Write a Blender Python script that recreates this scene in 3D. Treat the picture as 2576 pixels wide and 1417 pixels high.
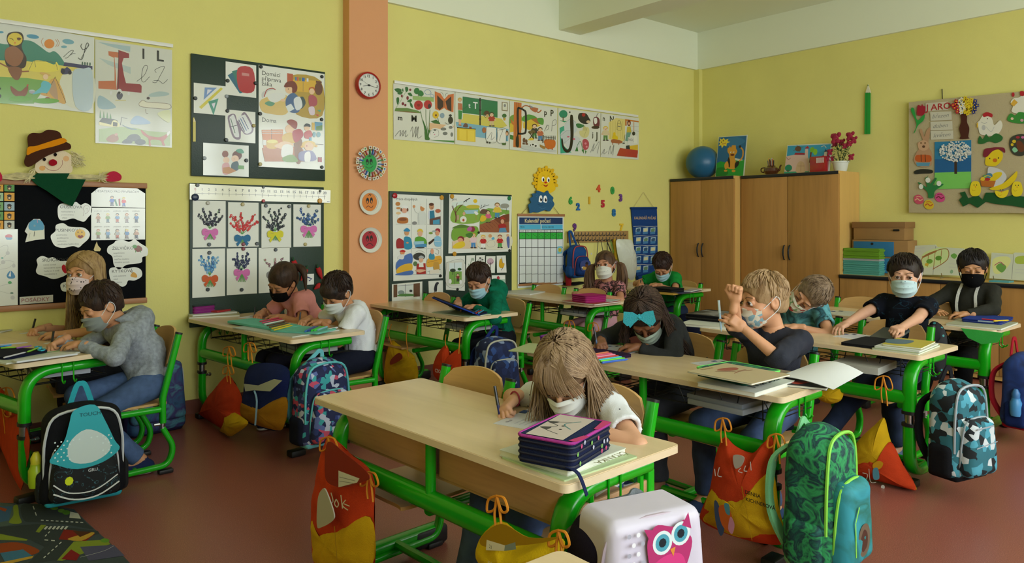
import bpy, bmesh, math, random
import numpy as np
from mathutils import Vector as V, Matrix
for o in list(bpy.data.objects): bpy.data.objects.remove(o)
sc = bpy.context.scene
COL = sc.collection
R = math.radians
# ---------------------------------------------------------------- camera, light, exposure
EYE = 1.28; FPX = 1850.0; CX, HY = 1288.0, 560.0
YAW = R(50.1); CA, SA = math.cos(YAW), math.sin(YAW)
cd = bpy.data.cameras.new('camera'); cam = bpy.data.objects.new('camera', cd); COL.objects.link(cam)
cam.location = (0, 0, EYE); cam.rotation_euler = (R(90), 0, YAW - R(90))
cd.sensor_width = 36; cd.lens = 36 * FPX / 2576; cd.shift_y = -(708.5 - HY) / 2576; cd.clip_start = .02
sc.camera = cam
sc.view_settings.view_transform = 'Standard'; sc.view_settings.look = 'None'
sc.view_settings.gamma = 1; sc.view_settings.use_curve_mapping = False
sc.view_settings.exposure = 0.42
w = bpy.data.worlds.new('sky'); sc.world = w; w.use_nodes = True
w.node_tree.nodes['Background'].inputs[0].default_value = (.75, .88, 1, 1)
w.node_tree.nodes['Background'].inputs[1].default_value = 1.0
XW, YW, YB, XL = 7.12, 5.17, -1.6, -1.7      # right wall, poster wall, window wall, blackboard wall
def area(x, y, z, sx, sz, power, col, rot):
    l = bpy.data.lights.new('window_daylight', 'AREA'); l.shape = 'RECTANGLE'; l.size = sx; l.size_y = sz
    l.energy = power; l.color = col
    o = bpy.data.objects.new('window_daylight', l); COL.objects.link(o); o.location = (x, y, z); o.rotation_euler = rot
WINS = [(.75, 1.9), (3.0, 1.9), (5.25, 1.9)]
for wx, ww in WINS:
    area(wx, YB - .22, 1.95, ww, 2.0, 72, (.93, 1.0, .98), (R(90), 0, 0))
# ---------------------------------------------------------------- measuring: pixel of the photograph on a plane of the room
def ray(px, py):
    u = (px - CX) / FPX
    return V((CA + SA * u, SA - CA * u, -(py - HY) / FPX))
def onz(px, py, z=.65):
    r = ray(px, py); t = (z - EYE) / r.z; return V((r.x * t, r.y * t, z))
def onx(px, py, x):
    r = ray(px, py); t = x / r.x; return V((x, r.y * t, EYE + r.z * t))
def ony(px, py, y):
    r = ray(px, py); t = y / r.y; return V((r.x * t, y, EYE + r.z * t))
# ---------------------------------------------------------------- colours and materials
def lin(c):
    if isinstance(c, str): c = [int(ch, 16) / 15 for ch in c] if len(c) == 3 else [int(c[i:i + 2], 16) / 255 for i in (0, 2, 4)]
    return tuple((v / 12.92 if v <= .04045 else ((v + .055) / 1.055) ** 2.4) for v in c)
_M = {}
def N(nt, typ, **kw):
    n = nt.nodes.new(typ)
    for k, v in kw.items():
        if k in n.inputs: n.inputs[k].default_value = v
        else: setattr(n, k, v)
    return n
def mat(name, c, rough=.6, metal=0, spec=.5, bump=0, bscale=60, var=0, vscale=8, kind=None, c2=None, c3=None, coat=0, alpha=1, sc3=(1, 1, 1), p=.5, trans=0):
    """kind: None plain, wood, speckle, cells, spots, split, leafy, marble, checks, stripes"""
    if name in _M: return _M[name]
    m = bpy.data.materials.new(name); m.use_nodes = True; nt = m.node_tree; L = nt.links.new
    b = nt.nodes['Principled BSDF']; c = lin(c)
    b.inputs['Base Color'].default_value = (*c, 1); b.inputs['Roughness'].default_value = rough
    b.inputs['Metallic'].default_value = metal; b.inputs['Specular IOR Level'].default_value = spec
    b.inputs['Coat Weight'].default_value = coat; b.inputs['Coat Roughness'].default_value = .08
    b.inputs['Alpha'].default_value = alpha; b.inputs['Transmission Weight'].default_value = trans
    tc = N(nt, 'ShaderNodeTexCoord'); mp = N(nt, 'ShaderNodeMapping'); mp.inputs['Scale'].default_value = sc3
    L(tc.outputs['Object'], mp.inputs[0])
    def ramp(src, stops, const=False):
        r = N(nt, 'ShaderNodeValToRGB'); L(src, r.inputs[0]); cr = r.color_ramp
        if const: cr.interpolation = 'CONSTANT'
        while len(cr.elements) < len(stops): cr.elements.new(.5)
        for e, (q, cc) in zip(cr.elements, stops): e.position = q; e.color = (*cc, 1)
        return r.outputs[0]
    out = None
    d = lambda cc, f: tuple(x * f for x in cc)
    if kind == 'wood':
        n = N(nt, 'ShaderNodeTexNoise', Scale=vscale, Detail=6.0, Roughness=.6, Distortion=.6); L(mp.outputs[0], n.inputs['Vector'])
        out = ramp(n.outputs[0], [(.3, d(c, 1 - var)), (.5, c), (.72, d(c, 1 + var * .6))])
    elif kind == 'speckle':
        n = N(nt, 'ShaderNodeTexNoise', Scale=vscale, Detail=2.0); L(mp.outputs[0], n.inputs['Vector'])
        out = ramp(n.outputs[0], [(.32, lin(c2)), (.44, c), (.58, c), (.72, lin(c3 or c2))])
    elif kind == 'cells':
        n = N(nt, 'ShaderNodeTexVoronoi', Scale=vscale); L(mp.outputs[0], n.inputs['Vector'])
        s = N(nt, 'ShaderNodeSeparateColor'); L(n.outputs['Color'], s.inputs[0])
        cs = [c] + [lin(x) for x in c2]
        out = ramp(s.outputs[0], [(i / len(cs), q) for i, q in enumerate(cs)], True)
    elif kind == 'spots':
        n = N(nt, 'ShaderNodeTexVoronoi', Scale=vscale); L(mp.outputs[0], n.inputs['Vector'])
        out = ramp(n.outputs['Distance'], [(0, lin(c2)), (p, c)], True)
    elif kind == 'squiggle':
        n = N(nt, 'ShaderNodeTexNoise', Scale=vscale, Detail=1.0, Distortion=2.5); L(mp.outputs[0], n.inputs['Vector'])
        out = ramp(n.outputs[0], [(0, c), (.47, lin(c2)), (.47 + .1 * p, c), (.62, lin(c3 or c2)), (.62 + .06 * p, c)], True)
    elif kind == 'marble':
        n = N(nt, 'ShaderNodeTexNoise', Scale=vscale, Detail=5.0, Distortion=1.0); L(mp.outputs[0], n.inputs['Vector'])
        cs = [c] + [lin(x) for x in c2]
        out = ramp(n.outputs[0], [(.28 + .44 * i / (len(cs) - 1), q) for i, q in enumerate(cs)])
    elif kind == 'split':     # colour c above the plane (p = normal x, y, z, offset), c2 below
        dt = N(nt, 'ShaderNodeVectorMath', operation='DOT_PRODUCT'); L(tc.outputs['Object'], dt.inputs[0]); dt.inputs[1].default_value = p[:3]
        g = N(nt, 'ShaderNodeMath', operation='GREATER_THAN'); L(dt.outputs['Value'], g.inputs[0]); g.inputs[1].default_value = p[3]
        out = ramp(g.outputs[0], [(0, lin(c2)), (.5, c)], True)
    elif kind == 'attr':
        a = N(nt, 'ShaderNodeAttribute', attribute_name='Col'); out = a.outputs['Color']
    elif var:
        n = N(nt, 'ShaderNodeTexNoise', Scale=vscale, Detail=4.0); L(mp.outputs[0], n.inputs['Vector'])
        out = ramp(n.outputs[0], [(.3, d(c, 1 - var)), (.7, d(c, 1 + var))])
    if out: L(out, b.inputs['Base Color'])
    if bump:
        n = N(nt, 'ShaderNodeTexNoise', Scale=bscale, Detail=3.0); L(mp.outputs[0], n.inputs['Vector'])
        bu = N(nt, 'ShaderNodeBump'); bu.inputs['Strength'].default_value = bump; bu.inputs['Distance'].default_value = .01
        L(n.outputs[0], bu.inputs['Height']); L(bu.outputs[0], b.inputs['Normal'])
    _M[name] = m; return m
def pm(c, rough=.55, **k):      # plain colour material made on demand
    return mat('plain_%s_%d' % (c, rough * 100), c, rough, **k)
def cloth(c, **k):
    k.setdefault('bump', .25); k.setdefault('bscale', 260)
    k.setdefault('var', .06); k.setdefault('vscale', 14); k.setdefault('spec', .2)
    return mat('cloth_%s' % (c,), c, .9, **k)
# ---------------------------------------------------------------- objects
def link(name, me, parent=None, mats=None):
    o = bpy.data.objects.new(name, me); COL.objects.link(o)
    if parent: o.parent = parent
    if mats:
        for m in (mats if isinstance(mats, (list, tuple)) else [mats]): me.materials.append(m)
    return o
def tag(o, label, cat, group=None, kind=None):
    if label: o['label'] = label
    if cat: o['category'] = cat
    if group: o['group'] = group
    if kind: o['kind'] = kind
    return o
def thing(name, label, cat, loc=(0, 0, 0), rz=0, group=None):
    o = bpy.data.objects.new(name, None); COL.objects.link(o); o.location = loc; o.rotation_euler = (0, 0, rz)
    o.empty_display_size = .05
    return tag(o, label, cat, group)
class MB:
    """collects shapes for one mesh; every shape may have its own material slot"""
    def __init__(s): s.v = []; s.f = []; s.m = []; s.c = []; s.sm = []
    def add(s, vs, fs, m=0, col=None, smooth=False):
        b = len(s.v); s.v += [tuple(x) for x in vs]
        for f in fs: s.f.append([b + i for i in f]); s.m.append(m); s.c.append(col); s.sm.append(smooth)
        return s
    def box(s, x0, y0, z0, x1, y1, z1, m=0, col=None, M=None, bev=0):
        if bev:
            bm = bmesh.new(); bmesh.ops.create_cube(bm, size=1)
            for v in bm.verts: v.co = V(((x0 + x1) / 2 + v.co.x * (x1 - x0), (y0 + y1) / 2 + v.co.y * (y1 - y0), (z0 + z1) / 2 + v.co.z * (z1 - z0)))
            bmesh.ops.bevel(bm, geom=bm.edges[:], offset=bev, segments=2, affect='EDGES', profile=.5)
            bm.verts.index_update(); vs = [v.co.copy() for v in bm.verts]; fs = [[v.index for v in f.verts] for f in bm.faces]; bm.free()
        else:
            vs = [V((x, y, z)) for x in (x0, x1) for y in (y0, y1) for z in (z0, z1)]
            fs = [(0, 1, 3, 2), (4, 6, 7, 5), (0, 4, 5, 1), (2, 3, 7, 6), (0, 2, 6, 4), (1, 5, 7, 3)]
        if M: vs = [M @ v for v in vs]
        return s.add(vs, fs, m, col)
    def prism(s, pts, o, u, v, n, t, m=0, col=None, smooth=False):
        """polygon pts (2D) in plane o,u,v extruded by t along n"""
        o, u, v, n = V(o), V(u), V(v), V(n); k = len(pts)
        a = [o + u * p[0] + v * p[1] for p in pts]; b = [q + n * t for q in a]
        flip = (u.cross(v).dot(n) > 0) != (sum(pts[i][0] * pts[(i + 1) % k][1] - pts[(i + 1) % k][0] * pts[i][1] for i in range(k)) < 0)
        fs = [list(range(k))[::-1], list(range(k, 2 * k))] + [(i, (i + 1) % k, k + (i + 1) % k, k + i) for i in range(k)]
        if not flip: fs = [list(f)[::-1] for f in fs]
        return s.add(a + b, fs, m, col, smooth)
    def tube(s, path, r, m=0, seg=8, col=None, prof=None, up=None, caps=True, closed=False, smooth=True):
        """sweep; r float or list; prof = list of 2D points (side, up) scaled by 1"""
        P = [V(p) for p in path]; n = len(P); rings = []
        rr = r if isinstance(r, (list, tuple)) else [r] * n
        prevn = None
        for i in range(n):
            if closed: t = P[(i + 1) % n] - P[i - 1]
            else: t = P[min(i + 1, n - 1)] - P[max(i - 1, 0)]
            t = t.normalized() if t.length > 1e-9 else V((0, 0, 1))
            if up is not None: a = t.cross(V(up)); a = a.normalized() if a.length > 1e-6 else (prevn or V((1, 0, 0)))
            else:
                if prevn is None: a = t.cross(V((0, 0, 1)) if abs(t.z) < .9 else V((1, 0, 0))).normalized()
                else: a = prevn - t * prevn.dot(t); a = a.normalized() if a.length > 1e-6 else t.orthogonal().normalized()
            prevn = a; b = a.cross(t) * -1
            # keep wall thickness in bends
            if prof: rings.append([P[i] + a * (q[0] * rr[i]) + b * (q[1] * rr[i]) for q in prof])
            else: rings.append([P[i] + (a * math.cos(2 * math.pi * k / seg) + b * math.sin(2 * math.pi * k / seg)) * rr[i] for k in range(seg)])
        k = len(rings[0]); vs = [q for g in rings for q in g]; fs = []
        for i in range(n if closed else n - 1):
            j = (i + 1) % n
            for q in range(k): fs.append((i * k + q, i * k + (q + 1) % k, j * k + (q + 1) % k, j * k + q))
        if caps and not closed: fs += [list(range(k))[::-1], [(n - 1) * k + q for q in range(k)]]
        return s.add(vs, fs, m, col, smooth)
    def lathe(s, prof, o=(0, 0, 0), seg=24, m=0, col=None, ax=None, caps=True):
        o = V(o); vs = []; fs = []; n = len(prof)
        rot = V((0, 0, 1)).rotation_difference(V(ax)).to_matrix() if ax else Matrix.Identity(3)
        for r, z in prof:
            for k in range(seg): a = 2 * math.pi * k / seg; vs.append(o + rot @ V((r * math.cos(a), r * math.sin(a), z)))
        for i in range(n - 1):
            for k in range(seg): fs.append((i * seg + k, i * seg + (k + 1) % seg, (i + 1) * seg + (k + 1) % seg, (i + 1) * seg + k))
        if caps: fs += [list(range(seg))[::-1], [(n - 1) * seg + k for k in range(seg)]]
        return s.add(vs, fs, m, col, True)
    def ball(s, c, r, seg=16, m=0, col=None, M=None):
        r = r if isinstance(r, (tuple, list)) else (r, r, r); vs = []; fs = []; n = seg // 2
        for i in range(n + 1):
            for k in range(seg):
                p = math.pi * i / n; a = 2 * math.pi * k / seg
                q = V((r[0] * math.sin(p) * math.cos(a), r[1] * math.sin(p) * math.sin(a), r[2] * math.cos(p)))
                vs.append((M @ q if M else q) + V(c))
        for i in range(n):
            for k in range(seg): fs.append((i * seg + k, (i + 1) * seg + k, (i + 1) * seg + (k + 1) % seg, i * seg + (k + 1) % seg))
        return s.add(vs, fs, m, col, True)
    def build(s, name, mats, parent=None, weld=False):
        me = bpy.data.meshes.new(name); me.from_pydata(s.v, [], s.f)
        me.polygons.foreach_set('material_index', s.m); me.polygons.foreach_set('use_smooth', s.sm)
        if any(c is not None for c in s.c):
            ca = me.color_attributes.new('Col', 'FLOAT_COLOR', 'CORNER'); buf = []
            for f, c in zip(s.f, s.c): buf += [*(c or (1, 1, 1)), 1] * len(f)
            ca.data.foreach_set('color', buf)
        me.update(); me.set_sharp_from_angle(angle=R(38))
        return link(name, me, parent, mats)
def copy_tree(o, parent=None):
    c = o.copy(); COL.objects.link(c); c.parent = parent
    for ch in list(o.children): copy_tree(ch, c)
    return c
def rrect(w, h, r, n=4):      # rounded rectangle outline centred on the origin
    out = []
    for cx, cy, a0 in ((w / 2 - r, h / 2 - r, 0), (-w / 2 + r, h / 2 - r, 90), (-w / 2 + r, -h / 2 + r, 180), (w / 2 - r, -h / 2 + r, 270)):
        for k in range(n + 1): a = R(a0 + 90 * k / n); out.append((cx + r * math.cos(a), cy + r * math.sin(a)))
    return out
def cr(pts, n=6, closed=False):      # Catmull-Rom through points
    P = [V(p) if len(p) > 2 else V((*p, 0)) for p in pts]; k = len(P); out = []
    for i in range(k if closed else k - 1):
        a, b, c, d = (P[(i - 1) % k], P[i], P[(i + 1) % k], P[(i + 2) % k]) if closed else (P[max(i - 1, 0)], P[i], P[i + 1], P[min(i + 2, k - 1)])
        for j in range(n):
            t = j / n; out.append(.5 * ((2 * b) + (c - a) * t + (2 * a - 5 * b + 4 * c - d) * t * t + (3 * b - a - 3 * c + d) * t ** 3))
    if not closed: out.append(P[-1])
    return out
def bend(pts, r, n=6):        # polyline with rounded corners
    P = [V(p) for p in pts]; out = [P[0]]
    for i in range(1, len(P) - 1):
        a, b = (P[i - 1] - P[i]).normalized(), (P[i + 1] - P[i]).normalized()
        ri = r[i - 1] if isinstance(r, (list, tuple)) else r
        ang = a.angle(b); t = min(ri / math.tan(ang / 2), (P[i - 1] - P[i]).length * .95, (P[i + 1] - P[i]).length * .95)
        p0, p1 = P[i] + a * t, P[i] + b * t
        for k in range(n + 1):
            u = k / n; out.append(p0 * (1 - u) ** 2 + P[i] * 2 * u * (1 - u) + p1 * u * u)
    out.append(P[-1]); return out
# ---------------------------------------------------------------- signed-distance modelling
class Field:
    def __init__(s, lo, hi, h):
        s.h = h; s.lo = np.array(lo, np.float32) - 3 * h; s.n = np.ceil((np.array(hi) + 3 * h - s.lo) / h).astype(int) + 1
        s.A = np.full(tuple(s.n), 9.0, np.float32)
    def _blk(s, lo, hi):
        a = np.maximum(((np.array(lo) - s.lo) / s.h).astype(int), 0); b = np.minimum(((np.array(hi) - s.lo) / s.h).astype(int) + 2, s.n)
        if (b <= a).any(): return None
        g = [s.lo[i] + s.h * np.arange(a[i], b[i], dtype=np.float32) for i in range(3)]
        return (slice(a[0], b[0]), slice(a[1], b[1]), slice(a[2], b[2])), g[0][:, None, None], g[1][None, :, None], g[2][None, None, :]
    def _mix(s, sl, d, k, op):
        a = s.A[sl]
        if op == 'u':
            if k > 0: hh = np.maximum(k - np.abs(a - d), 0) / k; s.A[sl] = np.minimum(a, d) - hh * hh * k * .25
            else: s.A[sl] = np.minimum(a, d)
        else:
            d = -d
            if k > 0: hh = np.maximum(k - np.abs(a - d), 0) / k; s.A[sl] = np.maximum(a, d) + hh * hh * k * .25
            else: s.A[sl] = np.maximum(a, d)
    def cap(s, p, q, r1, r2=None, k=.01, op='u', flat=(0, 0)):
        r2 = r1 if r2 is None else r2; p = np.array(p, np.float32); q = np.array(q, np.float32); m = max(r1, r2) + k + 3 * s.h
        b = s._blk(np.minimum(p, q) - m, np.maximum(p, q) + m)
        if b is None: return s
        sl, X, Y, Z = b; d = q - p; L2 = float(d @ d) + 1e-12
        t0 = ((X - p[0]) * d[0] + (Y - p[1]) * d[1] + (Z - p[2]) * d[2]) / L2; t = np.clip(t0, 0, 1)
        D = np.sqrt((X - p[0] - t * d[0]) ** 2 + (Y - p[1] - t * d[1]) ** 2 + (Z - p[2] - t * d[2]) ** 2) - (r1 + (r2 - r1) * t)
        L = math.sqrt(L2)
        if flat[0]: D = np.maximum(D, -t0 * L)
        if flat[1]: D = np.maximum(D, (t0 - 1) * L)
        s._mix(sl, D, k, op); return s
    def ell(s, c, r, B=None, k=.01, op='u'):
        c = np.array(c, np.float32); m = max(r) + k + 3 * s.h; b = s._blk(c - m, c + m)
        if b is None: return s
        sl, X, Y, Z = b; X, Y, Z = X - c[0], Y - c[1], Z - c[2]
        if B is not None: X, Y, Z = [X * float(B[i][0]) + Y * float(B[i][1]) + Z * float(B[i][2]) for i in range(3)]
        k0 = np.sqrt((X / r[0]) ** 2 + (Y / r[1]) ** 2 + (Z / r[2]) ** 2); k1 = np.sqrt((X / r[0] ** 2) ** 2 + (Y / r[1] ** 2) ** 2 + (Z / r[2] ** 2) ** 2) + 1e-9
        s._mix(sl, k0 * (k0 - 1) / k1, k, op); return s
    def rbox(s, c, e, r, B=None, k=.01, op='u', taper=0):
        c = np.array(c, np.float32); m = math.sqrt(sum(q * q for q in e)) + r + k + 3 * s.h; b = s._blk(c - m, c + m)
        if b is None: return s
        sl, X, Y, Z = b; X, Y, Z = X - c[0], Y - c[1], Z - c[2]
        if B is not None: X, Y, Z = [X * float(B[i][0]) + Y * float(B[i][1]) + Z * float(B[i][2]) for i in range(3)]
        if taper: f = 1 - taper * Z / e[2]; X = X / f; Y = Y / f
        a, bb, cc = np.abs(X) - (e[0] - r), np.abs(Y) - (e[1] - r), np.abs(Z) - (e[2] - r)
        D = np.sqrt(np.maximum(a, 0) ** 2 + np.maximum(bb, 0) ** 2 + np.maximum(cc, 0) ** 2) + np.minimum(np.maximum(a, np.maximum(bb, cc)), 0) - r
        s._mix(sl, D, k, op); return s
    def plane(s, p, n, k=0):      # cut away the side n points to
        b = s._blk(s.lo, s.lo + s.n * s.h); sl, X, Y, Z = b
        D = (X - p[0]) * n[0] + (Y - p[1]) * n[1] + (Z - p[2]) * n[2]
        if k:
            a = s.A; hh = np.maximum(k - np.abs(a - D), 0) / k; s.A = np.maximum(a, D) + hh * hh * k * .25
        else: s.A = np.maximum(s.A, D)
        return s
    def noise(s, amp, f, seed=0, st=(1, 1, 1)):
        b = s._blk(s.lo, s.lo + s.n * s.h); sl, X, Y, Z = b; rs = np.random.RandomState(seed); T = 0
        for i in range(5):
            q = rs.normal(size=3) * np.array(st); q = q / np.linalg.norm(q) * f * (.7 + .5 * i / 2)
            T = T + np.sin(X * q[0] + Y * q[1] + Z * q[2] + rs.rand() * 6.3) / (1 + .4 * i)
        s.A = s.A + (amp * .45 * T).astype(np.float32); return s
    def copyA(s): return s.A.copy()
    def mesh(s):
        A = s.A; S = A < 0; n = S.shape
        cnt = sum(S[i:n[0] - 1 + i, j:n[1] - 1 + j, k:n[2] - 1 + k].astype(np.uint8) for i in (0, 1) for j in (0, 1) for k in (0, 1))
        act = (cnt > 0) & (cnt < 8); ii = np.argwhere(act)
        if len(ii) == 0: return [], []
        idx = np.full(act.shape, -1, np.int64); idx[act] = np.arange(len(ii))
        cor = [(i, j, k) for i in (0, 1) for j in (0, 1) for k in (0, 1)]; vals = {c: A[ii[:, 0] + c[0], ii[:, 1] + c[1], ii[:, 2] + c[2]] for c in cor}
        acc = np.zeros((len(ii), 3)); nc = np.zeros(len(ii))
        for a in cor:
            for ax in range(3):
                if a[ax]: continue
                b = tuple(a[i] + (i == ax) for i in range(3)); va, vb = vals[a], vals[b]; x = (va < 0) != (vb < 0)
                t = np.where(x, va / np.where(x, va - vb, 1), 0); pt = np.array(a, float)[None, :].repeat(len(ii), 0); pt[:, ax] += t
                acc += pt * x[:, None]; nc += x
        vs = (ii + acc / nc[:, None]) * s.h + s.lo; F = []
        for ax in range(3):
            b, c = (ax + 1) % 3, (ax + 2) % 3; sl0 = [slice(1, -1)] * 3; sl0[ax] = slice(0, -1); sl1 = list(sl0); sl1[ax] = slice(1, None)
            s0, s1 = S[tuple(sl0)], S[tuple(sl1)]; e = np.argwhere(s0 != s1); off = np.array([1, 1, 1]); off[ax] = 0
            sg = s0[e[:, 0], e[:, 1], e[:, 2]]; e = e + off; eb = np.zeros(3, int); eb[b] = 1; ec = np.zeros(3, int); ec[c] = 1
            q = np.stack([idx[tuple((e - d).T)] for d in (eb * 0, eb, eb + ec, ec)], 1); q[~sg] = q[~sg][:, ::-1]; F.append(q)
        F = np.concatenate(F); F = F[(F >= 0).all(1)]
        return vs, F
    def build(s, name, mats, parent=None, origin=(0, 0, 0)):
        return join_raw(name, [s.mesh()], mats, parent, origin)
def join_raw(name, parts, mats, parent=None, origin=(0, 0, 0), mi=None):
    me = bpy.data.meshes.new(name); vs = []; fs = []; b = 0; ms = []
    for i, (v, f) in enumerate(parts):
        if len(v) == 0: continue
        vs.append(np.asarray(v) - np.array(origin)); fs.append(np.asarray(f) + b); b += len(v); ms += [mi[i] if mi else 0] * len(f)
    v = np.concatenate(vs).astype(np.float32); f = np.concatenate(fs).astype(np.int32)
    me.vertices.add(len(v)); me.vertices.foreach_set('co', v.ravel()); me.loops.add(len(f) * 4); me.loops.foreach_set('vertex_index', f.ravel())
    me.polygons.add(len(f)); me.polygons.foreach_set('loop_start', np.arange(0, len(f) * 4, 4, dtype=np.int32))
    me.polygons.foreach_set('use_smooth', np.ones(len(f), bool)); me.polygons.foreach_set('material_index', np.array(ms, np.int32))
    me.update(calc_edges=True); me.validate()
    return link(name, me, parent, mats)
# ---------------------------------------------------------------- room shell
WALLC = 'e1d982'
wallm = mat('yellow_wall_paint', WALLC, .75, bump=.12, bscale=90, var=.03, vscale=2)
whitem = mat('white_ceiling_paint', 'e8ecd4', .8, bump=.05, bscale=50)
salm = mat('salmon_pillar_paint', 'e0a070', .75, bump=.08, bscale=90)
floorm = mat('speckled_lino', '905346', .33, kind='speckle', c2='723e34', c3='b27a70', vscale=260, spec=.45)
basem = mat('brown_baseboard', '7a4436', .5)
wood = mat('beech_laminate', 'dcc39e', .25, kind='wood', var=.1, vscale=9, sc3=(1, .09, 6), spec=.5)
woodv = mat('cupboard_laminate', 'b4844a', .45, kind='wood', var=.16, vscale=16, sc3=(1, 1, .06), spec=.35)
woodl = mat('cupboard_lit_laminate', 'd2a860', .5, kind='wood', var=.08, vscale=16, sc3=(1, 1, .06), spec=.35)  # lighter than the doors: daylight on the side faces put into the colour
edgem = mat('beech_edge', 'dec8a6', .35, kind='wood', var=.07, vscale=14, sc3=(1, .2, 3))
green = mat('green_powder_coat', '14a514', .25, spec=.5, coat=.2)
black = mat('black_plastic', '141416', .5)
chrome = mat('steel_sleeve', 'b8bcc0', .25, 1)
def struct(mb, name, m): o = mb.build(name, m); o['kind'] = 'structure'; return o
T = .2
struct(MB().box(XL - T, YB - T, -.1, XW + T, YW + T, 0), 'floor', floorm)
CZ = 3.47
struct(MB().box(XL - T, YB - T, CZ, XW + T, YW + T, CZ + .15), 'ceiling', whitem)
struct(MB().box(XL - T, YW, 0, XW + T, YW + T, CZ), 'wall_left', wallm)
struct(MB().box(XW, YB - T, 0, XW + T, YW, CZ), 'wall_right', wallm)
struct(MB().box(XL - T, YB - T, 0, XL, YW, CZ), 'wall_front', wallm)
mb = MB(); xs = [XL] + [q for wx, ww in WINS for q in (wx - ww / 2, wx + ww / 2)] + [XW]
mb.box(XL, YB - T, 0, XW, YB, .95).box(XL, YB - T, 2.95, XW, YB, CZ)
for i in range(0, len(xs), 2): mb.box(xs[i], YB - T, .95, xs[i + 1], YB, 2.95)
struct(mb, 'wall_back', wallm)
frm = pm('eeeeea', .4); gl = bpy.data.materials.new('window_glass'); gl.use_nodes = True; nt = gl.node_tree
nt.nodes.remove(nt.nodes['Principled BSDF']); mx = N(nt, 'ShaderNodeMixShader', Fac=.06); tr = N(nt, 'ShaderNodeBsdfTransparent'); gg = N(nt, 'ShaderNodeBsdfGlossy', Roughness=.02)
for a, b in ((tr.outputs[0], mx.inputs[1]), (gg.outputs[0], mx.inputs[2]), (mx.outputs[0], nt.nodes['Material Output'].inputs[0])): nt.links.new(a, b)
for i, (wx, ww) in enumerate(WINS):
    mb = MB(); a, b = wx - ww / 2, wx + ww / 2
    for x0, x1, z0, z1 in ((a, a + .06, .95, 2.95), (b - .06, b, .95, 2.95), (wx - .04, wx + .04, .95, 2.95), (a, b, .95, 1.01), (a, b, 2.89, 2.95), (a, b, 2.3, 2.36)):
        mb.box(x0, YB - .14, z0, x1, YB - .07, z1)
    f = struct(mb, 'window_%d' % (i + 1), frm)
    for q, (x0, x1) in enumerate(((a + .06, wx - .04), (wx + .04, b - .06))):
        for z0, z1 in ((1.01, 2.3), (2.36, 2.89)): MB().box(x0, YB - .11, z0, x1, YB - .105, z1).build('pane', gl, f)
    struct(MB().box(a - .05, YB - .07, .91, b + .05, YB + .12, .95), 'trim_%d' % (i + 1), frm)
# pillar, painted white band over both walls, cross beams, pipe chase
PX0, PX1 = 2.63, 2.965
struct(MB().box(PX0, YW - .1, 0, PX1, YW, CZ), 'trim_4', salm)
struct(MB().box(PX1, YW - .035, 3.04, XW, YW, CZ), 'trim_5', whitem)
struct(MB().box(XW - .035, YB, 3.04, XW, YW - .035, CZ), 'trim_6', whitem)
struct(MB().box(4.88, YB, 3.13, 5.17, YW - .035, CZ), 'trim_7', whitem)
struct(MB().box(XW - .06, YW - .075, 0, XW, YW, 3.04), 'trim_8', wallm)
for nm, b in (('baseboard_left', (XL, YW - .02, 0, PX0, YW, .09)), ('baseboard_rear', (PX1, YW - .02, 0, XW - .06, YW, .09)), ('baseboard_right', (XW - .02, YB, 0, XW, YW - .1, .09)),
              ('baseboard_front', (XL, YB, 0, XL + .02, YW - .03, .09)), ('baseboard_back', (XL + .02, YB, 0, XW - .02, YB + .02, .09))):
    struct(MB().box(*b), nm, basem)
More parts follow.
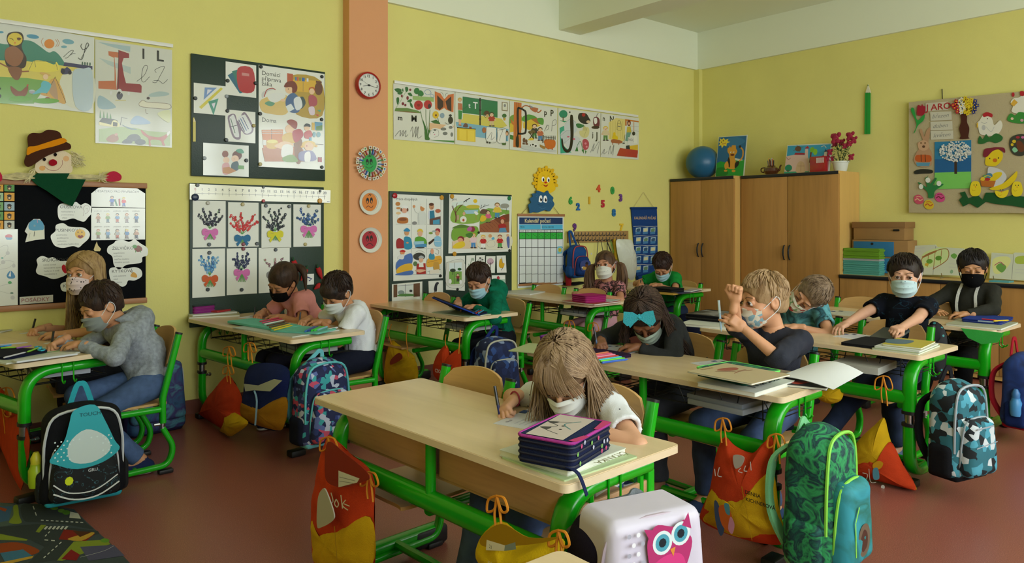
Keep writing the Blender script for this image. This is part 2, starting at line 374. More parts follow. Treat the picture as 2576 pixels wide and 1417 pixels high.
# ---------------------------------------------------------------- desks
def frame_path(x0, x1, y, zt):
    return bend([(x1 - .03, y, zt - .045), (x0 + .065, y, zt - .045), (x0 + .065, y, .05), (x1 + .02, y, .05)], [.13, .13], 8)
def desk(x0, y0, L, W=.485, z=.65, label='', shelf='basket', rot=0):
    d = thing('school_desk', label, 'desk', (x0, y0, 0), R(rot)); x1 = W; zt = z - .022
    # top with rounded corners, edge band as a part
    pr = [(p[0] + W / 2, p[1] + L / 2) for p in rrect(W - .006, L - .006, .02)]
    MB().prism(pr, (0, 0, z - .022), (1, 0, 0), (0, 1, 0), (0, 0, 1), .022).build('tabletop', wood, d)
    pr = [(p[0] + W / 2, p[1] + L / 2) for p in rrect(W, L, .023)]
    MB().prism(pr, (0, 0, z - .0215), (1, 0, 0), (0, 1, 0), (0, 0, 1), .02).build('edge_band', edgem, d)
    pf = [(a * .023 / .5, b * .032 / .5) for a, b in rrect(1, 1, .38, 3)]      # oval tube 46 x 64
    for y in (.075, L - .075):
        P = bend([(x1 - .07, y, zt - .033), (.065, y, zt - .033), (.065, y, z * .56)], [.13], 8)
        f = MB().tube(P, 1, prof=pf, up=(0, 1, 0)).build('side_frame', green, d)
        P = bend([(.065, y, z * .47), (.065, y, .06), (x1 + .03, y, .06)], [.12], 8)
        MB().tube(P, 1, prof=[(a * .92, b * .92) for a, b in pf], up=(0, 1, 0)).build('leg', green, d)
        MB().tube([(.065, y, z * .46), (.065, y, z * .57)], .021, seg=14).build('steel_sleeve', chrome, d)
        for zz in (z * .465, z * .555): MB().tube([(.065, y, zz - .008), (.065, y, zz + .008)], 1, prof=[(a * 1.12, b * 1.08) for a, b in pf], up=(0, 1, 0)).build('black_collar', black, d)
        MB().box(.03, y - .03, 0, .12, y + .03, .035, bev=.008).build('foot', black, d)
        c = MB().box(x1 - .1, y - .034, .004, x1 + .055, y + .034, .075, bev=.014)
        c.box(x1 - .02, y - .03, 0, x1 + .04, y + .03, .03, bev=.006)
        c.build('foot', black, d)
        s = -1 if y < L / 2 else 1
        k = MB().tube([(.09, y, z * .43), (.125, y, z * .43)], .008, seg=8).tube([(.108, y, z * .43), (.122, y, z * .43)], .012, seg=8)
        k.build('knob', chrome, d)
        for zz, cc in ((.16, 'e8d020'), (.21, 'b07030')): MB().lathe([(.0095, 0), (.0095, .003)], (.065, y + s * .021, zz), 12, ax=(0, s, 0)).lathe([(.004, .003), (.004, .0036)], (.065, y + s * .021, zz), 8, m=1, ax=(0, s, 0)).build('plug', [pm(cc, .4), black], d)
    zc = z * .66
    MB().tube([(.065, .075, zc), (.065, L - .075, zc)], 1, prof=[(a * .95, b * 1.0) for a, b in pf], up=(0, 0, 1)).build('crossbar', green, d)
    for y in (L / 2,): MB().tube([(.065, y, zc), (.065, y, zt)], .017, seg=10).build('post', green, d)
    MB().tube([(.3, .075, .06), (.3, L - .075, .06)], .017, seg=8).build('floor_bar', green, d)
    for yy, s in ((.04, -1), (L - .04, 1)):
        for xx in (.21, .26):
            MB().tube(bend([(xx, yy, zt - .01), (xx, yy, z - .11), (xx + .002, yy + s * .015, z - .13), (xx, yy + s * .03, z - .11)], .01, 3), .0035, seg=6).build('bag_hook', green, d)
    if shelf == 'basket':
        w_ = MB(); zb = z - .125; ya, yb = .13, L - .13
        def wire(a, b, c=None, r=.0024): w_.tube([a, b] + ([c] if c else []), r, seg=5)
        for x in (.12, .22, .33, .44): wire((x, ya, zb), (x, yb, zb))
        n = 11
        for i in range(n + 1):
            y = ya + (yb - ya) * i / n
            w_.tube([(.1, y, zt - .012), (.12, y + (.03 if i % 2 else -.03), zb), (.44, y + (.03 if i % 2 else -.03), zb)], .0024, seg=5)
        for y in (ya, yb): w_.tube([(.1, y, zt - .012), (.1, y, zb), (.45, y, zb), (.45, y, zb + .035)], .003, seg=5)
        wire((.1, ya, zt - .012), (.1, yb, zt - .012), r=.003); wire((.45, ya, zb + .035), (.45, yb, zb + .035), r=.003)
        w_.build('wire_basket', mat('basket_wire', '3a3c3e', .35, .8), d)
    elif shelf == 'box':
        lm = mat('shelf_laminate', 'b98e66', .5, kind='wood', var=.12, vscale=10, sc3=(4, .4, 6))
        for a, b in ((.09, L / 2 - .015), (L / 2 + .015, L - .09)):
            MB().box(.085, a, z - .15, .1, b, z - .045, bev=.003).build('shelf_front', lm, d)
        MB().box(.1, .09, z - .165, x1 - .07, L - .09, z - .15).build('shelf_board', lm, d)
        for y in (.07, L - .07):
            MB().box(.1, y - .006, z - .135, x1 - .06, y + .006, z - .1, bev=.003).build('side_rail', lm, d)
            for x in (.17, x1 - .1): MB().tube([(x, y, zt - .06), (x, y, z - .13)], .011, seg=8).build('post', green, d)
            MB().box(x1 - .075, y - .012, z * .45, x1 - .045, y + .012, zt - .05, bev=.004).build('rear_plate', green, d)
    return d
DESKS = {}
for k, a in dict(
    D0=(.5, -.19, 1.22, 'empty desk whose bare corner shows at the bottom edge of the photo', None),
    D1=(1.225, 1.265, 1.235, 'nearest school desk with an empty left half and wooden shelf fronts underneath', 'box'),
    D2=(.40, 3.91, 1.14, 'school desk at the far left where the boy in the grey hoodie writes', 'basket'),
    D3=(1.615, 3.77, 1.3, 'school desk below the flower paintings with an open mint pencil case on it', 'basket'),
    D4=(2.86, 3.9, 1.22, 'school desk beside the salmon pillar where the boy in the green hoodie sits', 'basket'),
    D5=(4.06, 3.93, 1.22, 'school desk with a magenta pencil case in front of the weather calendar', 'basket'),
    D6=(5.28, 4.02, 1.13, 'farthest school desk, of the boy in the green T-shirt next to the cupboard', 'basket'),
    D7=(2.435, 1.4, 1.33, 'school desk shared by the girl with the turquoise bow and the blond boy', 'basket'),
    D8=(3.69, 1.42, 1.25, 'school desk of the boy in the black T-shirt with stacked workbooks at its end', 'basket'),
    D9=(4.9, 1.48, 1.22, 'school desk by the low cabinets with a green cloth hanging over its edge', 'basket')).items():
    DESKS[k] = desk(a[0], a[1], a[2], label=a[3], shelf=a[4], z=.67 if k == 'D6' else .65, rot=dict(D1=3.5, D2=14, D3=7, D4=2.5, D7=3).get(k, 0))
# ---------------------------------------------------------------- chairs (seat front faces -X, towards the desk)
chw = mat('chair_plywood', 'c49a62', .35, kind='wood', var=.12, vscale=10, sc3=(1, .12, 3))
def chair():
    c = thing('school_chair', '', 'chair'); zs = .345
    seat = [(-.17, -.17), (.17, -.16), (.19, -.12), (.19, .12), (.17, .16), (-.17, .17), (-.2, .12), (-.2, -.12)]
    pts = [(p.x, p.y) for p in cr(seat, 4, True)]
    MB().prism(pts, (0, 0, zs), (1, 0, 0), (0, 1, 0), (0, 0, 1), .012).build('seat', chw, c)
    # curved backrest
    mb = MB(); n = 10; vs = []; hb = .165
    for z in range(5):
        for t, dx in ((0, 0), (1, .011)):
            for i in range(n + 1):
                a = -1 + 2 * i / n; e = .02 * (1 - (1 if abs(a) < .8 else 1 - ((abs(a) - .8) / .2) ** 2 * 1.0))
                zz = .53 + hb * z / 4 + .03 * (z / 4) * (1 - a * a) - (.03 * ((abs(a) - .75) / .25) ** 2 if abs(a) > .75 and z == 4 else 0) + (.025 * ((abs(a) - .75) / .25) ** 2 if abs(a) > .75 and z == 0 else 0)
                vs.append((.19 + .03 * (1 - a * a) + dx + (zz - .53) * .25, a * .172, zz))
    k = n + 1; fs = []
    for z in range(4):
        for i in range(n):
            a = (2 * z) * k + i; b = (2 * z + 2) * k + i
            fs.append((a, b, b + 1, a + 1)); a += k; b += k; fs.append((a, a + 1, b + 1, b))
    for i in range(n): a = i; fs.append((a, a + 1, a + k + 1, a + k)); a = 8 * k + i; fs.append((a, a + k, a + k + 1, a + 1))
    for z in range(4):
        for i in (0, n): a = 2 * z * k + i; f = (a, a + k, a + 3 * k, a + 2 * k); fs.append(f if i == 0 else f[::-1])
    mb.add(vs, fs, smooth=True).build('backrest', chw, c)
    pf = [(a * .03, b * .04) for a, b in rrect(1, 1, .35, 3)]
    for s in (-1, 1):
        y = s * .19
        P = bend([(.25, y, .705), (.17, y, .38), (.172, y, .26)], [.2], 5)
        MB().tube(P, 1, prof=pf, up=(0, 1, 0)).build('back_post', green, c)
        MB().tube([(.2495, y, .703), (.252, y, .712)], 1, prof=[(a * 1.05, b * 1.05) for a, b in pf], up=(0, 1, 0)).build('end_cap', black, c)
        MB().tube([(-.12, y, .33), (.16, y, .33)], 1, prof=pf, up=(0, 1, 0)).build('seat_rail', green, c)
        MB().tube([(.17, y, .22), (.17, y, .28)], .014, seg=10).build('steel_sleeve', chrome, c)
        P = bend([(.17, y, .235), (.225, y, .13), (.2, y, .04), (-.15, y, .03)], [.1, .06], 6)
        MB().tube(P, 1, prof=[(a * .92, b * .92) for a, b in pf], up=(0, 1, 0)).build('leg', green, c)
        MB().box(-.19, y - .02, 0, -.12, y + .02, .05, bev=.008).build('foot', black, c); MB().box(.15, y - .02, 0, .22, y + .02, .022, bev=.006).build('foot', black, c)
        MB().tube([(.17, y, .255), (.13, y, .255)], .008, seg=8).build('knob', chrome, c)
        MB().lathe([(.004, 0), (.006, .002)], (.2, s * .15, .625), 8, ax=(-1, 0, 0)).build('screw', chrome, c)
    MB().tube([(.17, -.19, .33), (.17, .19, .33)], .014, seg=8).build('cross_tube', green, c)
    MB().tube([(.05, -.185, .035), (.05, .185, .035)], .014, seg=8).build('cross_tube', green, c)
    return c
ch0 = chair(); first = True
CH = [('D1', 1.45, 2.23, 'empty chair pushed in at the bare left half of the nearest desk'),
      ('D1', 1.62, 1.72, 'chair the girl in the white printed T-shirt sits on at the nearest desk'),
      ('D2', 0.85, 4.72, 'chair under the long-haired blonde girl by the black felt board'),
      ('D2', 0.86, 4.2, 'chair with tall green posts behind the boy in the grey hoodie'),
      ('D3', 2.05, 4.62, 'chair of the girl in the pink T-shirt'), ('D3', 2.05, 4.14, 'chair of the boy in the white T-shirt and dark shorts'),
      ('D4', 3.05, 4.84, 'empty chair in front of the picture cards on the green board'), ('D4', 3.2, 4.12, 'chair the boy in the green hoodie sits on'),
      ('D5', 4.24, 4.84, 'empty chair just below the weather calendar'), ('D5', 4.26, 4.32, 'chair under the girl in the pink and black dress'),
      ('D6', 5.52, 4.34, 'chair behind the boy in the green T-shirt, by the tall cupboard'),
      ('D7', 2.8, 2.27, 'chair behind the girl with the turquoise bow'), ('D7', 2.82, 1.8, 'chair behind the blond boy holding a pen'),
      ('D8', 4.12, 2.34, 'chair under the boy who rests his head on his arm'), ('D8', 4.12, 1.82, 'chair under the boy in the black T-shirt'),
      ('D9', 5.28, 2.52, 'light empty chair by the low cabinets, left of the boy in the black T-shirt'), ('D9', 5.32, 1.92, 'chair of the boy with the white lanyard')]
for dk, x, y, lb in CH:
    c = ch0 if first else copy_tree(ch0); first = False
    c.location = (x, y, 0); c.rotation_euler = (0, 0, R(random.Random(lb).uniform(-3, 3))); c['label'] = lb; c['group'] = 'green framed school chairs'
# ---------------------------------------------------------------- cupboards
hm = mat('dark_handle', '2a3038', .35, .4)
def handle(x, y, z, parent, L=.14):
    P = [(x, y, z + L / 2), (x - .012, y, z + L * .47), (x - .028, y - .0, z + L * .2), (x - .03, y, z), (x - .028, y, z - L * .2), (x - .012, y, z - L * .47), (x, y, z - L / 2)]
    MB().tube(P, [.006, .006, .007, .008, .007, .006, .006], seg=8).build('handle', hm, parent)
def cupboard(x, y0, y1, z, label):
    c = thing('cupboard', label, 'cupboard', (0, 0, 0))
    MB().box(x + .018, y0, 0, XW - .005, y1, z).build('body', woodl, c)
    MB().box(x - .004, y0 + .002, z, XW - .005, y1 - .002, z + .028).build('top_board', woodl, c)
    MB().box(x - .01, y0 + .004, z - .002, x + .014, y1 - .004, z + .027, bev=.003).build('dark_edge', pm('141824', .4), c)
    ym = (y0 + y1) / 2
    for a, b, s in ((y0 + .004, ym - .002, -1), (ym + .002, y1 - .004, 1)):
        dd = MB().box(x, a, .08, x + .018, b, z - .004, bev=.0015).build('door', woodv, c)
        handle(x, ym + s * .028, .985, dd)
cupboard(6.6, 4.335, 5.15, 1.735, 'narrower tall cupboard in the corner, under the blue exercise ball')
cupboard(6.706, 3.29, 4.325, 1.735, 'wider tall cupboard with the castle painting and teapot on top')
lc = thing('low_cabinet', 'long low cabinet with dark edged top along the right wall', 'cabinet')
MB().box(6.724, YB + .9, .02, XW - .005, 3.285, .77).build('body', woodl, lc)
MB().box(6.7, YB + .9, .77, XW - .005, 3.285, .798).build('worktop', woodl, lc)
MB().box(6.69, YB + .9, .768, 6.712, 3.285, .799, bev=.003).build('dark_edge', pm('141824', .4), lc)
ys = [3.283] + [onx(p, 800, 6.706).y for p in (2231, 2366, 2513)] + [1.35, .85, .35, -.15, -.65]
for a, b in zip(ys, ys[1:]): MB().box(6.706, b + .002, .06, 6.724, a - .002, .765, bev=.0015).build('door', woodv, lc)

a, b, c_ = [onx(x, y, 1.155) for x, y in ((846, 1094), (874, 1110), (860, 1125))]; MB().box(1.135, b.y, .395, 1.142, a.y, .44).build('sticker', [pm('d4dcd4', .4)], DESKS['D1']).matrix_parent_inverse = DESKS['D1'].matrix_basis.inverted()
# ---------------------------------------------------------------- flat printed and cut-out things
printm = mat('printed_paper', 'fff', .5, kind='attr', spec=.35)
glossm = mat('laminated_print', 'fff', .17, kind='attr', spec=.5, coat=.45)
_T = {}
def textmesh(s, shear=0.0, bold=0.0):
    k = (s, shear, bold)
    if k not in _T:
        cu = bpy.data.curves.new('txt', 'FONT'); cu.body = s; cu.resolution_u = 2; cu.shear = shear; cu.offset = bold
        o = bpy.data.objects.new('txt', cu); me = o.to_mesh()
        _T[k] = ([v.co.copy() for v in me.vertices], [list(p.vertices) for p in me.polygons])
        o.to_mesh_clear(); bpy.data.objects.remove(o); bpy.data.curves.remove(cu)
    return _T[k]
def local_sheet(o, u, v, view=(0, 0, 1), m=None):
    s = Sheet(('local', 0), view, th=.0004, m=m); s.o, s.u, s.v = V(o), unit2(u), unit2(v); s.n = s.u.cross(s.v); return s
def unit2(v): v = V(v); return v / v.length
class Sheet:
    """flat sheet on a wall plane; drawing coordinates were read off enlarged views of the photograph"""
    def __init__(s, plane, view=(0, 0, 1), off=.004, th=.0015, m=None):
        s.pl = plane; s.view = view; s.off = off; s.th = th; s.m = m or printm; s.mb = MB(); s.k = 0; s.o = None
        s.n, s.u = {'y': (V((0, -1, 0)), V((1, 0, 0))), 'x': (V((-1, 0, 0)), V((0, -1, 0))), 'z': (V((0, 0, 1)), V((1, 0, 0)))}[plane[0] if plane[0] in 'xyz' else 'z']; s.v = V((0, 1, 0)) if plane[0] == 'z' else V((0, 0, 1))
    def P(s, x, y):
        px, py = s.view[0] + x / s.view[2], s.view[1] + y / s.view[2]
        if s.pl[0] == 'local': return (px, py)
        q = ony(px, py, s.pl[1] - s.off) if s.pl[0] == 'y' else onx(px, py, s.pl[1] - s.off) if s.pl[0] == 'x' else onz(px, py, s.pl[1])
        if s.o is None: s.o = q.copy()
        d = q - s.o; return (d.dot(s.u), d.dot(s.v))
    def poly(s, pts, col, th=None):
        lv = s.th + s.k * .00006; s.k += 1
        base = s.o + s.n * (lv if th is None else 0)
        if th is None:
            vs = [base + s.u * a + s.v * b for a, b in pts]; f = list(range(len(vs)))
            ar = sum(pts[i][0] * pts[(i + 1) % len(pts)][1] - pts[(i + 1) % len(pts)][0] * pts[i][1] for i in range(len(pts)))
            if ar < 0: f = f[::-1]
            s.mb.add(vs, [f], 0, lin(col))
        else: s.mb.prism(pts, base, s.u, s.v, s.n, th, 0, lin(col)); s.th = th + .0001
    def base(s, col, pts=None, th=None, smooth=True, rect=None):
        th = th or s.th
        if rect: a = s.P(rect[0], rect[1]); b = s.P(rect[2], rect[3]); q = [(a[0], b[1]), (b[0], b[1]), (b[0], a[1]), (a[0], a[1])]
        else:
            q = [s.P(x, y) for x, y in zip(pts[::2], pts[1::2])]
            if smooth: q = [(p.x, p.y) for p in cr(q, 5, True)]
        s.poly(q, col, th); return s
    def draw(s, txt):
        for it in txt.replace('\n', ';').split(';'):
            w = it.split()
            if not w: continue
            c = w[0]
            if c == 'k': s.kid(w[1], w[2], w[3], *map(float, w[4:])); continue
            col = w[1]
            if c in 'tiT':
                a = list(map(float, w[2:5])); tx = ' '.join(w[5:]); sz = a[0]; o = s.P(a[1], a[2]); r = s.P(a[1], a[2] - sz); h = r[1] - o[1]
                vs, fs = textmesh(tx, .35 if c == 'i' else 0, .018 if c == 'T' else 0)
                lv = s.th + s.k * .00006; s.k += 1; sc_ = h / .7
                s.mb.add([s.o + s.n * lv + s.u * (o[0] + v.x * sc_) + s.v * (o[1] + v.y * sc_) for v in vs], fs, 0, lin(col)); continue
            a = list(map(float, w[2:]))
            if c == 'e':
                x, y, rx, ry = a[:4]; rot = R(a[4]) if len(a) > 4 else 0; n = 18 if rx > 6 else 9
                s.poly([s.P(x + rx * math.cos(t) * math.cos(rot) - ry * math.sin(t) * math.sin(rot), y + rx * math.cos(t) * math.sin(rot) + ry * math.sin(t) * math.cos(rot)) for t in [2 * math.pi * i / n for i in range(n)]], col)
            elif c == 'r':
                p, q = s.P(a[0], a[1]), s.P(a[2], a[3]); s.poly([(p[0], q[1]), (q[0], q[1]), (q[0], p[1]), (p[0], p[1])], col)
            elif c == 'p': s.poly([s.P(x, y) for x, y in zip(a[::2], a[1::2])], col)
            elif c == 'b': s.poly([(p.x, p.y) for p in cr([s.P(x, y) for x, y in zip(a[::2], a[1::2])], 4, True)], col)
            elif c in 'lc':
                q = [(x, y) for x, y in zip(a[1::2], a[2::2])]
                if c == 'c': q = [(p.x, p.y) for p in cr(q, 5)]
                L_, R_ = [], []
                for i in range(len(q)):
                    p0, p1 = q[max(i - 1, 0)], q[min(i + 1, len(q) - 1)]; dx, dy = p1[0] - p0[0], p1[1] - p0[1]; l = math.hypot(dx, dy) or 1
                    ox, oy = -dy / l * a[0] / 2, dx / l * a[0] / 2; L_.append(s.P(q[i][0] + ox, q[i][1] + oy)); R_.append(s.P(q[i][0] - ox, q[i][1] - oy))
                lv = s.th + s.k * .00006; s.k += 1; b = s.o + s.n * lv; k = len(L_)
                s.mb.add([b + s.u * p[0] + s.v * p[1] for p in L_ + R_], [(i, i + 1, k + i + 1, k + i) for i in range(k - 1)], 0, lin(col))
        return s
    def kid(s, sh, pa, ha, x, y, h):
        u = h / 10
        s.draw(f'p {pa} {x-1.4*u} {y+5.6*u} {x+1.4*u} {y+5.6*u} {x+1.5*u} {y+9.6*u} {x+.3*u} {y+9.6*u} {x} {y+7*u} {x-.3*u} {y+9.6*u} {x-1.5*u} {y+9.6*u}; e 433 {x-1*u} {y+9.7*u} {1*u} {.4*u}; e 433 {x+1.2*u} {y+9.7*u} {1*u} {.4*u}'
               f';b {sh} {x-1.4*u} {y+2.8*u} {x+1.4*u} {y+2.8*u} {x+2.6*u} {y+5*u} {x+1.6*u} {y+6.2*u} {x-1.6*u} {y+6.2*u} {x-2.6*u} {y+5*u};e db9 {x-2.4*u} {y+5.4*u} {.6*u} {.6*u};e db9 {x+2.4*u} {y+5.4*u} {.6*u} {.6*u}'
               f';e {ha} {x} {y+1.3*u} {1.7*u} {1.5*u};e eca {x} {y+1.8*u} {1.3*u} {1.25*u};e 322 {x-.5*u} {y+1.6*u} {.18*u} {.25*u};e 322 {x+.5*u} {y+1.6*u} {.18*u} {.25*u};l a33 {.25*u} {x-.5*u} {y+2.4*u} {x+.5*u} {y+2.4*u}')
    def build(s, name, label, cat, group=None, parent=None):
        o = s.mb.build(name, [s.m], parent)
        if label: tag(o, label, cat, group)
        return o
WA, WB = ('y', YW), ('x', XW)
VA, VB, VC, VD, VE, VF, VG = (0, 0, 2.952), (0, 300, 2.834), (440, 440, 3.936), (940, 160, 3.578), (960, 440, 3.578), (1660, 180, 3.73), (2260, 180, 2.443)
PAP = 'e6e8e2'
def magnet(col, view, x, y, label, off=.03, r=.013):
    px, py = view[0] + x / view[2], view[1] + y / view[2]; p = ony(px, py, YW - off)
    o = MB().lathe([(r, 0), (r, .005), (r * .75, .009), (.001, .009)], p, 14, ax=(0, -1, 0)).build('magnet', pm(col, .3)); tag(o, label, 'magnet', 'round board magnets')
rail = pm('e9e9e4', .35)
def hrail(x0, y0, x1, y1, view, label, off=.014, th=.012, col=None, dpt=.006):
    a = ony(view[0] + x0 / view[2], view[1] + y0 / view[2], YW); b = ony(view[0] + x1 / view[2], view[1] + y1 / view[2], YW); z = (a.z + b.z) / 2
    o = MB().box(a.x, YW - off, z - th, b.x, YW - off + dpt, z + th, bev=.002).build('hanging_rail', col or rail); tag(o, label, 'rail')
# letter poster with owl and camp
s = Sheet(WA, VA, m=glossm, off=.006).base('d9dcd6', pts=[-560, 60, 700, 280, 694, 842, -560, 700], smooth=False)
s.draw('''b 487 60 330 150 300 230 305 290 340 360 390 400 380 440 410 480 470 480 500 200 560 -560 470 -560 300 -100 310
p dc6 -560 430 200 455 480 490 684 520 684 560 480 620 -560 560
p 7a5 -560 545 200 580 330 600 300 700 250 770 30 770 -560 700
p 446 478 462 686 492 686 518 470 490
b dcdcc8 460 560 684 540 684 800 480 770
b e7d75c 205 510 250 452 330 455 400 480 420 460 440 520 350 535 240 530
c 665 3 215 520 250 452 265 500;c 665 3 250 452 400 465 425 520
e 59b 243 272 47 16 8;e 7ab 506 310 44 19 8;e 7ab 475 348 22 10;e 59b 5 240 22 8
e d83 366 326 38 35;c b74 3 322 282 306 310 322 345;c b74 3 411 292 425 320 412 350;c b74 3 424 290 440 320 428 348
b 443631 50 300 60 250 110 236 160 245 176 290 160 340 175 390 196 430 190 490 160 510 100 512 50 490 34 430 40 380 70 350
b 97654a 48 360 110 345 165 390 172 430 140 485 90 490 48 460 34 410
e dfc64a 111 292 56 48;c 221 4 70 285 90 290 100 300;e 743 140 290 14 11;c 221 4 124 282 158 285;p d84 104 312 118 312 111 335
c 97654a 10 -10 465 60 500 130 530 215 530;b 8a5a40 60 500 160 510 140 590 95 580
b d8a85c 300 690 410 580 490 760 420 755 360 720;b b97 365 650 405 600 430 740 375 700;c 553 3 410 570 345 700;c 553 3 410 575 490 765
e d9b06a 335 552 42 11 14;e eca 338 572 20 20;b 6bc 305 620 330 600 380 630 350 690 310 690 240 700 300 650;e 943 352 740 24 18
b 8a4f35 78 640 110 660 150 680 200 640 210 660 190 710 140 725 90 690;e 6a3 150 735 85 22;e 6a3 340 750 100 20;p c33 196 630 212 628 205 645
e bcc 236 675 22 8;b aab 215 680 260 680 245 695 225 695
b 446 455 510 480 510 500 500 530 530 500 550 460 550;e 334 466 530 16 18;e 334 518 540 14 15
b bccdd8 540 540 620 510 684 530 680 800 560 790''')
for x in (612, 630, 648, 668): s.draw(f'e 465 {x} {472+(x-612)*.1} 5 14')
s.draw('c 333 3 470 425 520 380 545 378 520 410 500 430 480 432;c 333 3 520 410 540 400 560 400;c 333 4 580 430 610 440 640 330 655 325 655 345 620 370 600 345 610 325;t 111 85 -52 728 S;c 333 3 600 440 660 330')
s.build('letter_poster', 'large glossy wall poster with an owl on a branch and a camp scene', 'poster', 'hanging letter posters')
# L poster with aeroplane
s = Sheet(WA, VA, m=glossm, off=.006).base('d2d4ca', pts=[706, 292, 1278, 372, 1276, 1098, 708, 1062], smooth=False)
s.draw('''p a8bfc4 725 312 968 345 966 388 800 340;p b5c5c4 735 430 970 500 970 550 800 480;b 9bb6c2 733 712 800 740 860 800 735 805;b aabfc0 1110 700 1180 680 1250 690 1240 710 1120 720
p c5714a 804 380 880 390 880 430 850 425 858 530 862 610 866 668 730 658 730 602 850 600 850 520 846 430 806 412
p 93323a 880 372 958 398 958 432 918 432 905 470 920 560 935 618 1040 626 1052 640 1050 690 905 676 866 668 875 520
c 433 3 880 372 880 660;b 556 868 695 890 680 912 705 900 735 880 740 866 720;e ddd 886 680 18 20;e 333 884 690 12 10;c cb5 5 856 745 935 745;e ddd 824 690 9 14;e ddd 955 696 9 13
T 1a1a1a 74 1052 434 l;T 1a1a1a 76 1158 450 L;c 333 3 1015 605 1070 560 1095 500 1080 486 1060 510 1050 590 1070 610 1110 570;c 333 3 1130 610 1160 612 1190 560 1220 500 1200 495 1150 520 1160 540;c 333 3 1140 600 1180 600 1210 620 1245 590
b e0dcc8 1030 770 1060 745 1100 760 1250 770 1250 810 1150 800 1060 795;c 765 3 1030 770 1060 745 1100 760 1250 772 1250 810 1060 795 1030 775;c 765 3 1080 810 1085 840 1100 842;e 433 1100 730 12 10
p 6f9a66 738 875 744 815 752 880;p 6f9a66 762 885 770 822 780 890;p 6f9a66 788 890 796 830 806 892;p 6f9a66 810 895 820 840 830 895
p a9bd84 735 960 820 948 900 944 1000 950 1100 975 1262 985 1262 1084 735 1052;b 9ec 980 905 1010 865 1060 885 1080 915 1020 925;b a8bfe0 970 920 1010 860 1090 890 1110 920
p 5a5e58 735 905 760 875 840 885 870 895 885 925 830 930;p e8e0a8 735 905 828 928 828 942 735 930;b e8e0a8 828 942 834 900 860 895 884 920 884 942;p 443 838 905 872 912 870 940 838 938
b 89a 900 925 950 945 1018 962 960 960;c 667 3 905 868 893 930;c 556 2 905 875 945 880
b a8755a 790 1030 830 1000 870 1005 878 1040 840 1058 800 1050;e c98 862 1000 12 10;b 4f5450 905 1055 940 1030 980 1040 975 1065 920 1066;b 5a6060 940 1030 970 1000 1020 1000 1045 1030 1010 1050 970 1045;b 4a4f4e 1000 1060 1030 1032 1075 1045 1075 1070 1030 1076
b c07468 1045 965 1075 985 1110 1010 1180 1020 1230 1000 1265 975 1240 1020 1215 1050 1225 1080 1205 1078 1190 1045 1120 1040 1120 1080 1106 1078 1100 1030 1060 1000;b eee 1240 985 1262 975 1255 1000 1240 1010;b d8dcb0 1170 840 1258 820 1258 910 1200 880''')
s.build('letter_poster', 'tall glossy wall poster with a red letter L shaped aeroplane', 'poster', 'hanging letter posters')
hrail(-560, 54, 1280, 364, VA, 'white hanging rail above the owl and aeroplane posters', off=.02)
# ------------------------------------------------ scarecrow on the felt board
gm, dkm = mat('dark_green_board', '22382f', .45, bump=.1, bscale=120), mat('black_felt', '101216', .95, bump=.3, bscale=400, spec=.1)
def board(view, x0, y0, x1, y1, m, label, th=.022, frame=None, name='display_board', off=.003):
    a = ony(view[0] + x0 / view[2], view[1] + y0 / view[2], YW - th); b = ony(view[0] + x1 / view[2], view[1] + y1 / view[2], YW - th)
    o = tag(MB().box(a.x, YW - th, b.z, b.x, YW - off, a.z, bev=.003).build(name, m), label, 'board')
    return o, a, b
o, a, b = board(VB, -230, 445, 1040, 1290, dkm, 'black felt board with wooden rails covered in class rule cards')
wr = mat('pine_rail', 'a8744a', .45, kind='wood', var=.12, vscale=20, sc3=(.1, 1, 1))
for z in (a.z + .005, b.z): MB().box(a.x - .01, YW - .034, z - .017, b.x + .006, YW - .004, z + .017, bev=.004).build('wooden_rail', wr, o)
sc_ = thing('scarecrow', 'felt scarecrow head with brown hat, straw hair and green scarf on the black board', 'decoration')
S0 = lambda off=.04, th=.006: Sheet(WA, VB, off=off, th=th, m=mat('felt_cutout', 'fff', .95, kind='attr', spec=.1, bump=.3, bscale=300))
s = S0(.042).base('ead6b8', pts=[250, 330, 300, 250, 420, 220, 510, 260, 516, 330, 500, 384, 380, 388, 270, 384])
s.draw('e e8b070 300 350 22 18;e e8b888 470 282 22 20;c a66 3 315 335 350 362 400 365 440 330 442 292'); s.build('face', None, None, parent=sc_)
s = S0(.052, .008).base('4a2a1e', pts=[200, 215, 196, 130, 225, 100, 290, 100, 340, 76, 420, 92, 450, 150, 500, 180, 498, 215, 440, 225, 330, 265, 230, 330, 190, 338, 172, 300]); s.build('hat', None, None, parent=sc_)
s = S0(.055, .006).base('e08c14', pts=[200, 200, 260, 190, 400, 145, 452, 136, 474, 160, 400, 190, 300, 215, 230, 240, 192, 256]); s.build('hat_band', None, None, parent=sc_)
s = S0(.054, .01).base('a01828', pts=[350, 300, 376, 286, 402, 300, 402, 322, 376, 333, 350, 322]); s.build('nose', None, None, parent=sc_)
for x, y in ((316, 287), (394, 253)): s = S0(.05, .005).base('1a1414', pts=[x - 12, y, x, y - 13, x + 12, y, x, y + 13]); s.build('eye', None, None, parent=sc_)
s = S0(.058, .008).base('12462c', pts=[215, 424, 262, 386, 496, 386, 474, 424, 610, 430, 555, 540, 515, 622, 460, 600, 330, 510, 262, 470], smooth=False); s.build('scarf', None, None, parent=sc_)
for i, (x, dx) in enumerate(((820, 0), (-8, -10))):
    s = S0(.05, .014).base('c0304a', pts=[770 if x > 0 else -40, 385, 815 if x > 0 else -10, 372, 860 if x > 0 else 12, 400, 855 if x > 0 else 12, 435, 800 if x > 0 else -10, 447, 745 if x > 0 else -40, 432]); s.build('mitten', None, None, parent=sc_)
rs = random.Random(4); mb = MB()
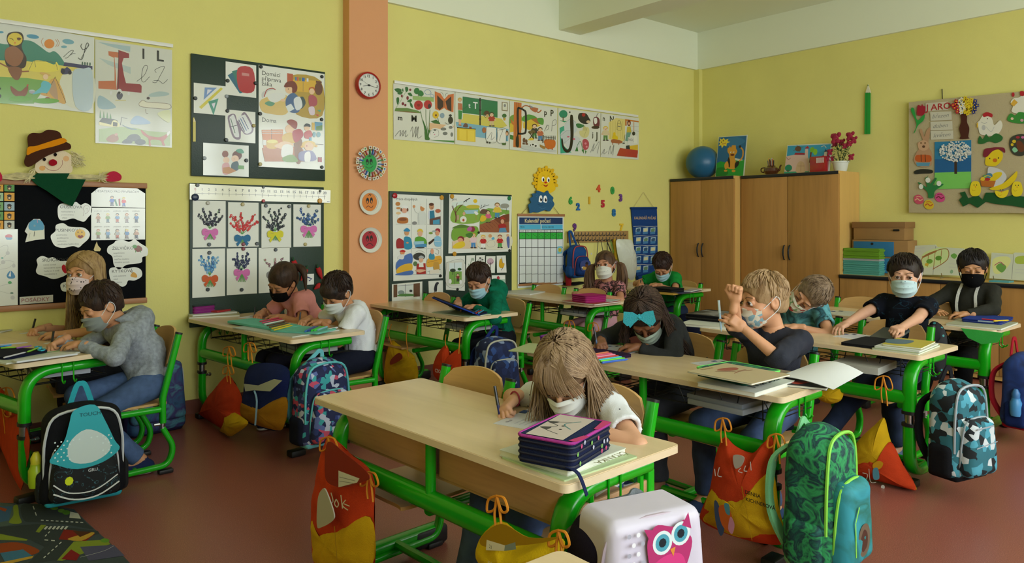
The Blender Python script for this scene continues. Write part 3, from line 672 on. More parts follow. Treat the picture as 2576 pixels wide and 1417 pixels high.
def vbp(x, y, off): return ony(x / 2.834, 300 + y / 2.834, YW - off)
for i in range(150):
    g = i % 5
    if g == 0: x0, y0, x1, y1 = 505, 225 + rs.random() * 110, 560 + rs.random() * 60, 240 + rs.random() * 110
    elif g == 1: x0, y0, x1, y1 = 250, 345 + rs.random() * 40, 170 + rs.random() * 40, 400 + rs.random() * 60
    elif g == 2: x0, y0, x1, y1 = -20 + rs.random() * 60, 400 + rs.random() * 20, 250, 385 + rs.random() * 40
    elif g == 3: x0, y0, x1, y1 = 480, 395 + rs.random() * 30, 740 + rs.random() * 40, 400 + rs.random() * 30
    else: x0, y0, x1, y1 = 700 + rs.random() * 10, 410 + rs.random() * 15, 690 + rs.random() * 95, 365 + rs.random() * 100
    a_, b_ = vbp(x0, y0, .045), vbp(x1, y1, .05 + rs.random() * .02); m_ = (a_ + b_) / 2 + V((rs.uniform(-.01, .01), -.01, rs.uniform(-.012, .012)))
    mb.tube([a_, m_, b_], [.0025, .0028, .001], seg=4, smooth=False)
mb.build('straw', mat('straw', 'd8cda0', .8, var=.2, vscale=40), sc_)['kind'] = 'stuff'
FB = .026    # things pinned to the felt board sit in front of it
cardm = glossm
def card(view, pts, label, art='', name='card', off=.026, m=None, base=PAP, group=None, cat='card', rect=None, smooth=False, th=.0015):
    s = Sheet(WA, view, off=off, m=m, th=th)
    s.base(base, pts=pts, rect=rect, smooth=smooth); s.draw(art); return s.build(name, label, cat, group)
cols = ['dda13a', '6aa35a', '9ab', 'c9c', 'e8c050']
rows = ((458, 516), (524, 584), (592, 652), (660, 718), (724, 784))
for i, (y0, y1) in enumerate(rows):
    for j, (x0, x1) in enumerate(((-48, 24), (30, 103))):
        c = [('e0a838', '5c9a4c'), ('a8c8a0', 'e2a640'), ('7fae72', 'a4bccc'), ('6ba05c', 'e8a83c'), ('e3a540', 'cfd2cc')][i][j]
        card(VB, None, '%s picture card, %s in its column on the black felt board' % (['orange', 'green', 'pale green', 'grey blue'][(i * 2 + j) % 4] + (' left' if j == 0 else ' right'), ['first', 'second', 'third', 'fourth', 'fifth'][i]),
             f'e 5a4a38 {(x0+x1)/2} {(y0+y1)/2+6} 15 16;b 3a3430 {(x0+x1)/2-18} {y0+22} {(x0+x1)/2} {y0+12} {(x0+x1)/2+18} {y0+24} {(x0+x1)/2} {y0+32};e e8c8a0 {(x0+x1)/2} {(y0+y1)/2+8} 8 7', rect=(x0, y0, x1, y1), base=c, name='picture_card', group='picture cards on the felt board')
card(VB, None, 'long white worksheet with dotted paths and boats at the left of the black board', '''e c44 62 835 26 14;p 49c 36 842 90 845 80 860 48 860;c bbb 2 0 915 30 900 55 905 52 950 30 985;e ccc 55 955 14 14;c bbb 2 0 1040 40 1010 100 1020 60 1060 0 1070;e 5a9 16 990 9 5;e ccc 22 1020 16 14;e ccc 98 1045 12 14
b 48b 48 1112 76 1080 106 1115 100 1135 60 1135;p eee 60 1120 76 1078 78 1122;c bbb 2 0 1190 40 1180 90 1170;e 5a6 70 1165 14 10;c bbb 2 0 1225 50 1240 90 1240;e ccc 90 1272 15 15;e 687 84 1240 12 6''', rect=(-75, 785, 127, 1325), name='worksheet', cat='paper', m=cardm, off=.027)
card(VB, [140, 1268, 378, 1252, 378, 1304, 140, 1322], 'small sign reading POSADKY at the bottom of the black board', 'T a07070 27 150 1306 POSÁDKY', name='sign', cat='sign', base='c9c6bc')
card(VB, [650, 530, 700, 490, 800, 478, 900, 480, 980, 495, 1034, 530, 1034, 634, 650, 624], 'arched laminated heading DESATERO PRO PRVNACKY above the rules sheet', 't 444 16 678 520 DESATERO PRO PRVŇÁČKY;k 36c 346 222 798 548 72;p 385 812 572 824 570 840 618 828 620;p a22 844 570 856 566 858 616 848 620;k d33 36c dc5 882 556 66', name='heading', m=cardm)
art = ''
for r_ in range(2):
    for q in range(5): x = 700 + q * 68; y = 672 + r_ * 112; art += f't 666 8 {x-28} {y-14} {"pravidlo" if q%2 else "pozdravím"};k {["b86","8a5","69c","aaa","27b"][(q+r_)%5]} {["864","578","c64","988","345"][q]} {["432","b62","dc5","543","211"][(q*2+r_)%5]} {x} {y} 66;'
card(VB, None, 'laminated sheet with ten small rule pictures on the black board', art, rect=(650, 632, 1034, 858), name='rules_sheet', m=cardm)
def cloud(pts, title, lines, tx, ty, extra, label, rot=0):
    art = f't 444 21 {tx} {ty} {title};' + ''.join(f't 777 10 {tx+10+i*3} {ty+28+i*22} {l};' for i, l in enumerate(lines)) + extra
    card(VB, pts, label, art, name='cloud_card', m=cardm, smooth=True, group='white cloud cards on the felt board')
cloud([412, 680, 415, 620, 450, 600, 500, 612, 540, 590, 575, 612, 610, 598, 650, 625, 652, 670, 628, 700, 600, 730, 560, 722, 520, 708, 460, 722, 425, 715], 'OUŠKOVÁ', ['nasloucháme si', 'posloucháme', 'ohled'], 425, 636, 'c a99 3 592 690 600 655 592 640 610 615 636 625 634 650 620 668 606 676;c a99 2 610 640 625 635 620 655', 'white cloud card with an ear drawing, topmost cloud on the felt board')
cloud([362, 830, 392, 800, 400, 755, 450, 742, 490, 765, 540, 770, 600, 775, 638, 810, 632, 850, 590, 890, 560, 915, 520, 905, 450, 918, 395, 905, 370, 870], 'PUSINKOVÁ', ['pozdravíme', 'poděkujeme', 'omluvíme', 'používáme hezká slova'], 392, 802, 'e e8b83a 571 818 37 34;e 322 556 806 4 6;e 322 584 806 4 6;b 8a1420 552 835 565 826 572 832 582 826 594 836 572 850', 'white cloud card with a kissing smiley face')
cloud([256, 1080, 268, 1040, 262, 1000, 300, 975, 345, 990, 380, 985, 425, 1010, 480, 1012, 515, 1030, 500, 1090, 470, 1110, 440, 1125, 380, 1140, 320, 1120, 270, 1105], 'SRDÍČKOVÁ', ['máme se rádi', 'kamarádíme spolu', 'hezky se k sobě', 'pomáháme si'], 298, 1016, 'b c02838 440 1050 455 1036 470 1048 488 1040 496 1062 470 1100 445 1080', 'white cloud card with a red heart beside the blonde girl')
cloud([765, 950, 770, 910, 810, 885, 830, 865, 880, 862, 920, 875, 960, 858, 1000, 885, 1050, 920, 1050, 970, 1015, 985, 1010, 1020, 960, 1032, 900, 1040, 850, 1070, 812, 1040, 800, 980], 'ŽELVIČKOVÁ', ['nespěcháme', 'počkáme', 'nejdříve myslíme', 'chodíme pomalu'], 798, 932, 'b 8a4a3a 955 920 985 900 1012 918 1008 940 975 945;e 5a9a4a 960 908 16 13;l 5a9a4a 5 968 935 965 950;l 5a9a4a 5 1000 935 1004 950', 'white cloud card with a turtle below the rules sheet')
cloud([780, 1070, 840, 1055, 900, 1065, 960, 1055, 1005, 1075, 1010, 1120, 960, 1150, 915, 1150, 900, 1180, 870, 1195, 830, 1170, 790, 1150], 'KYTKOVÁ', ['vodu zaléváme', 'okolí', 'chráníme'], 796, 1096, 'b d8a040 930 1120 950 1090 975 1110 972 1130;c 8a6a3a 4 925 1080 948 1100', 'white cloud card with a small broom drawing right of the blonde girl')
cloud([430, 1190, 440, 1170, 480, 1160, 500, 1190, 490, 1225, 445, 1225], 'K', [], 448, 1200, '', 'white cloud card mostly hidden behind the blonde girl')
card(VB, [205, 740, 240, 712, 285, 712, 316, 760, 318, 855, 250, 862, 180, 878, 195, 820, 176, 800], 'cut-out blue character free picture of a blue figure holding an open book'.replace('character free picture of a ', ''), 'b 5aa0c8 206 745 245 715 300 730 308 790 215 790;p e8e8d8 205 798 312 790 316 850 188 872;c 333 4 246 800 242 836;l 888 2 215 810 205 850;e 8ab 246 760 8 8;c c9b 4 265 712 268 740', name='cutout', cat='decoration')
card(VB, [668, 930, 676, 905, 690, 872, 698, 900, 720, 925, 712, 942, 675, 942], 'small paper hand with a raised finger on the black board', 'c a86 2 690 905 692 930', name='paper_hand', cat='decoration', base='dcc890')
# ------------------------------------------------ upper green board
board(VA, 1420, 395, 2415, 1345, gm, 'dark green board holding the home study poster and school supply pictures')
card(VA, None, 'laminated picture of three school notebooks, red one in front', 'p 2a6a86 1690 560 1740 530 1800 690 1780 695;p 2b7a70 1722 530 1780 512 1820 680 1785 685;b b8303c 1765 508 1875 512 1886 675 1778 672;r c88 1795 540 1850 568', rect=(1675, 456, 1902, 728), name='picture', m=glossm, cat='picture')
card(VA, None, 'laminated picture of a yellow ruler and two set squares', 'p 7a9ad0 1520 650 1610 652 1512 742;p dde 1540 665 1575 668 1535 705;p d8cc50 1478 795 1640 650 1655 660 1495 810;p 4a9a88 1545 755 1622 732 1585 858;p dde 1570 770 1600 762 1588 810', rect=(1438, 614, 1682, 860), name='picture', m=glossm, cat='picture', off=.028)
card(VA, None, 'laminated picture of an open pencil case', 'b 8a7a90 1690 880 1710 850 1745 850 1765 900 1800 840 1830 845 1880 940 1870 990 1820 1000 1790 970 1785 1030 1750 1035 1720 1000;b dfe2e6 1704 890 1715 862 1740 862 1775 1000 1760 1020 1735 1000;b dfe2e6 1765 880 1805 855 1825 860 1868 950 1855 985 1815 985;l 3a6a5a 5 1712 880 1745 990;l 36a 5 1785 880 1830 970;l 558 5 1800 870 1845 960;l 336 5 1772 890 1815 978;l 445 4 1705 945 1760 930', rect=(1672, 812, 1896, 1065), name='picture', m=glossm, cat='picture')
card(VA, None, 'glossy laminated picture of two children reading, at the bottom of the green board', 'e 8a4a3a 1672 1145 24 26;e eac8b0 1680 1190 24 24;b d8a0a8 1652 1220 1700 1215 1700 1290 1655 1290;e 6a3428 1760 1155 36 34;b 4a9a80 1750 1118 1790 1105 1812 1135 1780 1140;e eccab4 1745 1180 28 26;b 3a5a68 1720 1215 1765 1200 1770 1260 1720 1270;r 5a9a48 1768 1228 1812 1258;p c08040 1655 1245 1700 1240 1755 1270 1700 1292 1655 1285;c 332 2 1735 1178 1740 1184', rect=(1508, 1060, 1846, 1314), name='picture', m=glossm, cat='picture', base='dfe2de')
s = Sheet(WA, VA, off=.026, m=glossm).base(PAP, rect=(1920, 482, 2410, 1262))
s.draw('''t 333 32 1942 556 Domácí;t 333 32 1942 596 příprava;t 333 32 1942 634 žáka;t 555 32 1942 904 Doma
b ccc 1945 690 2000 660 2035 655 2040 665 1990 680 1950 730;c a33 6 1962 720 1980 670 2020 656 2045 668
b b8983c 2165 560 2380 600 2392 860 2200 850 2180 700;p dcae3a 2165 590 2345 600 2340 690 2200 680 2165 640;r b53 2132 544 2175 640;r 47a 2190 572 2202 600;r c44 2206 572 2216 602;r 684 2222 576 2232 602;r 36a 2240 576 2262 606;r ddd 2276 582 2290 608;c 875 3 2250 610 2250 680;e 6a3a2a 2365 660 30 48;r 6a3a2a 2345 600 2388 620
b dcc07a 1940 740 2100 700 2160 760 2120 850 2000 845 1940 820;b e4e6e4 1985 710 2080 690 2120 720 2030 765;b 6aa088 1965 770 1995 752 2040 768 2010 790
b 334a54 2215 735 2250 720 2268 770 2230 810;b 4a6a9a 2130 720 2180 690 2222 740 2220 830 2150 832 2120 780;b dde2e8 2180 740 2225 720 2244 790 2200 820;e eac4a0 2150 665 33 32;b 7a3028 2108 640 2130 610 2180 604 2206 640 2200 680 2170 690 2165 650 2120 650;e 322 2140 662 4 4;p dde4e8 2120 790 2160 770 2185 810 2140 835;e eac4a0 2100 745 18 10
e eac4a0 2314 680 20 22;c b53 8 2295 670 2300 655 2325 652 2336 672;b b04a5a 2290 720 2318 705 2350 730 2350 780 2300 790;b dcd 2290 800 2330 795 2335 850 2300 850;p 5a8 2355 820 2380 815 2378 835;p c44 2340 850 2365 852 2362 866
p d07a2a 1942 965 2100 962 2100 1130 1960 1130;l 7a4a20 5 2015 960 2015 1040;l ddd 4 1945 975 2095 975;l ddd 4 1945 990 2095 990;p b8703a 1945 1100 2110 1070 2250 1110 2260 1200 1965 1200;b d8b03c 1978 1050 2020 1035 2062 1050 2055 1100 1985 1100;e e8d870 2020 1052 40 12;r ddd 1952 1040 1976 1080
b 8a5a30 2185 1040 2240 1040 2235 1200 2195 1200;e eac4a0 2150 960 34 36;b 9a4038 2130 900 2165 888 2205 910 2195 960 2150 930;b d8b03c 2095 1010 2150 985 2195 1010 2190 1060 2110 1065;b eac4a0 2040 1080 2110 1050 2180 1075 2120 1110 2050 1095;b e6e6e6 2100 1080 2172 1085 2160 1175 2090 1165;b 7aa04a 2100 1170 2170 1150 2210 1200 2110 1200
e eac4a0 2278 950 22 22;b 222830 2255 940 2270 918 2300 925 2302 945 2280 940;b c03a34 2260 985 2300 968 2318 1000 2300 1030 2262 1025;b b43038 2170 980 2230 960 2250 1010 2190 1060;r 58a4c0 2294 1020 2312 1050
r d8b040 2314 910 2350 970;r 5a9ac0 2335 905 2392 970;p 5a8a3a 2345 940 2392 930 2392 970 2345 970;e 7ab 2364 1000 15 20;e 7ab 2332 1000 12 20;c 543 3 2330 1070 2400 1075
e e2c060 2290 1075 52 30;e eac4a0 2292 1090 34 34;e a33 2276 1085 5 5;b 8a8ab8 2215 1140 2260 1120 2320 1125 2345 1190 2230 1195;b eee 2262 1140 2300 1130 2300 1200 2262 1200;r a22 2360 1168 2388 1204;c 222 2 2362 1170 2388 1170;e e2b040 2240 1090 10 9;e e2b040 2346 1085 10 9''')
s.build('poster', 'home study poster Domaci priprava zaka with two drawn scenes', 'poster')
MG = [('111a1a', 1690, 600, 'left edge of the notebooks picture'), ('111a1a', 1897, 618, 'right edge of the notebooks picture'), ('111a1a', 1450, 730, 'ruler picture, left edge'), ('8a939a', 1682, 716, 'corner between notebooks and ruler pictures'), ('111a1a', 1688, 824, 'top left of the pencil case picture'), ('b0a060', 1884, 934, 'right edge of the pencil case picture'),
      ('111a1a', 1680, 1040, 'bottom left of the pencil case picture'), ('8a939a', 1518, 1175, 'left edge of the reading children picture'), ('111a1a', 1828, 1192, 'right edge of the reading children picture'), ('111a1a', 1937, 496, 'top left of the home study poster'), ('111a1a', 2390, 570, 'top right of the home study poster'), ('111a1a', 1932, 845, 'left middle of the home study poster'), ('111a1a', 2388, 888, 'right middle of the home study poster'), ('b0a060', 1932, 1220, 'bottom left of the home study poster'), ('111a1a', 2390, 1242, 'bottom right of the home study poster')]
cn = {'111a1a': 'black', '8a939a': 'silver', 'b0a060': 'brass coloured', 'a8a494': 'pale', '7a2030': 'dark red', '14284a': 'navy blue', 'c9922a': 'yellow', '1a7a4a': 'green', 'b01828': 'red', '3c444a': 'grey'}
for c, x, y, l in MG: magnet(c, VA, x, y, '%s round magnet at the %s' % (cn[c], l))
for q in (((1432, 880, 1440, 870, 1452, 905, 1452, 1052, 1432, 1052), ),):
    s = Sheet(WA, VA, off=.03).base('d8cc78', pts=list(q[0]), smooth=False, th=.004); s.draw('p e8d8b0 1434 905 1442 872 1452 905;p 333 1440 880 1443 870 1446 880'); s.build('wooden_pencil', 'yellow cut-out pencil at the left edge of the upper green board', 'decoration')
# ------------------------------------------------ lower green board with number line and flower paintings
board(VC, 148, 80, 1476, 1400, gm, 'tall green board with potato stamp flower paintings')
art = 'l 333 3 190 182 1490 218;'
for i in range(21):
    x = 200 + i * 68.5 - i * i * .22; y = 182 + i * 1.9; art += f'l 333 3 {x} {y-(20 if i%5==0 else 12)} {x} {y+(24 if i%5==0 else 14)};T {"a22" if i==0 else "222"} 26 {x-(9 if i<10 else 16)} {y-28} {i};'
card(VC, [146, 88, 1540, 152, 1538, 278, 146, 244], 'glossy number line strip from 0 to 20 above the flower paintings', art + 'r 333 1505 262 1530 270', name='number_line', m=glossm, base='e2e0c8', cat='chart', off=.029)
for c, x, y, l, r_ in (('3c444a', 222, 102, 'top left of the number line', .013), ('14284a', 200, 222, 'zero of the number line', .024), ('b01828', 876, 258, 'ten of the number line', .012), ('c9922a', 1434, 258, 'bottom right of the number line', .018), ('3c444a', 876, 124, 'top middle of the number line', .009), ('3c444a', 1438, 160, 'nineteen on the number line', .009)):
    magnet(c, VC, x, y, '%s magnet at the %s' % (cn[c], l), .032, r_)
rs = random.Random(7)
def bouquet(rect, cx, base_y, stems, dot, dcol, bow, bowc, tail, label, off=.026):
    art = ''
    for (x, y) in stems:
        art += f'l 5a9a4a 5 {cx} {base_y} {x} {y};'
    for (x, y) in stems:
        for k in range(dot):
            t = .28 + .78 * k / dot; px = cx + (x - cx) * t + rs.uniform(-13, 13); py = base_y + (y - base_y) * t + rs.uniform(-9, 9); r_ = rs.uniform(8, 13)
            c = dcol[rs.randrange(len(dcol))]; art += f'e {c} {px:.0f} {py:.0f} {r_:.0f} {r_*1.1:.0f};'
            if rs.random() < .45: art += f'e c8ccd4 {px+3:.0f} {py-1:.0f} {r_*.5:.0f} {r_*.25:.0f};'
    for i in range(5): art += f'l 5a9a4a 6 {cx} {bow+20} {cx+(i-2)*17} {tail};'
    w_ = 78
    art += f'p {bowc} {cx} {bow+10} {cx+w_*.8} {bow+62} {cx+w_*.55} {bow+92} {cx+4} {bow+28};p {bowc} {cx} {bow+10} {cx-w_*.8} {bow+66} {cx-w_*.6} {bow+96} {cx-4} {bow+28};b {bowc} {cx-4} {bow+8} {cx-w_*.6} {bow-24} {cx-w_} {bow-6} {cx-w_*.95} {bow+38} {cx-w_*.5} {bow+44};b {bowc} {cx+4} {bow+8} {cx+w_*.6} {bow-24} {cx+w_} {bow-6} {cx+w_*.95} {bow+38} {cx+w_*.5} {bow+44};e {bowc} {cx} {bow+8} 18 18;c 0006 2 {cx-10} {bow} {cx-50} {bow+8};'.replace('c 0006', 'c 666')
    o = card(VC, None, label, art, rect=rect, name='flower_painting', group='stamped flower paintings', cat='painting', off=off)
D = ['141420', '20203a', '181830']
bouquet((176, 254, 502, 714), 345, 535, [(230, 390), (265, 335), (345, 360), (435, 345), (475, 400), (300, 400), (400, 420)], 9, D, 555, 'd870b8', 640, 'painting of black stamped flowers with a pink bow, top left of four')
bouquet((526, 272, 828, 710), 665, 590, [(545, 395), (540, 480), (600, 420), (660, 370), (790, 395), (822, 455), (720, 460)], 10, ['c02020', 'd83030'], 615, '1a6a9a', 680, 'painting of red stamped flowers with a blue bow')
bouquet((856, 288, 1150, 720), 990, 560, [(880, 420), (930, 340), (990, 370), (1040, 335), (1095, 395), (910, 500), (1060, 500)], 11, ['101820', '1a2430'], 575, 'd8d020', 650, 'painting of dense black flowers with a yellow bow')
bouquet((1172, 292, 1444, 708), 1322, 505, [(1235, 330), (1220, 420), (1325, 395), (1410, 350), (1425, 440), (1270, 450)], 10, ['1a3a7a', '2a5aa0', '2c4c6c'], 525, 'd870b8', 625, 'painting of blue hyacinth like flowers with a pink bow, far right')
bouquet((172, 736, 496, 1200), 345, 1000, [(240, 835), (265, 800), (330, 815), (370, 805), (425, 850), (300, 870), (415, 820)], 9, ['4a90c8', '2a6aa8', '7ab0d8'], 1015, 'd05a20', 1110, 'painting of light blue flowers with an orange bow, lower row')
bouquet((512, 730, 812, 1174), 660, 945, [(575, 830), (610, 780), (670, 810), (720, 760), (745, 830), (600, 890)], 9, ['1a2048', '28305a'], 955, 'd870b8', 1060, 'painting of dark blue flowers with a pink bow, lower row middle')
bouquet((828, 724, 1136, 1154), 985, 960, [(875, 840), (1075, 815), (980, 830)], 6, ['a07a78', '7a4a58'], 980, '888', 1060, 'painting of pinkish flowers half hidden behind the girl in pink')
for c, x, y, l in (('a8a494', 326, 279, 'top of the pink bow painting'), ('3c444a', 338, 690, 'foot of the top left painting'), ('b0a060', 670, 293, 'top of the red flower painting'), ('7a2030', 677, 687, 'foot of the red flower painting'), ('3c444a', 812, 682, 'right of the blue bow'), ('3c444a', 900, 306, 'top left of the yellow bow painting'), ('3c444a', 1130, 314, 'top right of the yellow bow painting'), ('b0a060', 1324, 310, 'top of the far right painting'),
                   ('b0a060', 1290, 688, 'foot of the far right painting'), ('3c444a', 341, 772, 'top of the orange bow painting'), ('3c444a', 325, 1136, 'foot of the orange bow painting'), ('7a2030', 677, 734, 'top of the lower middle painting'), ('3c444a', 660, 1138, 'foot of the lower middle painting'), ('3c444a', 997, 742, 'top of the pinkish flower painting')):
    magnet(c, VC, x, y, '%s round magnet at the %s' % (cn[c], l), .03)
for i, (x, y, dx, l) in enumerate(((1175, 850, 42, 'leftmost red felt pepper by the head of the girl in pink'), (1300, 935, -52, 'middle red felt pepper above the small arrow card'), (1415, 920, 42, 'rightmost red felt pepper on the green board'), (1440, 1085, -60, 'lowest red felt pepper, lying sideways by the dark haired boy'))):
    Y = [0, 40, 110, 95] if i < 3 else [0, 20, 50, 40]
    a_ = [ony(440 + (x + dx * t) / 3.936, 440 + (y + Y[3] * 1.2 * t) / 3.936, YW - .04) for t in (0, .3, .65, 1)]
    pp = MB().tube(a_, [.016, .02, .014, .004], seg=10).build('felt_pepper', mat('red_felt', 'b01c20', .8, bump=.2, bscale=200)); tag(pp, l, 'decoration', 'red felt peppers')
    MB().tube([a_[0], a_[0] + (a_[0] - a_[1]).normalized() * .02 + V((.003, 0, .01))], [.009, .003], seg=8).build('stem', pm('1a4a2a', .8), pp)
card(VC, None, 'small white card with a blue arrow sign', 'l 1a2a6a 11 1308 1012 1355 1030 1325 1052', rect=(1288, 984, 1376, 1086), name='arrow_card')
# ------------------------------------------------ strip of five letter posters
def strip(pts, art, label):
    s = Sheet(WA, VD, off=.006, m=glossm).base('dcddd0', pts=pts, smooth=False); s.draw(art); s.build('letter_poster', label, 'poster', 'letter strip above the boards')
strip([176, 178, 730, 255, 726, 728, 178, 682], '''c 5a8a4a 3 190 415 240 340 280 270 310 240;b 2f6a34 185 232 220 222 250 235 240 258 215 262;b 2f6a34 212 270 240 250 262 262 240 280;b 2f6a34 255 240 262 222 268 245 262 256;b 2f6a34 282 215 305 212 310 240 290 258;b 2f6a34 305 270 330 262 348 290 325 292;b 2f6a34 205 345 205 310 225 306 228 340 215 372;b 2f6a34 300 340 330 320 345 330 330 350;b 2f6a34 325 350 345 365 352 400 330 385
e 7a2434 328 236 10 11;e 7a2434 252 292 9 14;e 7a2434 304 310 11 18;e 7a2434 262 362 12 14;e 7a2434 284 374 10 12;p 6a8a4a 186 428 200 400 300 400 400 425 430 448 330 442;p 8a5030 186 428 300 432 430 448 300 440
b 2f7a3c 362 240 375 222 400 222 412 245 405 272 380 275 364 262;b 2f7a3c 395 262 420 240 446 262 444 288 410 292;l 553 5 400 270 400 310;l 553 5 430 290 430 315;p 9ab870 350 290 540 305 540 345 350 325;c 4a80b8 3 450 258 470 238 500 240 515 268 480 280 455 262;c 4a80b8 3 505 290 520 275 542 290 530 306 508 296
p d0703a 548 250 600 270 634 322 672 280 720 272 716 440 655 418 634 400 590 425 552 410;p 3a2420 570 285 625 340 625 390 592 420 572 400;p 3a2420 645 340 696 295 698 432 662 412;e a86a3a 634 355 7 38;c 332 2 625 300 620 270 600 258;c 332 2 640 300 650 272 668 268
e b8242c 402 375 40 42;e 8a1820 402 375 14 14;e b8242c 486 370 36 40;e 3a2030 500 385 14 22;c 557a40 4 420 425 440 520 480 640;c 557a40 4 468 412 470 520 490 620;c 557a40 4 505 415 500 500 495 600;p 2f6a34 440 500 480 600 490 690 470 690;p 2f6a34 520 545 490 600 480 690 500 690;p 2f6a34 455 610 480 640 485 690 460 685
T 111 46 215 508 m;T 111 56 335 520 M;c 555 3 190 655 240 600 235 655 265 600 260 655 290 600 285 660 305 640;c 555 3 330 610 350 570 350 665 380 565 375 665 400 565 395 670 432 650
e e0b828 556 462 28 34;e 7a4a1a 558 466 9 10;e 88a0b0 615 468 20 24;p 2f6a34 512 520 560 505 590 530 605 560 560 550;c 2f6a34 4 575 490 585 540
p e0b890 500 535 720 560 720 620 500 600;e 2a2a2a 690 510 22 32;e 2a2a2a 688 468 13 11;c 2a2a2a 3 700 540 660 545 640 530;b e4e4de 495 640 520 590 560 582 600 590 650 555 700 555 722 600 715 690 640 690 540 690 500 670;e 777a7a 625 590 26 14;e 777a7a 690 575 18 14;e 777a7a 640 630 22 16;e 777a7a 548 600 12 9;e 777a7a 700 640 12 20;c 333 2 505 640 520 600 575 600 580 650 540 665;e 333 535 622 4 4;e d8a 545 640 6 5;p 4a8a44 540 690 722 695 722 712 500 690''',
      'letter poster with m, M, a butterfly and a spotted cat, first of the strip')
strip([734, 256, 1222, 334, 1218, 774, 732, 726], '''p 2a7a4c 800 298 950 318 950 462 798 444;p 2a7a4c 966 318 1114 342 1114 488 966 464;c 222 2 800 298 1114 342;p d4c860 805 450 1150 496 1200 560 1150 580 735 540 800 500;p 7ab0c8 738 525 1212 590 1210 700 916 660 916 590 745 570
l 1a1a1a 13 957 310 957 556;e 1a1a1a 957 330 9 12;e 1a1a1a 957 420 9 12;e 1a1a1a 957 500 9 12;T eee 44 852 398 t;T eee 60 894 404 T;l 333 2 800 412 860 372
e c9a84a 774 324 19 18;e e0b090 775 334 12 15;p c0704a 758 355 795 360 798 420 757 416;p 3a8a44 760 420 796 425 790 505 762 500;p e0b090 764 500 786 505 784 550 766 548;p b8653a 758 548 790 552 788 562 760 556
p e0c040 750 575 915 592 915 708 750 690;p 332 748 572 918 588 918 594 748 580;p ecd050 770 590 832 598 832 692 770 684;p ecd050 846 600 905 606 905 702 846 694;b 6a4a4a 804 560 820 538 842 545 845 575 806 572;r a04030 858 568 880 584
e 554030 1016 448 25 24;e c8a070 1022 470 14 14;c 553 4 1000 430 985 460 1010 490;k b03a34 d8c090 3a3a28 1060 440 125
p 8a7a5a 1152 345 1204 352 1203 430 1151 424;p d9d9c8 1158 352 1198 358 1197 422 1157 417;e 888 1178 378 10 14;e 3a6a3a 1174 470 20 18;p c8a040 1164 488 1186 490 1182 514 1168 512
p e8e8e0 1012 572 1100 580 1100 706 1010 692;p e8e8e0 1110 582 1188 590 1186 712 1110 704;c 333 2 1012 572 1100 580 1100 706 1010 692 1012 572;c 333 2 1110 582 1188 590 1186 712 1110 704 1110 582;c 555 3 1020 680 1060 620 1055 690 1085 660;c 555 3 1120 600 1160 595 1140 650 1130 695;c 555 3 1140 600 1175 592
e b06a44 992 600 18 26;e 6a4a2a 1198 628 14 24;e e0b090 1196 634 10 16;p 333 1012 700 1030 705 1026 720 1012 716;p 333 1036 706 1050 708 1048 722 1034 720;p 4a6a3a 1150 715 1190 715 1186 735 1156 735''',
      'letter poster with t, T and two teachers at a green blackboard')
strip([1226, 334, 1652, 398, 1650, 818, 1222, 774], '''b 7aa04a 1225 480 1300 452 1330 470 1330 560 1228 580;p d8b840 1226 540 1300 500 1340 520 1330 600 1226 620;b 5a9a44 1340 480 1400 458 1470 490 1430 540 1345 520;p d8b840 1345 530 1420 500 1500 560 1400 600 1345 580;p a86a3a 1412 500 1470 490 1525 555 1470 540;b 5a9a44 1470 495 1525 495 1525 550 1490 540
p 3a7a3a 1226 640 1262 650 1262 690 1226 680;p c8743c 1262 345 1330 355 1326 760 1255 752;c 8a4a24 3 1285 350 1275 750;c 8a4a24 3 1306 355 1300 755;c a85a30 10 1330 400 1370 378 1440 408 1480 440 1508 418;p c8743c 1230 490 1258 530 1260 560 1240 540
c 1a1a2a 17 1300 640 1296 420 1316 404 1350 420 1368 450 1368 600 1350 630 1300 632;c 1a1a1a 12 1296 630 1290 680;b 1a1a1a 1282 660 1302 655 1306 740 1292 756 1278 735
b b86a4a 1404 400 1430 392 1470 400 1480 410 1460 440 1425 425;p 8a8a90 1398 372 1440 395 1415 402;c 8a8a90 4 1400 372 1420 400;T 111 50 1532 462 p;T 111 56 1588 472 P;c 555 3 1535 610 1560 560 1575 560 1570 590 1550 600;c 555 3 1540 600 1560 550;c 555 3 1600 610 1610 520 1640 510 1635 550 1608 560
k 33383a 3f7a44 5a3a24 1446 545 130;b 6a5a3a 1392 610 1440 600 1450 625 1400 632;l 3a2a1a 7 1400 620 1440 680;l 3a2a1a 7 1440 620 1400 680;b e0c040 1385 690 1420 668 1440 690;k c06a4a 4a80b0 333 1497 575 120;e 6a4a3a 1352 690 12 22;e 6a4a3a 1372 700 10 18;r 6a4a3a 1338 712 1358 730;r 6a4a3a 1364 714 1386 732
e e8e8e0 1435 738 40 22;e e8e8e0 1405 740 14 14;e 222 1430 730 10 7;e 222 1455 742 10 8;e 222 1408 735 5 7;l 222 5 1420 760 1420 770;l 222 5 1455 755 1455 765
b d0702c 1532 700 1550 682 1600 684 1632 700 1628 750 1590 770 1548 760;e d0702c 1545 705 16 18;p b85a20 1540 685 1552 690 1545 700;l b85a20 9 1570 765 1568 780;l b85a20 9 1605 765 1605 778;p a88040 1492 728 1545 750 1540 778 1495 750;p 333 1518 645 1528 645 1524 715 1516 715;c 444 4 1530 660 1636 672''' + ''.join(f';l 444 4 {1540+i*15} 650 {1540+i*15} 690' for i in range(7)) + ';b c8ccc4 1330 740 1420 745 1500 765 1636 782 1600 792 1360 775', 'letter poster with p, P, a tree branch and an orange pig')
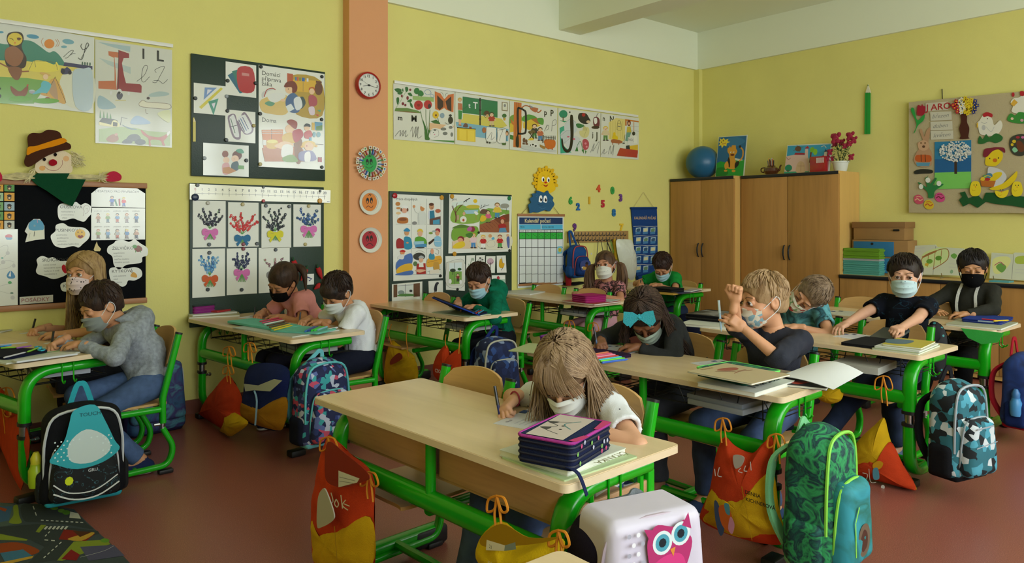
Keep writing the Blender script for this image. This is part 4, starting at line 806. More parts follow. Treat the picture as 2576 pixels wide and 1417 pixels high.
strip([1660, 400, 2042, 444, 2038, 842, 1657, 816], '''e 2a8a6a 1706 455 38 36;l 6a4a34 9 1704 480 1704 520;p 2a9a6a 1670 510 1740 520 1715 530;p 3aa888 1672 580 1712 560 1720 640 1690 720 1730 760 1780 800 1680 810;b ccd4d4 1720 540 1770 500 1820 530 1830 600 1780 640 1720 610;b c4cccc 1680 650 1700 610 1750 600 1790 640 1770 700 1710 720;b d0d4d4 1730 690 1780 650 1850 670 1855 740 1800 790 1740 760;c 7a8a8a 2 1720 540 1770 500 1820 530;c 7a8a8a 2 1680 650 1750 600 1790 640 1710 720
b 1a1418 1768 470 1780 460 1792 475 1798 560 1796 680 1780 770 1750 802 1715 790 1692 740 1688 680 1700 680 1710 740 1740 775 1762 740 1770 640 1766 540;e 444 1764 438 7 8;b 2a2830 1842 460 1860 445 1910 450 1935 485 1950 520 1920 545 1870 535 1840 500;e a8242c 1888 462 16 16;e d8c0a0 1930 525 18 14;c 665 3 1885 540 1885 550
b 6a2a3a 1975 500 2000 478 2030 500 2032 560 2010 590 1980 560;b e8e8e0 1980 500 2005 490 2010 530 1990 545;c 543 4 2005 480 2010 460 2022 448;e 3a2a28 1995 575 36 14;b d8d090 1850 610 1880 600 1920 570 1940 600 1930 650 1900 670 1860 650;b c8c080 1880 600 1895 560 1920 600;c 8a8a4a 2 1890 660 1920 580;b 3a7a4a 1820 545 1850 540 1895 560 1860 580 1830 575
T 111 46 1966 660 j;T 111 64 2000 680 J;b b84a5a 1880 690 1910 680 1935 710 1930 760 1900 780 1880 750;e e08a9a 1905 720 10 10;e e08a9a 1915 750 9 9;p 3a7a3a 1810 790 1830 740 1840 790;c 3a7a3a 4 1830 740 1860 700 1880 780;p 3a7a3a 1870 780 1890 770 1890 812;p 3a7a3a 1900 780 1915 790 1905 815;e c46 1750 660 12 5;e c46 1800 680 12 6;c 777 3 1950 800 1985 720 1970 790 2030 700 2010 810''',
      'letter poster with j, J, a hedgehog and autumn fruit')
strip([2046, 446, 2386, 492, 2384, 866, 2042, 842], '''T 111 44 2060 514 n;T 111 54 2122 524 N;p e0d080 2115 530 2180 490 2262 500 2260 690 2240 700 2112 680;''' + ''.join(f'l c8b860 3 {2130+i*22} 520 {2130+i*22} 680;' for i in range(6)) + '''k d8c8a0 5a8a4a d8b838 2086 565 130;e e8c020 2165 636 12 18;b e0c020 2148 655 2165 640 2195 660 2190 685 2150 680;c 333 2 2188 595 2195 530 2205 510 2222 530 2226 600 2188 595;r 333 2196 540 2220 545;r 666 2196 560 2220 570
b a8603c 2135 690 2160 680 2210 690 2235 700 2238 712 2210 720 2160 715 2140 712;l a8603c 6 2150 712 2150 732;l a8603c 6 2205 715 2205 732;p c8742c 2262 500 2384 518 2384 530 2275 515 2275 560 2262 560;p d8dcd4 2290 520 2384 530 2384 640 2330 640;l c8742c 5 2340 525 2340 620;l 999 2 2290 560 2384 570;l 999 2 2290 600 2384 610
e 7a3020 2296 535 16 28;e dba888 2296 540 9 12;p c8b040 2280 570 2310 565 2318 620 2275 620;p 6a9a8a 2275 620 2315 620 2290 700 2262 695;l 444 3 2260 640 2250 715;e 333 2248 718 12 5;e 2a2a28 2338 630 14 18;p e8e8d8 2320 650 2365 650 2370 720 2300 720;p dcdcd4 2286 665 2340 660 2340 735 2285 742;t 333 22 2290 695 NOC;p 1a2430 2270 740 2300 735 2310 800 2290 812 2270 780;p e0b830 2300 742 2376 730 2376 812 2310 805
p b8402c 2215 760 2376 782 2370 848 2186 830;c 777 3 2048 820 2075 770 2070 815 2100 790;c 777 3 2110 815 2130 740 2135 815 2160 730 2150 825''', 'letter poster with n, N and a family reading the newspaper, last of the strip')
hrail(176, 160, 2370, 480, VD, 'white hanging rail above the five letter posters', off=.02)
# ------------------------------------------------ second green board
board(VE, 72, 146, 1172, 1190, gm, 'dark green board with the adult jobs and spring posters', th=.02)
s = Sheet(WA, VE, off=.024).base(PAP, pts=[98, 172, 555, 195, 550, 930, 105, 958], smooth=False)
cellsx, cellsy = ((128, 268), (272, 404), (408, 532)), ((216, 446), (452, 662), (668, 896))
art = 't 333 24 128 228 Práce dospělých;'
for cx0, cx1 in cellsx:
    for cy0, cy1 in cellsy: art += f'l 777 2 {cx1} {cy0} {cx1} {cy1};l 777 2 {cx0} {cy1} {cx1} {cy1};'
art += '''e c08040 145 262 22 18;e e2c090 150 345 22 12;e c88848 150 300 20 10;e e0a890 204 322 24 24;b eee 185 290 190 278 230 280 232 298 205 302;e 7a4a30 176 315 8 16;e 7a4a30 232 315 8 16;b eee 150 365 180 350 235 350 245 400 150 400;b b87030 138 410 160 385 225 385 238 410 225 436 150 436;e 8a4a20 188 402 36 14
b d8dcd8 330 340 380 330 400 370 395 440 330 440;e d08a50 365 300 20 28;p e8e8e0 345 258 385 250 398 310 350 280;e d89868 290 285 12 14;c 999 2 330 350 300 330 290 300;c 888 2 330 350 335 440;e 888 295 435 22 16
e c8906a 448 285 22 30;e 5a3018 446 266 22 14;l 222 4 445 300 460 300;b dde 420 330 450 320 470 340 470 400 425 400;p 2a7a9a 430 325 470 320 478 400 430 410;e b86040 505 325 24 18;p 6a4a40 430 398 528 372 528 450 430 450;p 4a9ac0 460 410 520 400 520 446 460 446
b a02428 132 590 160 570 200 600 215 650 160 662 132 655;b 2a8ab0 200 570 225 555 262 575 270 660 205 664;e d0986a 224 520 22 28;b 2a8ac0 195 505 225 478 254 500 240 512;e d0986a 230 612 12 8
b 5aa030 300 570 345 555 395 580 400 640 310 640;e e0b090 344 528 22 28;b e0c040 318 515 330 488 360 490 372 520 345 505;p 9ac8e0 288 600 378 596 380 628 290 632;p 4a90c0 300 628 400 620 402 650 300 656;e 444 345 655 40 6
b 8ac0e0 470 575 500 550 530 570 534 640 480 640;e d8987a 500 520 20 28;b a02438 476 510 490 484 520 488 522 520 500 500;b 3a2418 420 610 440 595 465 575 470 590 430 628;e 7a9a3a 440 525 18 10;e a0b0b0 470 508 20 8;l d8e0e0 4 470 600 530 600
b 4a70b8 132 790 200 730 268 710 268 800 180 830 132 860;b e0b030 134 850 190 810 268 800 268 860 200 880 140 890;b 4a70b8 134 890 268 860 268 900 140 904;e d89060 185 700 20 20;b c02820 160 690 185 674 210 684 205 696;b ddd 140 750 165 720 200 720 190 760
e 3a3a34 335 735 54 34;p a82820 312 800 392 795 396 892 312 895;p e8e8e0 335 790 370 790 375 830 332 830;e e0b090 352 760 20 30;b aab0b4 330 740 352 726 376 738 372 752 335 752;b e0b090 300 860 340 850 395 860 340 880;e 5a7a4a 300 800 18 22;c 999 2 300 700 340 680 385 700
b e0a838 410 760 460 740 528 730 530 800 410 830;b 3a90b0 425 720 450 700 472 725 470 760 428 760;e e0a080 452 690 14 26;b c89840 465 790 510 790 515 860 470 862;c a87020 3 410 790 530 760;c 444 3 410 870 530 850;p e8e0d0 430 860 510 850 520 885 430 892;c 666 2 485 672 510 680 505 715 480 705'''
s.draw(art); s.build('poster', 'poster Prace dospelych with nine drawn scenes of adults at work', 'poster')
s = Sheet(WA, VE, off=.024).base(PAP, pts=[608, 176, 1172, 196, 1162, 690, 600, 708], smooth=False)
s.draw('''t 333 24 632 230 Jaro;p dce8e4 632 250 870 215 875 300 632 300;b 8ab04a 632 330 700 270 780 290 870 290 872 425 640 430;p 9ac4d8 740 320 870 315 860 350 760 352;b c8b840 760 285 800 270 872 275 872 300 780 302;c 6a4028 12 665 425 670 380 660 330;c 6a4028 6 665 350 640 300 632 280;c 6a4028 6 665 345 700 290 720 270;c 6a4028 4 662 330 672 280 680 252;c 6a4028 3 690 305 735 262;c 6a4028 3 650 320 640 270;e e8c020 842 236 18 18;c 222 7 735 248 765 225 795 212;c 222 4 760 245 770 220;b eee 830 335 850 330 870 350 850 362;c d44 2 848 360 850 405;r b8a080 674 362 696 405;b e8e8e0 706 390 735 370 762 390 755 425 712 425;e d8a888 740 350 12 16;e b84a30 735 408 10 12
p dce4e4 882 215 1148 225 1148 340 882 300;p 7aa84a 882 330 960 300 1148 320 1148 370 1100 350 880 460;b 6a5040 885 330 910 308 950 318 960 350 890 350;p 9a5a3a 880 450 1010 400 1140 350 1145 440 1148 520 880 518;p 7a4028 1010 400 1100 360 1148 352 1148 420 1060 440''' + ''.join(f';l 7a3c24 3 {890+i*24} {475-i*12} {930+i*24} {515-i*12}' for i in range(7)) + ''';c 444038 4 885 305 920 285 965 270;c 444038 3 910 290 930 265;c 444038 4 890 300 900 270;k e0c040 4a90b8 8a6a3a 1038 252 140;k d8608a 7a9a3a 4a2a1a 956 322 110;b e0c030 882 400 900 365 940 380 925 415 890 420;e d8a080 1084 420 16 20;b a83a28 1060 395 1085 378 1110 392 1110 402;b a82828 1050 450 1100 440 1120 470 1060 485;p 5a90b8 1060 480 1110 475 1125 515 1050 520;c 665 3 1080 310 1085 270;c 665 3 1065 300 1110 265;c 665 3 1120 330 1125 275;e 9a9a90 1105 280 40 22
b 7aa83a 632 500 680 470 720 460 790 462 860 470 862 540 780 600 640 590;b 5a8030 632 480 700 448 760 455 800 470 700 480;p e0c8a8 632 600 760 560 862 560 862 664 632 666;e 8a2a30 710 578 30 26;e e0a080 705 588 24 20;b e8c830 640 640 680 610 735 600 745 640 700 662 645 660;k e8c8d0 4a8ac8 c89a3a 822 525 135;e 8a3040 815 490 22 26;b c060a0 765 485 790 465 810 480 800 505 770 505;b 4a7a30 750 540 800 520 820 540 790 570
b e0dcc8 882 535 1145 535 1145 660 882 660;k c02828 eee e0b840 910 542 122;e d8a070 972 550 16 16;b 5ab0d8 985 570 1005 560 1012 580 990 585;k c02828 4a9a48 8a3a20 1060 540 118;e d8a888 1130 545 12 14;b 5a6aa8 1120 570 1145 560 1145 650 1130 650;c aaa 2 940 620 970 590 1010 600 1010 640 960 650 940 620''')
s.build('poster', 'poster Jaro with four drawn spring scenes', 'poster')
card(VE, [573, 732, 750, 728, 748, 1045, 578, 1035], 'tall white card of a window with a spring garden behind it', 'p d8d8d0 580 785 740 765 740 1005 580 1000;c 888 3 585 790 738 770 738 1000 585 995 585 790;p 7aa84a 608 860 720 860 720 980 606 985;p dce8ec 608 795 722 788 720 870 608 870;l 555 3 652 790 652 985;e 2a3a2a 640 860 26 16;l 2a2a20 5 640 900 642 860;e 2a5a2a 700 850 18 12;k 8a3a30 333 433 685 890 70;e eee 615 960 14 22;e eee 710 965 12 20', name='window_card', cat='card')
def small(pts, art, label): card(VE, pts, label, art, name='nature_card', group='small nature cards on the second green board')
small([762, 726, 840, 724, 835, 882, 758, 880], 'c 5a7a5a 5 792 865 800 800 812 750;c 5a7a5a 5 780 860 785 800;e 9a9 822 762 9 14', 'small white card with a snowdrop drawing')
small([850, 726, 930, 724, 926, 884, 846, 882], 'c 556 4 888 830 885 760;c 556 3 888 800 905 745;c 556 3 888 800 868 760;p 4a7a3a 865 845 880 800 890 845;p 4a7a3a 890 845 905 795 912 845;e 555 886 750 10 8;e 555 908 765 8 7', 'small white card with dark flower stems, above the writing boy')
small([940, 732, 1024, 732, 1018, 884, 936, 882], 'e c8a8b8 978 780 30 30;c 332a28 6 976 860 978 790;c 332a28 3 976 810 952 790;c 332a28 3 976 805 1004 784', 'small white card with a bare tree')
small([1034, 728, 1116, 726, 1124, 880, 1038, 882], 'b d8a820 1055 800 1062 765 1080 755 1090 790 1105 800 1095 835 1070 840 1056 825;c 888 4 1080 740 1088 795;c 444 4 1075 860 1092 835', 'small white card with a yellow bird')
small([990, 905, 1112, 902, 1114, 1010, 992, 1005], 'p a8c8b8 1000 945 1110 940 1110 990 1000 990;b b03040 1035 930 1048 910 1062 925 1055 945', 'small white card with a red rooster behind the green hood')
small([420, 958, 550, 950, 552, 1060, 424, 1062], 'b 2a2c34 470 1040 480 985 500 965 515 975 500 1000 495 1050;c 2a2c34 6 485 1040 470 1060', 'small white card with a swallow at the foot of the board')
card(VE, [92, 985, 366, 960, 364, 1190, 92, 1180], 'large white card of an open window, low on the second board', 'p 6a4a34 106 990 140 988 140 1100 106 1104;p 6a4a34 286 980 344 974 344 1095 286 1098;p dde4e4 142 992 284 980 284 1096 142 1100;c 667 3 142 1000 284 990;c 667 4 212 985 212 1098;e 8a9a9a 175 1060 30 20;b 5a8a4a 150 1080 200 1070 280 1075 280 1092 150 1094;e 333 262 1045 14 12', name='window_card')
for c, x, y, l, r_ in (('b01828', 118, 188, 'top left of the adult jobs poster', .022), ('c9922a', 540, 205, 'top right of the adult jobs poster', .02), ('c9922a', 633, 195, 'top left of the spring poster', .02), ('1a7a4a', 1148, 212, 'top right of the spring poster', .02), ('111a1a', 872, 520, 'middle of the spring poster', .012), ('111a1a', 1150, 682, 'bottom right of the spring poster', .013), ('c9922a', 655, 712, 'top of the tall window card', .02), ('111a1a', 528, 910, 'bottom right of the adult jobs poster', .013), ('111a1a', 682, 1030, 'foot of the tall window card', .012)):
    magnet(c, VE, x, y, '%s magnet at the %s' % (cn[c], l), .028, r_)
# ------------------------------------------------ sun, cloud and weather calendar
sun = thing('sun_cutout', 'yellow smiling sun cut-out above the blue cloud', 'decoration')
SU = lambda off, th: Sheet(WA, VE, off=off, th=th, m=mat('foam_cutout', 'fff', .7, kind='attr', spec=.2))
cx, cy = 1472, 60
for i in range(15):
    a = R(-205 + i * 17); c_, s_ = math.cos(a), math.sin(a); L1, L2 = 62, 118 if i % 2 else 104; q = [(L1, -10), ((L1 + L2) / 2, -17), (L2, -10), (L2 + 6, 2), (L2, 12), ((L1 + L2) / 2, 15), (L1, 10)]
    s = SU(.012, .006).base('e8b81c', pts=[z for (l, t) in q for z in (cx + (l * c_ - t * s_) * .95, cy + (l * s_ + t * c_) * 1.15)]); s.build('ray', None, None, parent=sun)
s = SU(.016, .008).base('f0c420', pts=[1400, 60, 1408, 0, 1440, -30, 1470, -36, 1510, -20, 1535, 20, 1545, 80, 1560, 130, 1510, 165, 1440, 160, 1395, 150])
s.draw('e fff 1448 40 13 24;e fff 1496 45 13 24;e 222 1452 45 7 15;e 222 1499 50 7 15;e c83018 1471 70 13 9;b a83020 1450 88 1472 96 1492 86 1484 104 1470 108 1456 100;c c8961c 3 1440 10 1452 4 1460 12;c c8961c 3 1488 12 1498 6 1508 16;c c8961c 3 1430 96 1440 92 1444 84'); s.build('face', None, None, parent=sun)
s = SU(.03, .009).base('2e5f86', pts=[1322, 300, 1318, 270, 1340, 250, 1330, 215, 1355, 195, 1350, 170, 1385, 165, 1390, 142, 1425, 150, 1460, 160, 1490, 142, 1505, 170, 1540, 205, 1535, 230, 1550, 265, 1530, 300, 1505, 330, 1470, 318, 1430, 330, 1400, 340, 1365, 335, 1330, 345, 1326, 325])
s.draw('b fff 1408 235 1415 195 1432 185 1440 210 1436 248 1412 246;b fff 1450 240 1455 195 1472 188 1484 215 1480 250 1456 248;e 111 1430 222 9 17;e 111 1472 225 9 17;e fff 1433 214 3 5;e fff 1475 217 3 5;c 1a4060 3 1400 265 1430 275 1450 268;c 4a7aa0 3 1410 290 1440 305 1470 296;c 4a7aa0 3 1385 170 1395 185 1385 200;c 4a7aa0 3 1500 240 1518 235 1525 250')
s.build('cloud_cutout', 'blue cloud cut-out with big eyes above the weather calendar', 'decoration')
s = Sheet(WA, VE, off=.012).base('dfe6ea', rect=(1224, 374, 1636, 990))
art = 'r 1a3a6a 1238 384 1628 444;r 52b4dc 1238 448 1432 490;r 52b4dc 1438 448 1628 490;t 222 14 1246 476 MĚSÍC;t 222 14 1442 478 ROČNÍ OBDOBÍ;r 1a1a1e 1236 494 1630 976;T e8d8a0 34 1286 430 Kalendář počasí;'
dn = ['PONDĚLÍ', 'ÚTERÝ', 'STŘEDA', 'ČTVRTEK', 'PÁTEK', 'SOBOTA', 'NEDĚLE']
for i in range(7):
    x = 1240 + i * 55.6; art += f'r dfe6ea {x} 498 {x+52} 516;t 333 9 {x+4} 512 {dn[i][:6]};r 34b444 {x} 522 {x+52} 574;' + ''.join(f'e 1a6a2a {x+26+dx} {547+dy} 4 4;' for dx, dy in [(0, 0), (-14, -12), (14, 12), (-14, 12), (14, -12), (-14, 0), (14, 0)][:i + 1])
    for j in range(5): art += f'r e2e8ea {x} {580+j*79} {x+52} {580+j*79+73};'
s.draw(art + 'p 7ac0d8 1578 645 1622 642 1618 708 1576 712;e d8c840 1600 676 15 19;e 8aa040 1600 676 6 7')
cal = s.build('weather_calendar', 'large weather calendar chart Kalendar pocasi with empty white squares', 'calendar')
o = hrail(1217, 366, 1642, 360, VE, 'thin wooden rod at the top of the weather calendar', col=wr, th=.012)
o = hrail(1220, 990, 1636, 966, VE, 'thin wooden rod at the bottom of the weather calendar', col=wr, th=.012)
mb = MB()
for x0, x1 in ((1255, 1320), (1600, 1545)):
    mb = MB().tube([ony(960 + x0 / 3.578, 440 + 358 / 3.578, YW - .01), ony(960 + x1 / 3.578, 440 + 285 / 3.578, YW - .025)], .0022, seg=5)
    tag(mb.build('cord', pm('7a6a4a')), 'thin cord at the %s of the weather calendar, running up behind the cloud' % ('left' if x0 < 1400 else 'right'), 'cord')
# ------------------------------------------------ foam numbers, hook board, pocket calendar
for t, c, x, y, cn_ in (('6', '3aa04a', 1680, 262, 'green'), ('2', '2a6ab0', 1748, 316, 'blue'), ('1', 'e0b028', 1850, 260, 'yellow'), ('4', 'd85830', 1932, 152, 'orange red'), ('0', '3aa04a', 2058, 170, 'green'), ('5', 'c02838', 1972, 290, 'red'), ('3', '6a3a8a', 2132, 236, 'violet'), ('8', '2a70a8', 2070, 370, 'blue'), ('9', '6a3a80', 1716, 500, 'violet'), ('7', 'e8c030', 2138, 502, 'yellow')):
    vs, fs = textmesh(t, 0, .05); p = ony(960 + x / 3.578, 440 + y / 3.578, YW); n0 = len(vs); p2 = ony(960 + x / 3.578, 440 + (y - 62) / 3.578, YW); sc_ = (p2.z - p.z) / .72
    mb = MB(); a = [V((p.x + v.x * sc_, YW - .014, p.z + v.y * sc_)) for v in vs]; b = [q + V((0, .012, 0)) for q in a]; mb.add(a, fs); ed = {}
    for f in fs:
        for i in range(len(f)): e = (f[i], f[(i + 1) % len(f)]); ed[e] = 1
    k = len(a); mb.add(a + b, [(e[1], e[0], e[0] + k, e[1] + k) for e in ed if (e[1], e[0]) not in ed])
    tag(mb.build('foam_number', pm(c, .8)), '%s foam number %s on the wall %s' % (cn_, t, {'6': 'beside the cloud, above the 2', '2': 'left of the yellow 1', '1': 'in the middle of the group', '4': 'highest with the 0', '0': 'to the right of the 4', '5': 'under the 4', '3': 'at the right, above the 8', '8': 'under the 3', '9': 'over the left end of the hook rail', '7': 'over the right end of the hook rail'}[t]), 'number')
hb = board(VE, 1680, 510, 2222, 600, mat('hook_board', 'a88450', .6, kind='wood', var=.1, vscale=20, sc3=(.1, 1, 1)), 'wooden coat rail with two rows of small black hooks', th=.02, name='hook_board')[0]
for r_ in range(2):
    for i in range(15):
        p = ony(960 + (1738 + i * 31.5) / 3.578, 440 + (518 + r_ * 43) / 3.578, YW - .022)
        MB().tube(bend([p, p + V((0, 0, -.034)), p + V((.012, -.012, -.036)), p + V((.014, -.02, -.022))], .006, 2), .0042, seg=5).build('hook', black, hb)
for y in (532, 574): s = Sheet(WA, VE, off=.022).base('ddd', rect=(1712, y - 14, 1730, y + 12)); s.build('name_tag', None, None, parent=hb)
blu = mat('blue_felt', '1e3f7a', .9, bump=.3, bscale=300, spec=.1)
s = Sheet(WA, VE, off=.012, th=.006, m=mat('pocket_felt', 'fff', .85, kind='attr', spec=.15, bump=.2, bscale=300)).base('1f427e', pts=[2243, 300, 2474, 296, 2480, 500, 2482, 920, 2320, 905, 2292, 920], smooth=False)
art = 'T c8a878 24 2270 400 KALENDÁŘ POČASÍ;'
for j in range(5):
    y = 470 + j * 86; art += f'c e0e0d0 3 2262 {y-4} 2330 {y-8} 2400 {y-3} 2478 {y-8};'
    for i in range(3):
        x = 2285 + i * 66 + (j % 2) * 2
        if j == 4 and i == 2: continue
        art += f'p a8c0cc {x} {y+8} {x+44} {y+2} {x+40} {y+62} {x-4} {y+66};b {["3a5a7a","d8d0a0","6a8a6a"][(i+j)%3]} {x+6} {y+20} {x+36} {y+14} {x+32} {y+44} {x+8} {y+48};p 4a80b0 {x-2} {y+44} {x+41} {y+40} {x+40} {y+62} {x-4} {y+66};'
s.draw(art); pk = s.build('pocket_calendar', 'dark blue felt pocket calendar hanging beside the tall cupboard', 'calendar')
a = ony(960 + 2243 / 3.578, 440 + 300 / 3.578, YW - .02); b = ony(960 + 2474 / 3.578, 440 + 298 / 3.578, YW - .02)
MB().tube([a, b], .012, seg=10).build('rod', blu, pk)
t_ = ony(960 + 2358 / 3.578, 440 + 156 / 3.578, YW - .01); MB().tube([a + V((.05, 0, .01)), t_, b + V((-.05, 0, .01))], .002, seg=5).build('cord', pm('c8b890'), pk)
a = ony(960 + 2300 / 3.578, 440 + 930 / 3.578, YW - .03); b = ony(960 + 2480 / 3.578, 440 + 935 / 3.578, YW - .02); MB().tube([a, (a + b) / 2 + V((0, -.01, .025)), b], [.022, .03, .012], seg=10).build('rolled_end', blu, pk)
# ------------------------------------------------ clock and paper plates on the pillar
PY = YW - .1
def pil(x, y, off=0): return ony(860 + x / 2.729, 160 + y / 2.729, PY - off)
ck = thing('wall_clock', 'round red wall clock with white face on the salmon pillar', 'clock')
c0 = pil(190, 148, .045); r0 = (pil(190, 55, .045).z - pil(190, 242, .045).z) / 2
MB().lathe([(r0 * .97, 0), (r0, .012), (r0, .035), (r0 * .93, .045), (r0 * .86, .04)], (c0.x, PY - .001, c0.z), 48, ax=(0, -1, 0), caps=False).lathe([(r0 * .9, 0), (r0 * .88, .02)], (c0.x, PY - .001, c0.z), 32, ax=(0, -1, 0)).build('case', pm('b01c20', .25, coat=.5), ck)
MB().lathe([(r0 * .88, 0), (r0 * .88, .004)], (c0.x, PY - .03, c0.z), 48, ax=(0, -1, 0)).build('dial', pm('dcdcd4', .5), ck)
mb = MB()
for h in range(1, 13):
    vs, fs = textmesh(str(h), 0, .01); a = R(90 - h * 30); q = V((c0.x + math.cos(a) * r0 * .68, PY - .036, c0.z + math.sin(a) * r0 * .68)); k = r0 * .26; cxm = sum(v.x for v in vs) / len(vs)
    mb.add([q + V(((v.x - cxm) * k, 0, (v.y - .35) * k)) for v in vs], fs)
for h in range(60):
    a = R(h * 6); l = .05 if h % 5 else .08; mb.add([V((c0.x + math.cos(a + t) * r0 * q, PY - .036, c0.z + math.sin(a + t) * r0 * q)) for q, t in ((.85, -.008), (.85 - l, -.008), (.85 - l, .008), (.85, .008))], [(0, 1, 2, 3)])
mb.build('numerals', pm('222'), ck)
for ang, l, w_, m_ in ((194, .5, .02, black), (-10, .72, .015, black), (152, .62, .006, black)):
    a = R(ang); d_ = V((math.cos(a), 0, math.sin(a))); p_ = V((-math.sin(a), 0, math.cos(a))); q = V((c0.x, PY - .039, c0.z))
    MB().add([q - d_ * r0 * .12 + p_ * r0 * w_, q - d_ * r0 * .12 - p_ * r0 * w_, q + d_ * r0 * l - p_ * r0 * w_ * .7, q + d_ * r0 * l + p_ * r0 * w_ * .7], [(0, 1, 2, 3)]).build('hand', m_, ck)
MB().lathe([(.008, 0), (.006, .004)], (c0.x, PY - .038, c0.z), 12, ax=(0, -1, 0)).build('hub', black, ck)
plm = pm('dcdcd2', .6); rs = random.Random(3)
for x, y, col, mood, lb in ((188, 686, '2aa04a', 1, 'paper plate with a green smiling face and clothes pegs all round its rim'), (190, 952, 'd88030', 0, 'paper plate with an orange worried face below the pegged plate'), (190, 1212, 'a8202c', -1, 'paper plate with a red sad face, lowest on the pillar')):
    t = thing('paper_plate', lb, 'decoration'); c = pil(x, y); rr = .098 if mood < 1 else .096
    MB().lathe([(.001, .002), (rr * .68, .002), (rr * .74, .01), (rr * .96, .016), (rr, .02), (rr, .018), (rr * .96, .012), (rr * .74, .004), (.001, 0)], (c.x, PY - .002, c.z), 40, ax=(0, -1, 0), caps=False).build('plate', plm, t)
    s = Sheet(('y', PY), (860, 160, 2.729), off=.007, th=.001)
    s.base(col, pts=[q for i in range(14) for q in (x + 51 * math.cos(i * math.pi / 7), y + 62 * math.sin(i * math.pi / 7))])
    d = {1: f'c 1a4a2a 4 {x-26} {y+20} {x-10} {y+30} {x+10} {y+29} {x+26} {y+16}', 0: f'c 6a3010 4 {x-24} {y+38} {x-10} {y+26} {x+4} {y+34} {x+14} {y+38} {x+24} {y+24}', -1: f'c 3a0a10 4 {x-24} {y+40} {x-8} {y+26} {x+10} {y+26} {x+24} {y+40}'}[mood]
    s.draw(f'e 1a1a10 {x-14} {y-10} 10 21;e 1a1a10 {x+12} {y-12} 10 21;e {col} {x-15} {y-2} 5 9;e {col} {x+13} {y-4} 5 9;{d};c 332 3 {x-12} {y-44} {x} {y-52} {x+8} {y-44} {x-2} {y-54} {x+14} {y-50}'); s.build('face', None, None, parent=t)
    if mood == 1:
        for i in range(22):
            a = R(i * 360 / 22 + rs.uniform(-3, 3)); d_ = V((math.cos(a), 0, math.sin(a))); p_ = V((-math.sin(a), 0, math.cos(a))); q = V((c.x, PY - .026, c.z))
            M_ = Matrix(((d_.x, 0, p_.x, q.x), (0, 1, 0, q.y), (d_.z, 0, p_.z, q.z), (0, 0, 0, 1)))
            pg = thing('clothes_peg', '%s clothes peg at %s on the rim of the green face plate' % (['blue', 'green', 'red', 'wooden', 'pink'][i % 5], ['three', 'half past two', 'two', 'quarter past one', 'one', 'half past twelve', 'twelve', 'half past eleven', 'eleven', 'quarter past ten', 'ten', 'nine', 'half past eight', 'eight', 'half past seven', 'seven', 'half past six', 'six', 'half past five', 'five', 'half past four', 'four'][i] + (' o clock' if i % 2 == 0 and 'past' not in ['three', 'half past two', 'two', 'quarter past one', 'one', 'half past twelve', 'twelve', 'half past eleven', 'eleven', 'quarter past ten', 'ten', 'nine', 'half past eight', 'eight', 'half past seven', 'seven', 'half past six', 'six', 'half past five', 'five', 'half past four', 'four'][i] else '')), 'peg', group='pegs around the green face plate')
            MB().box(.068, -.008, -.0035, .122, .008, .0035, M=M_).build('peg_body', pm(['2a6ab8', '2a8a3a', 'c0504a', 'c89a4a', 'b86a7a'][i % 5], .6), pg)
            MB().box(.108, -.012, -.012, .132, -.0085, .012, M=M_).build('peg_card', [pm('e0e0d0', .5)], pg)
            MB().box(.113, -.0128, -.006, .127, -.0121, .006, M=M_).build('peg_picture', [pm(['7a3a2a', '4a8a3a', 'c8a030', '3a6aa0', 'a04a6a', '6a5a3a'][i % 6], .5)], pg)
# ------------------------------------------------ right wall
pe = thing('wall_pencil', 'large green cut-out pencil on the right wall, pointing up', 'decoration')
def rw(pts, col, name, parent, off=.012, th=.01, art='', view=VF, smooth=False):
    s = Sheet(WB, view, off=off, th=th, m=mat('painted_wood', 'fff', .45, kind='attr', spec=.4)).base(col, pts=pts, smooth=smooth); s.draw(art); return s.build(name, None, None, parent=parent)
rw([1930, 200, 1978, 200, 1975, 586, 1923, 588], '1f9a3a', 'barrel', pe, art='l 177a2c 6 1948 200 1944 586')
rw([1936, 190, 1957, 120, 1980, 192, 1978, 202, 1968, 196, 1960, 204, 1950, 196, 1942, 204, 1934, 200], 'dcd8c0', 'tip', pe, art='p 2a6a3a 1952 138 1957 118 1963 138')
cork = tag(Sheet(WB, VG, off=.03, th=.02, m=mat('cork_fabric', 'fff', .9, kind='attr', bump=.3, bscale=120, spec=.1)).base('b8aa88', pts=[70, 190, 700, 130, 1400, 65, 1400, 895, 700, 870, 70, 868], smooth=False).build('pin_board', None, None), 'large beige pin board with spring decorations on the right wall', 'board')
MB().tube([onx(2260 + 268 / 2.443, 180 + 108 / 2.443, XW - .01), onx(2260 + 270 / 2.443, 180 + 170 / 2.443, XW - .02)], .004, seg=6).build('hanger', black, cork)
def pin(pts, col, label, art='', name='cutout', smooth=True, off=.034, th=.003, cat='decoration'):
    s = Sheet(WB, VG, off=off + .02, th=th).base(col, pts=pts, smooth=smooth); s.draw(art); return s.build(name, label, cat)
pin([168, 196, 305, 184, 305, 236, 168, 245], 'c8c2b0', 'paper heading JARO in red letters on the pin board', 'T a8242c 38 172 242 J;T a8242c 38 200 240 ARO', name='heading', smooth=False)
for i, (t, y) in enumerate((('březen', 275), ('duben', 335), ('květen', 392))): pin([196 + i, y - 25, 326 + i * 5, y - 30, 328 + i * 5, y + 22, 198 + i, y + 28], 'cac6b6', 'paper strip with the handwritten month %s under JARO' % ['brezen', 'duben', 'kveten'][i], f'i 8a8a88 24 {206+i*4} {y+14} {t}', name='month_strip', smooth=False)
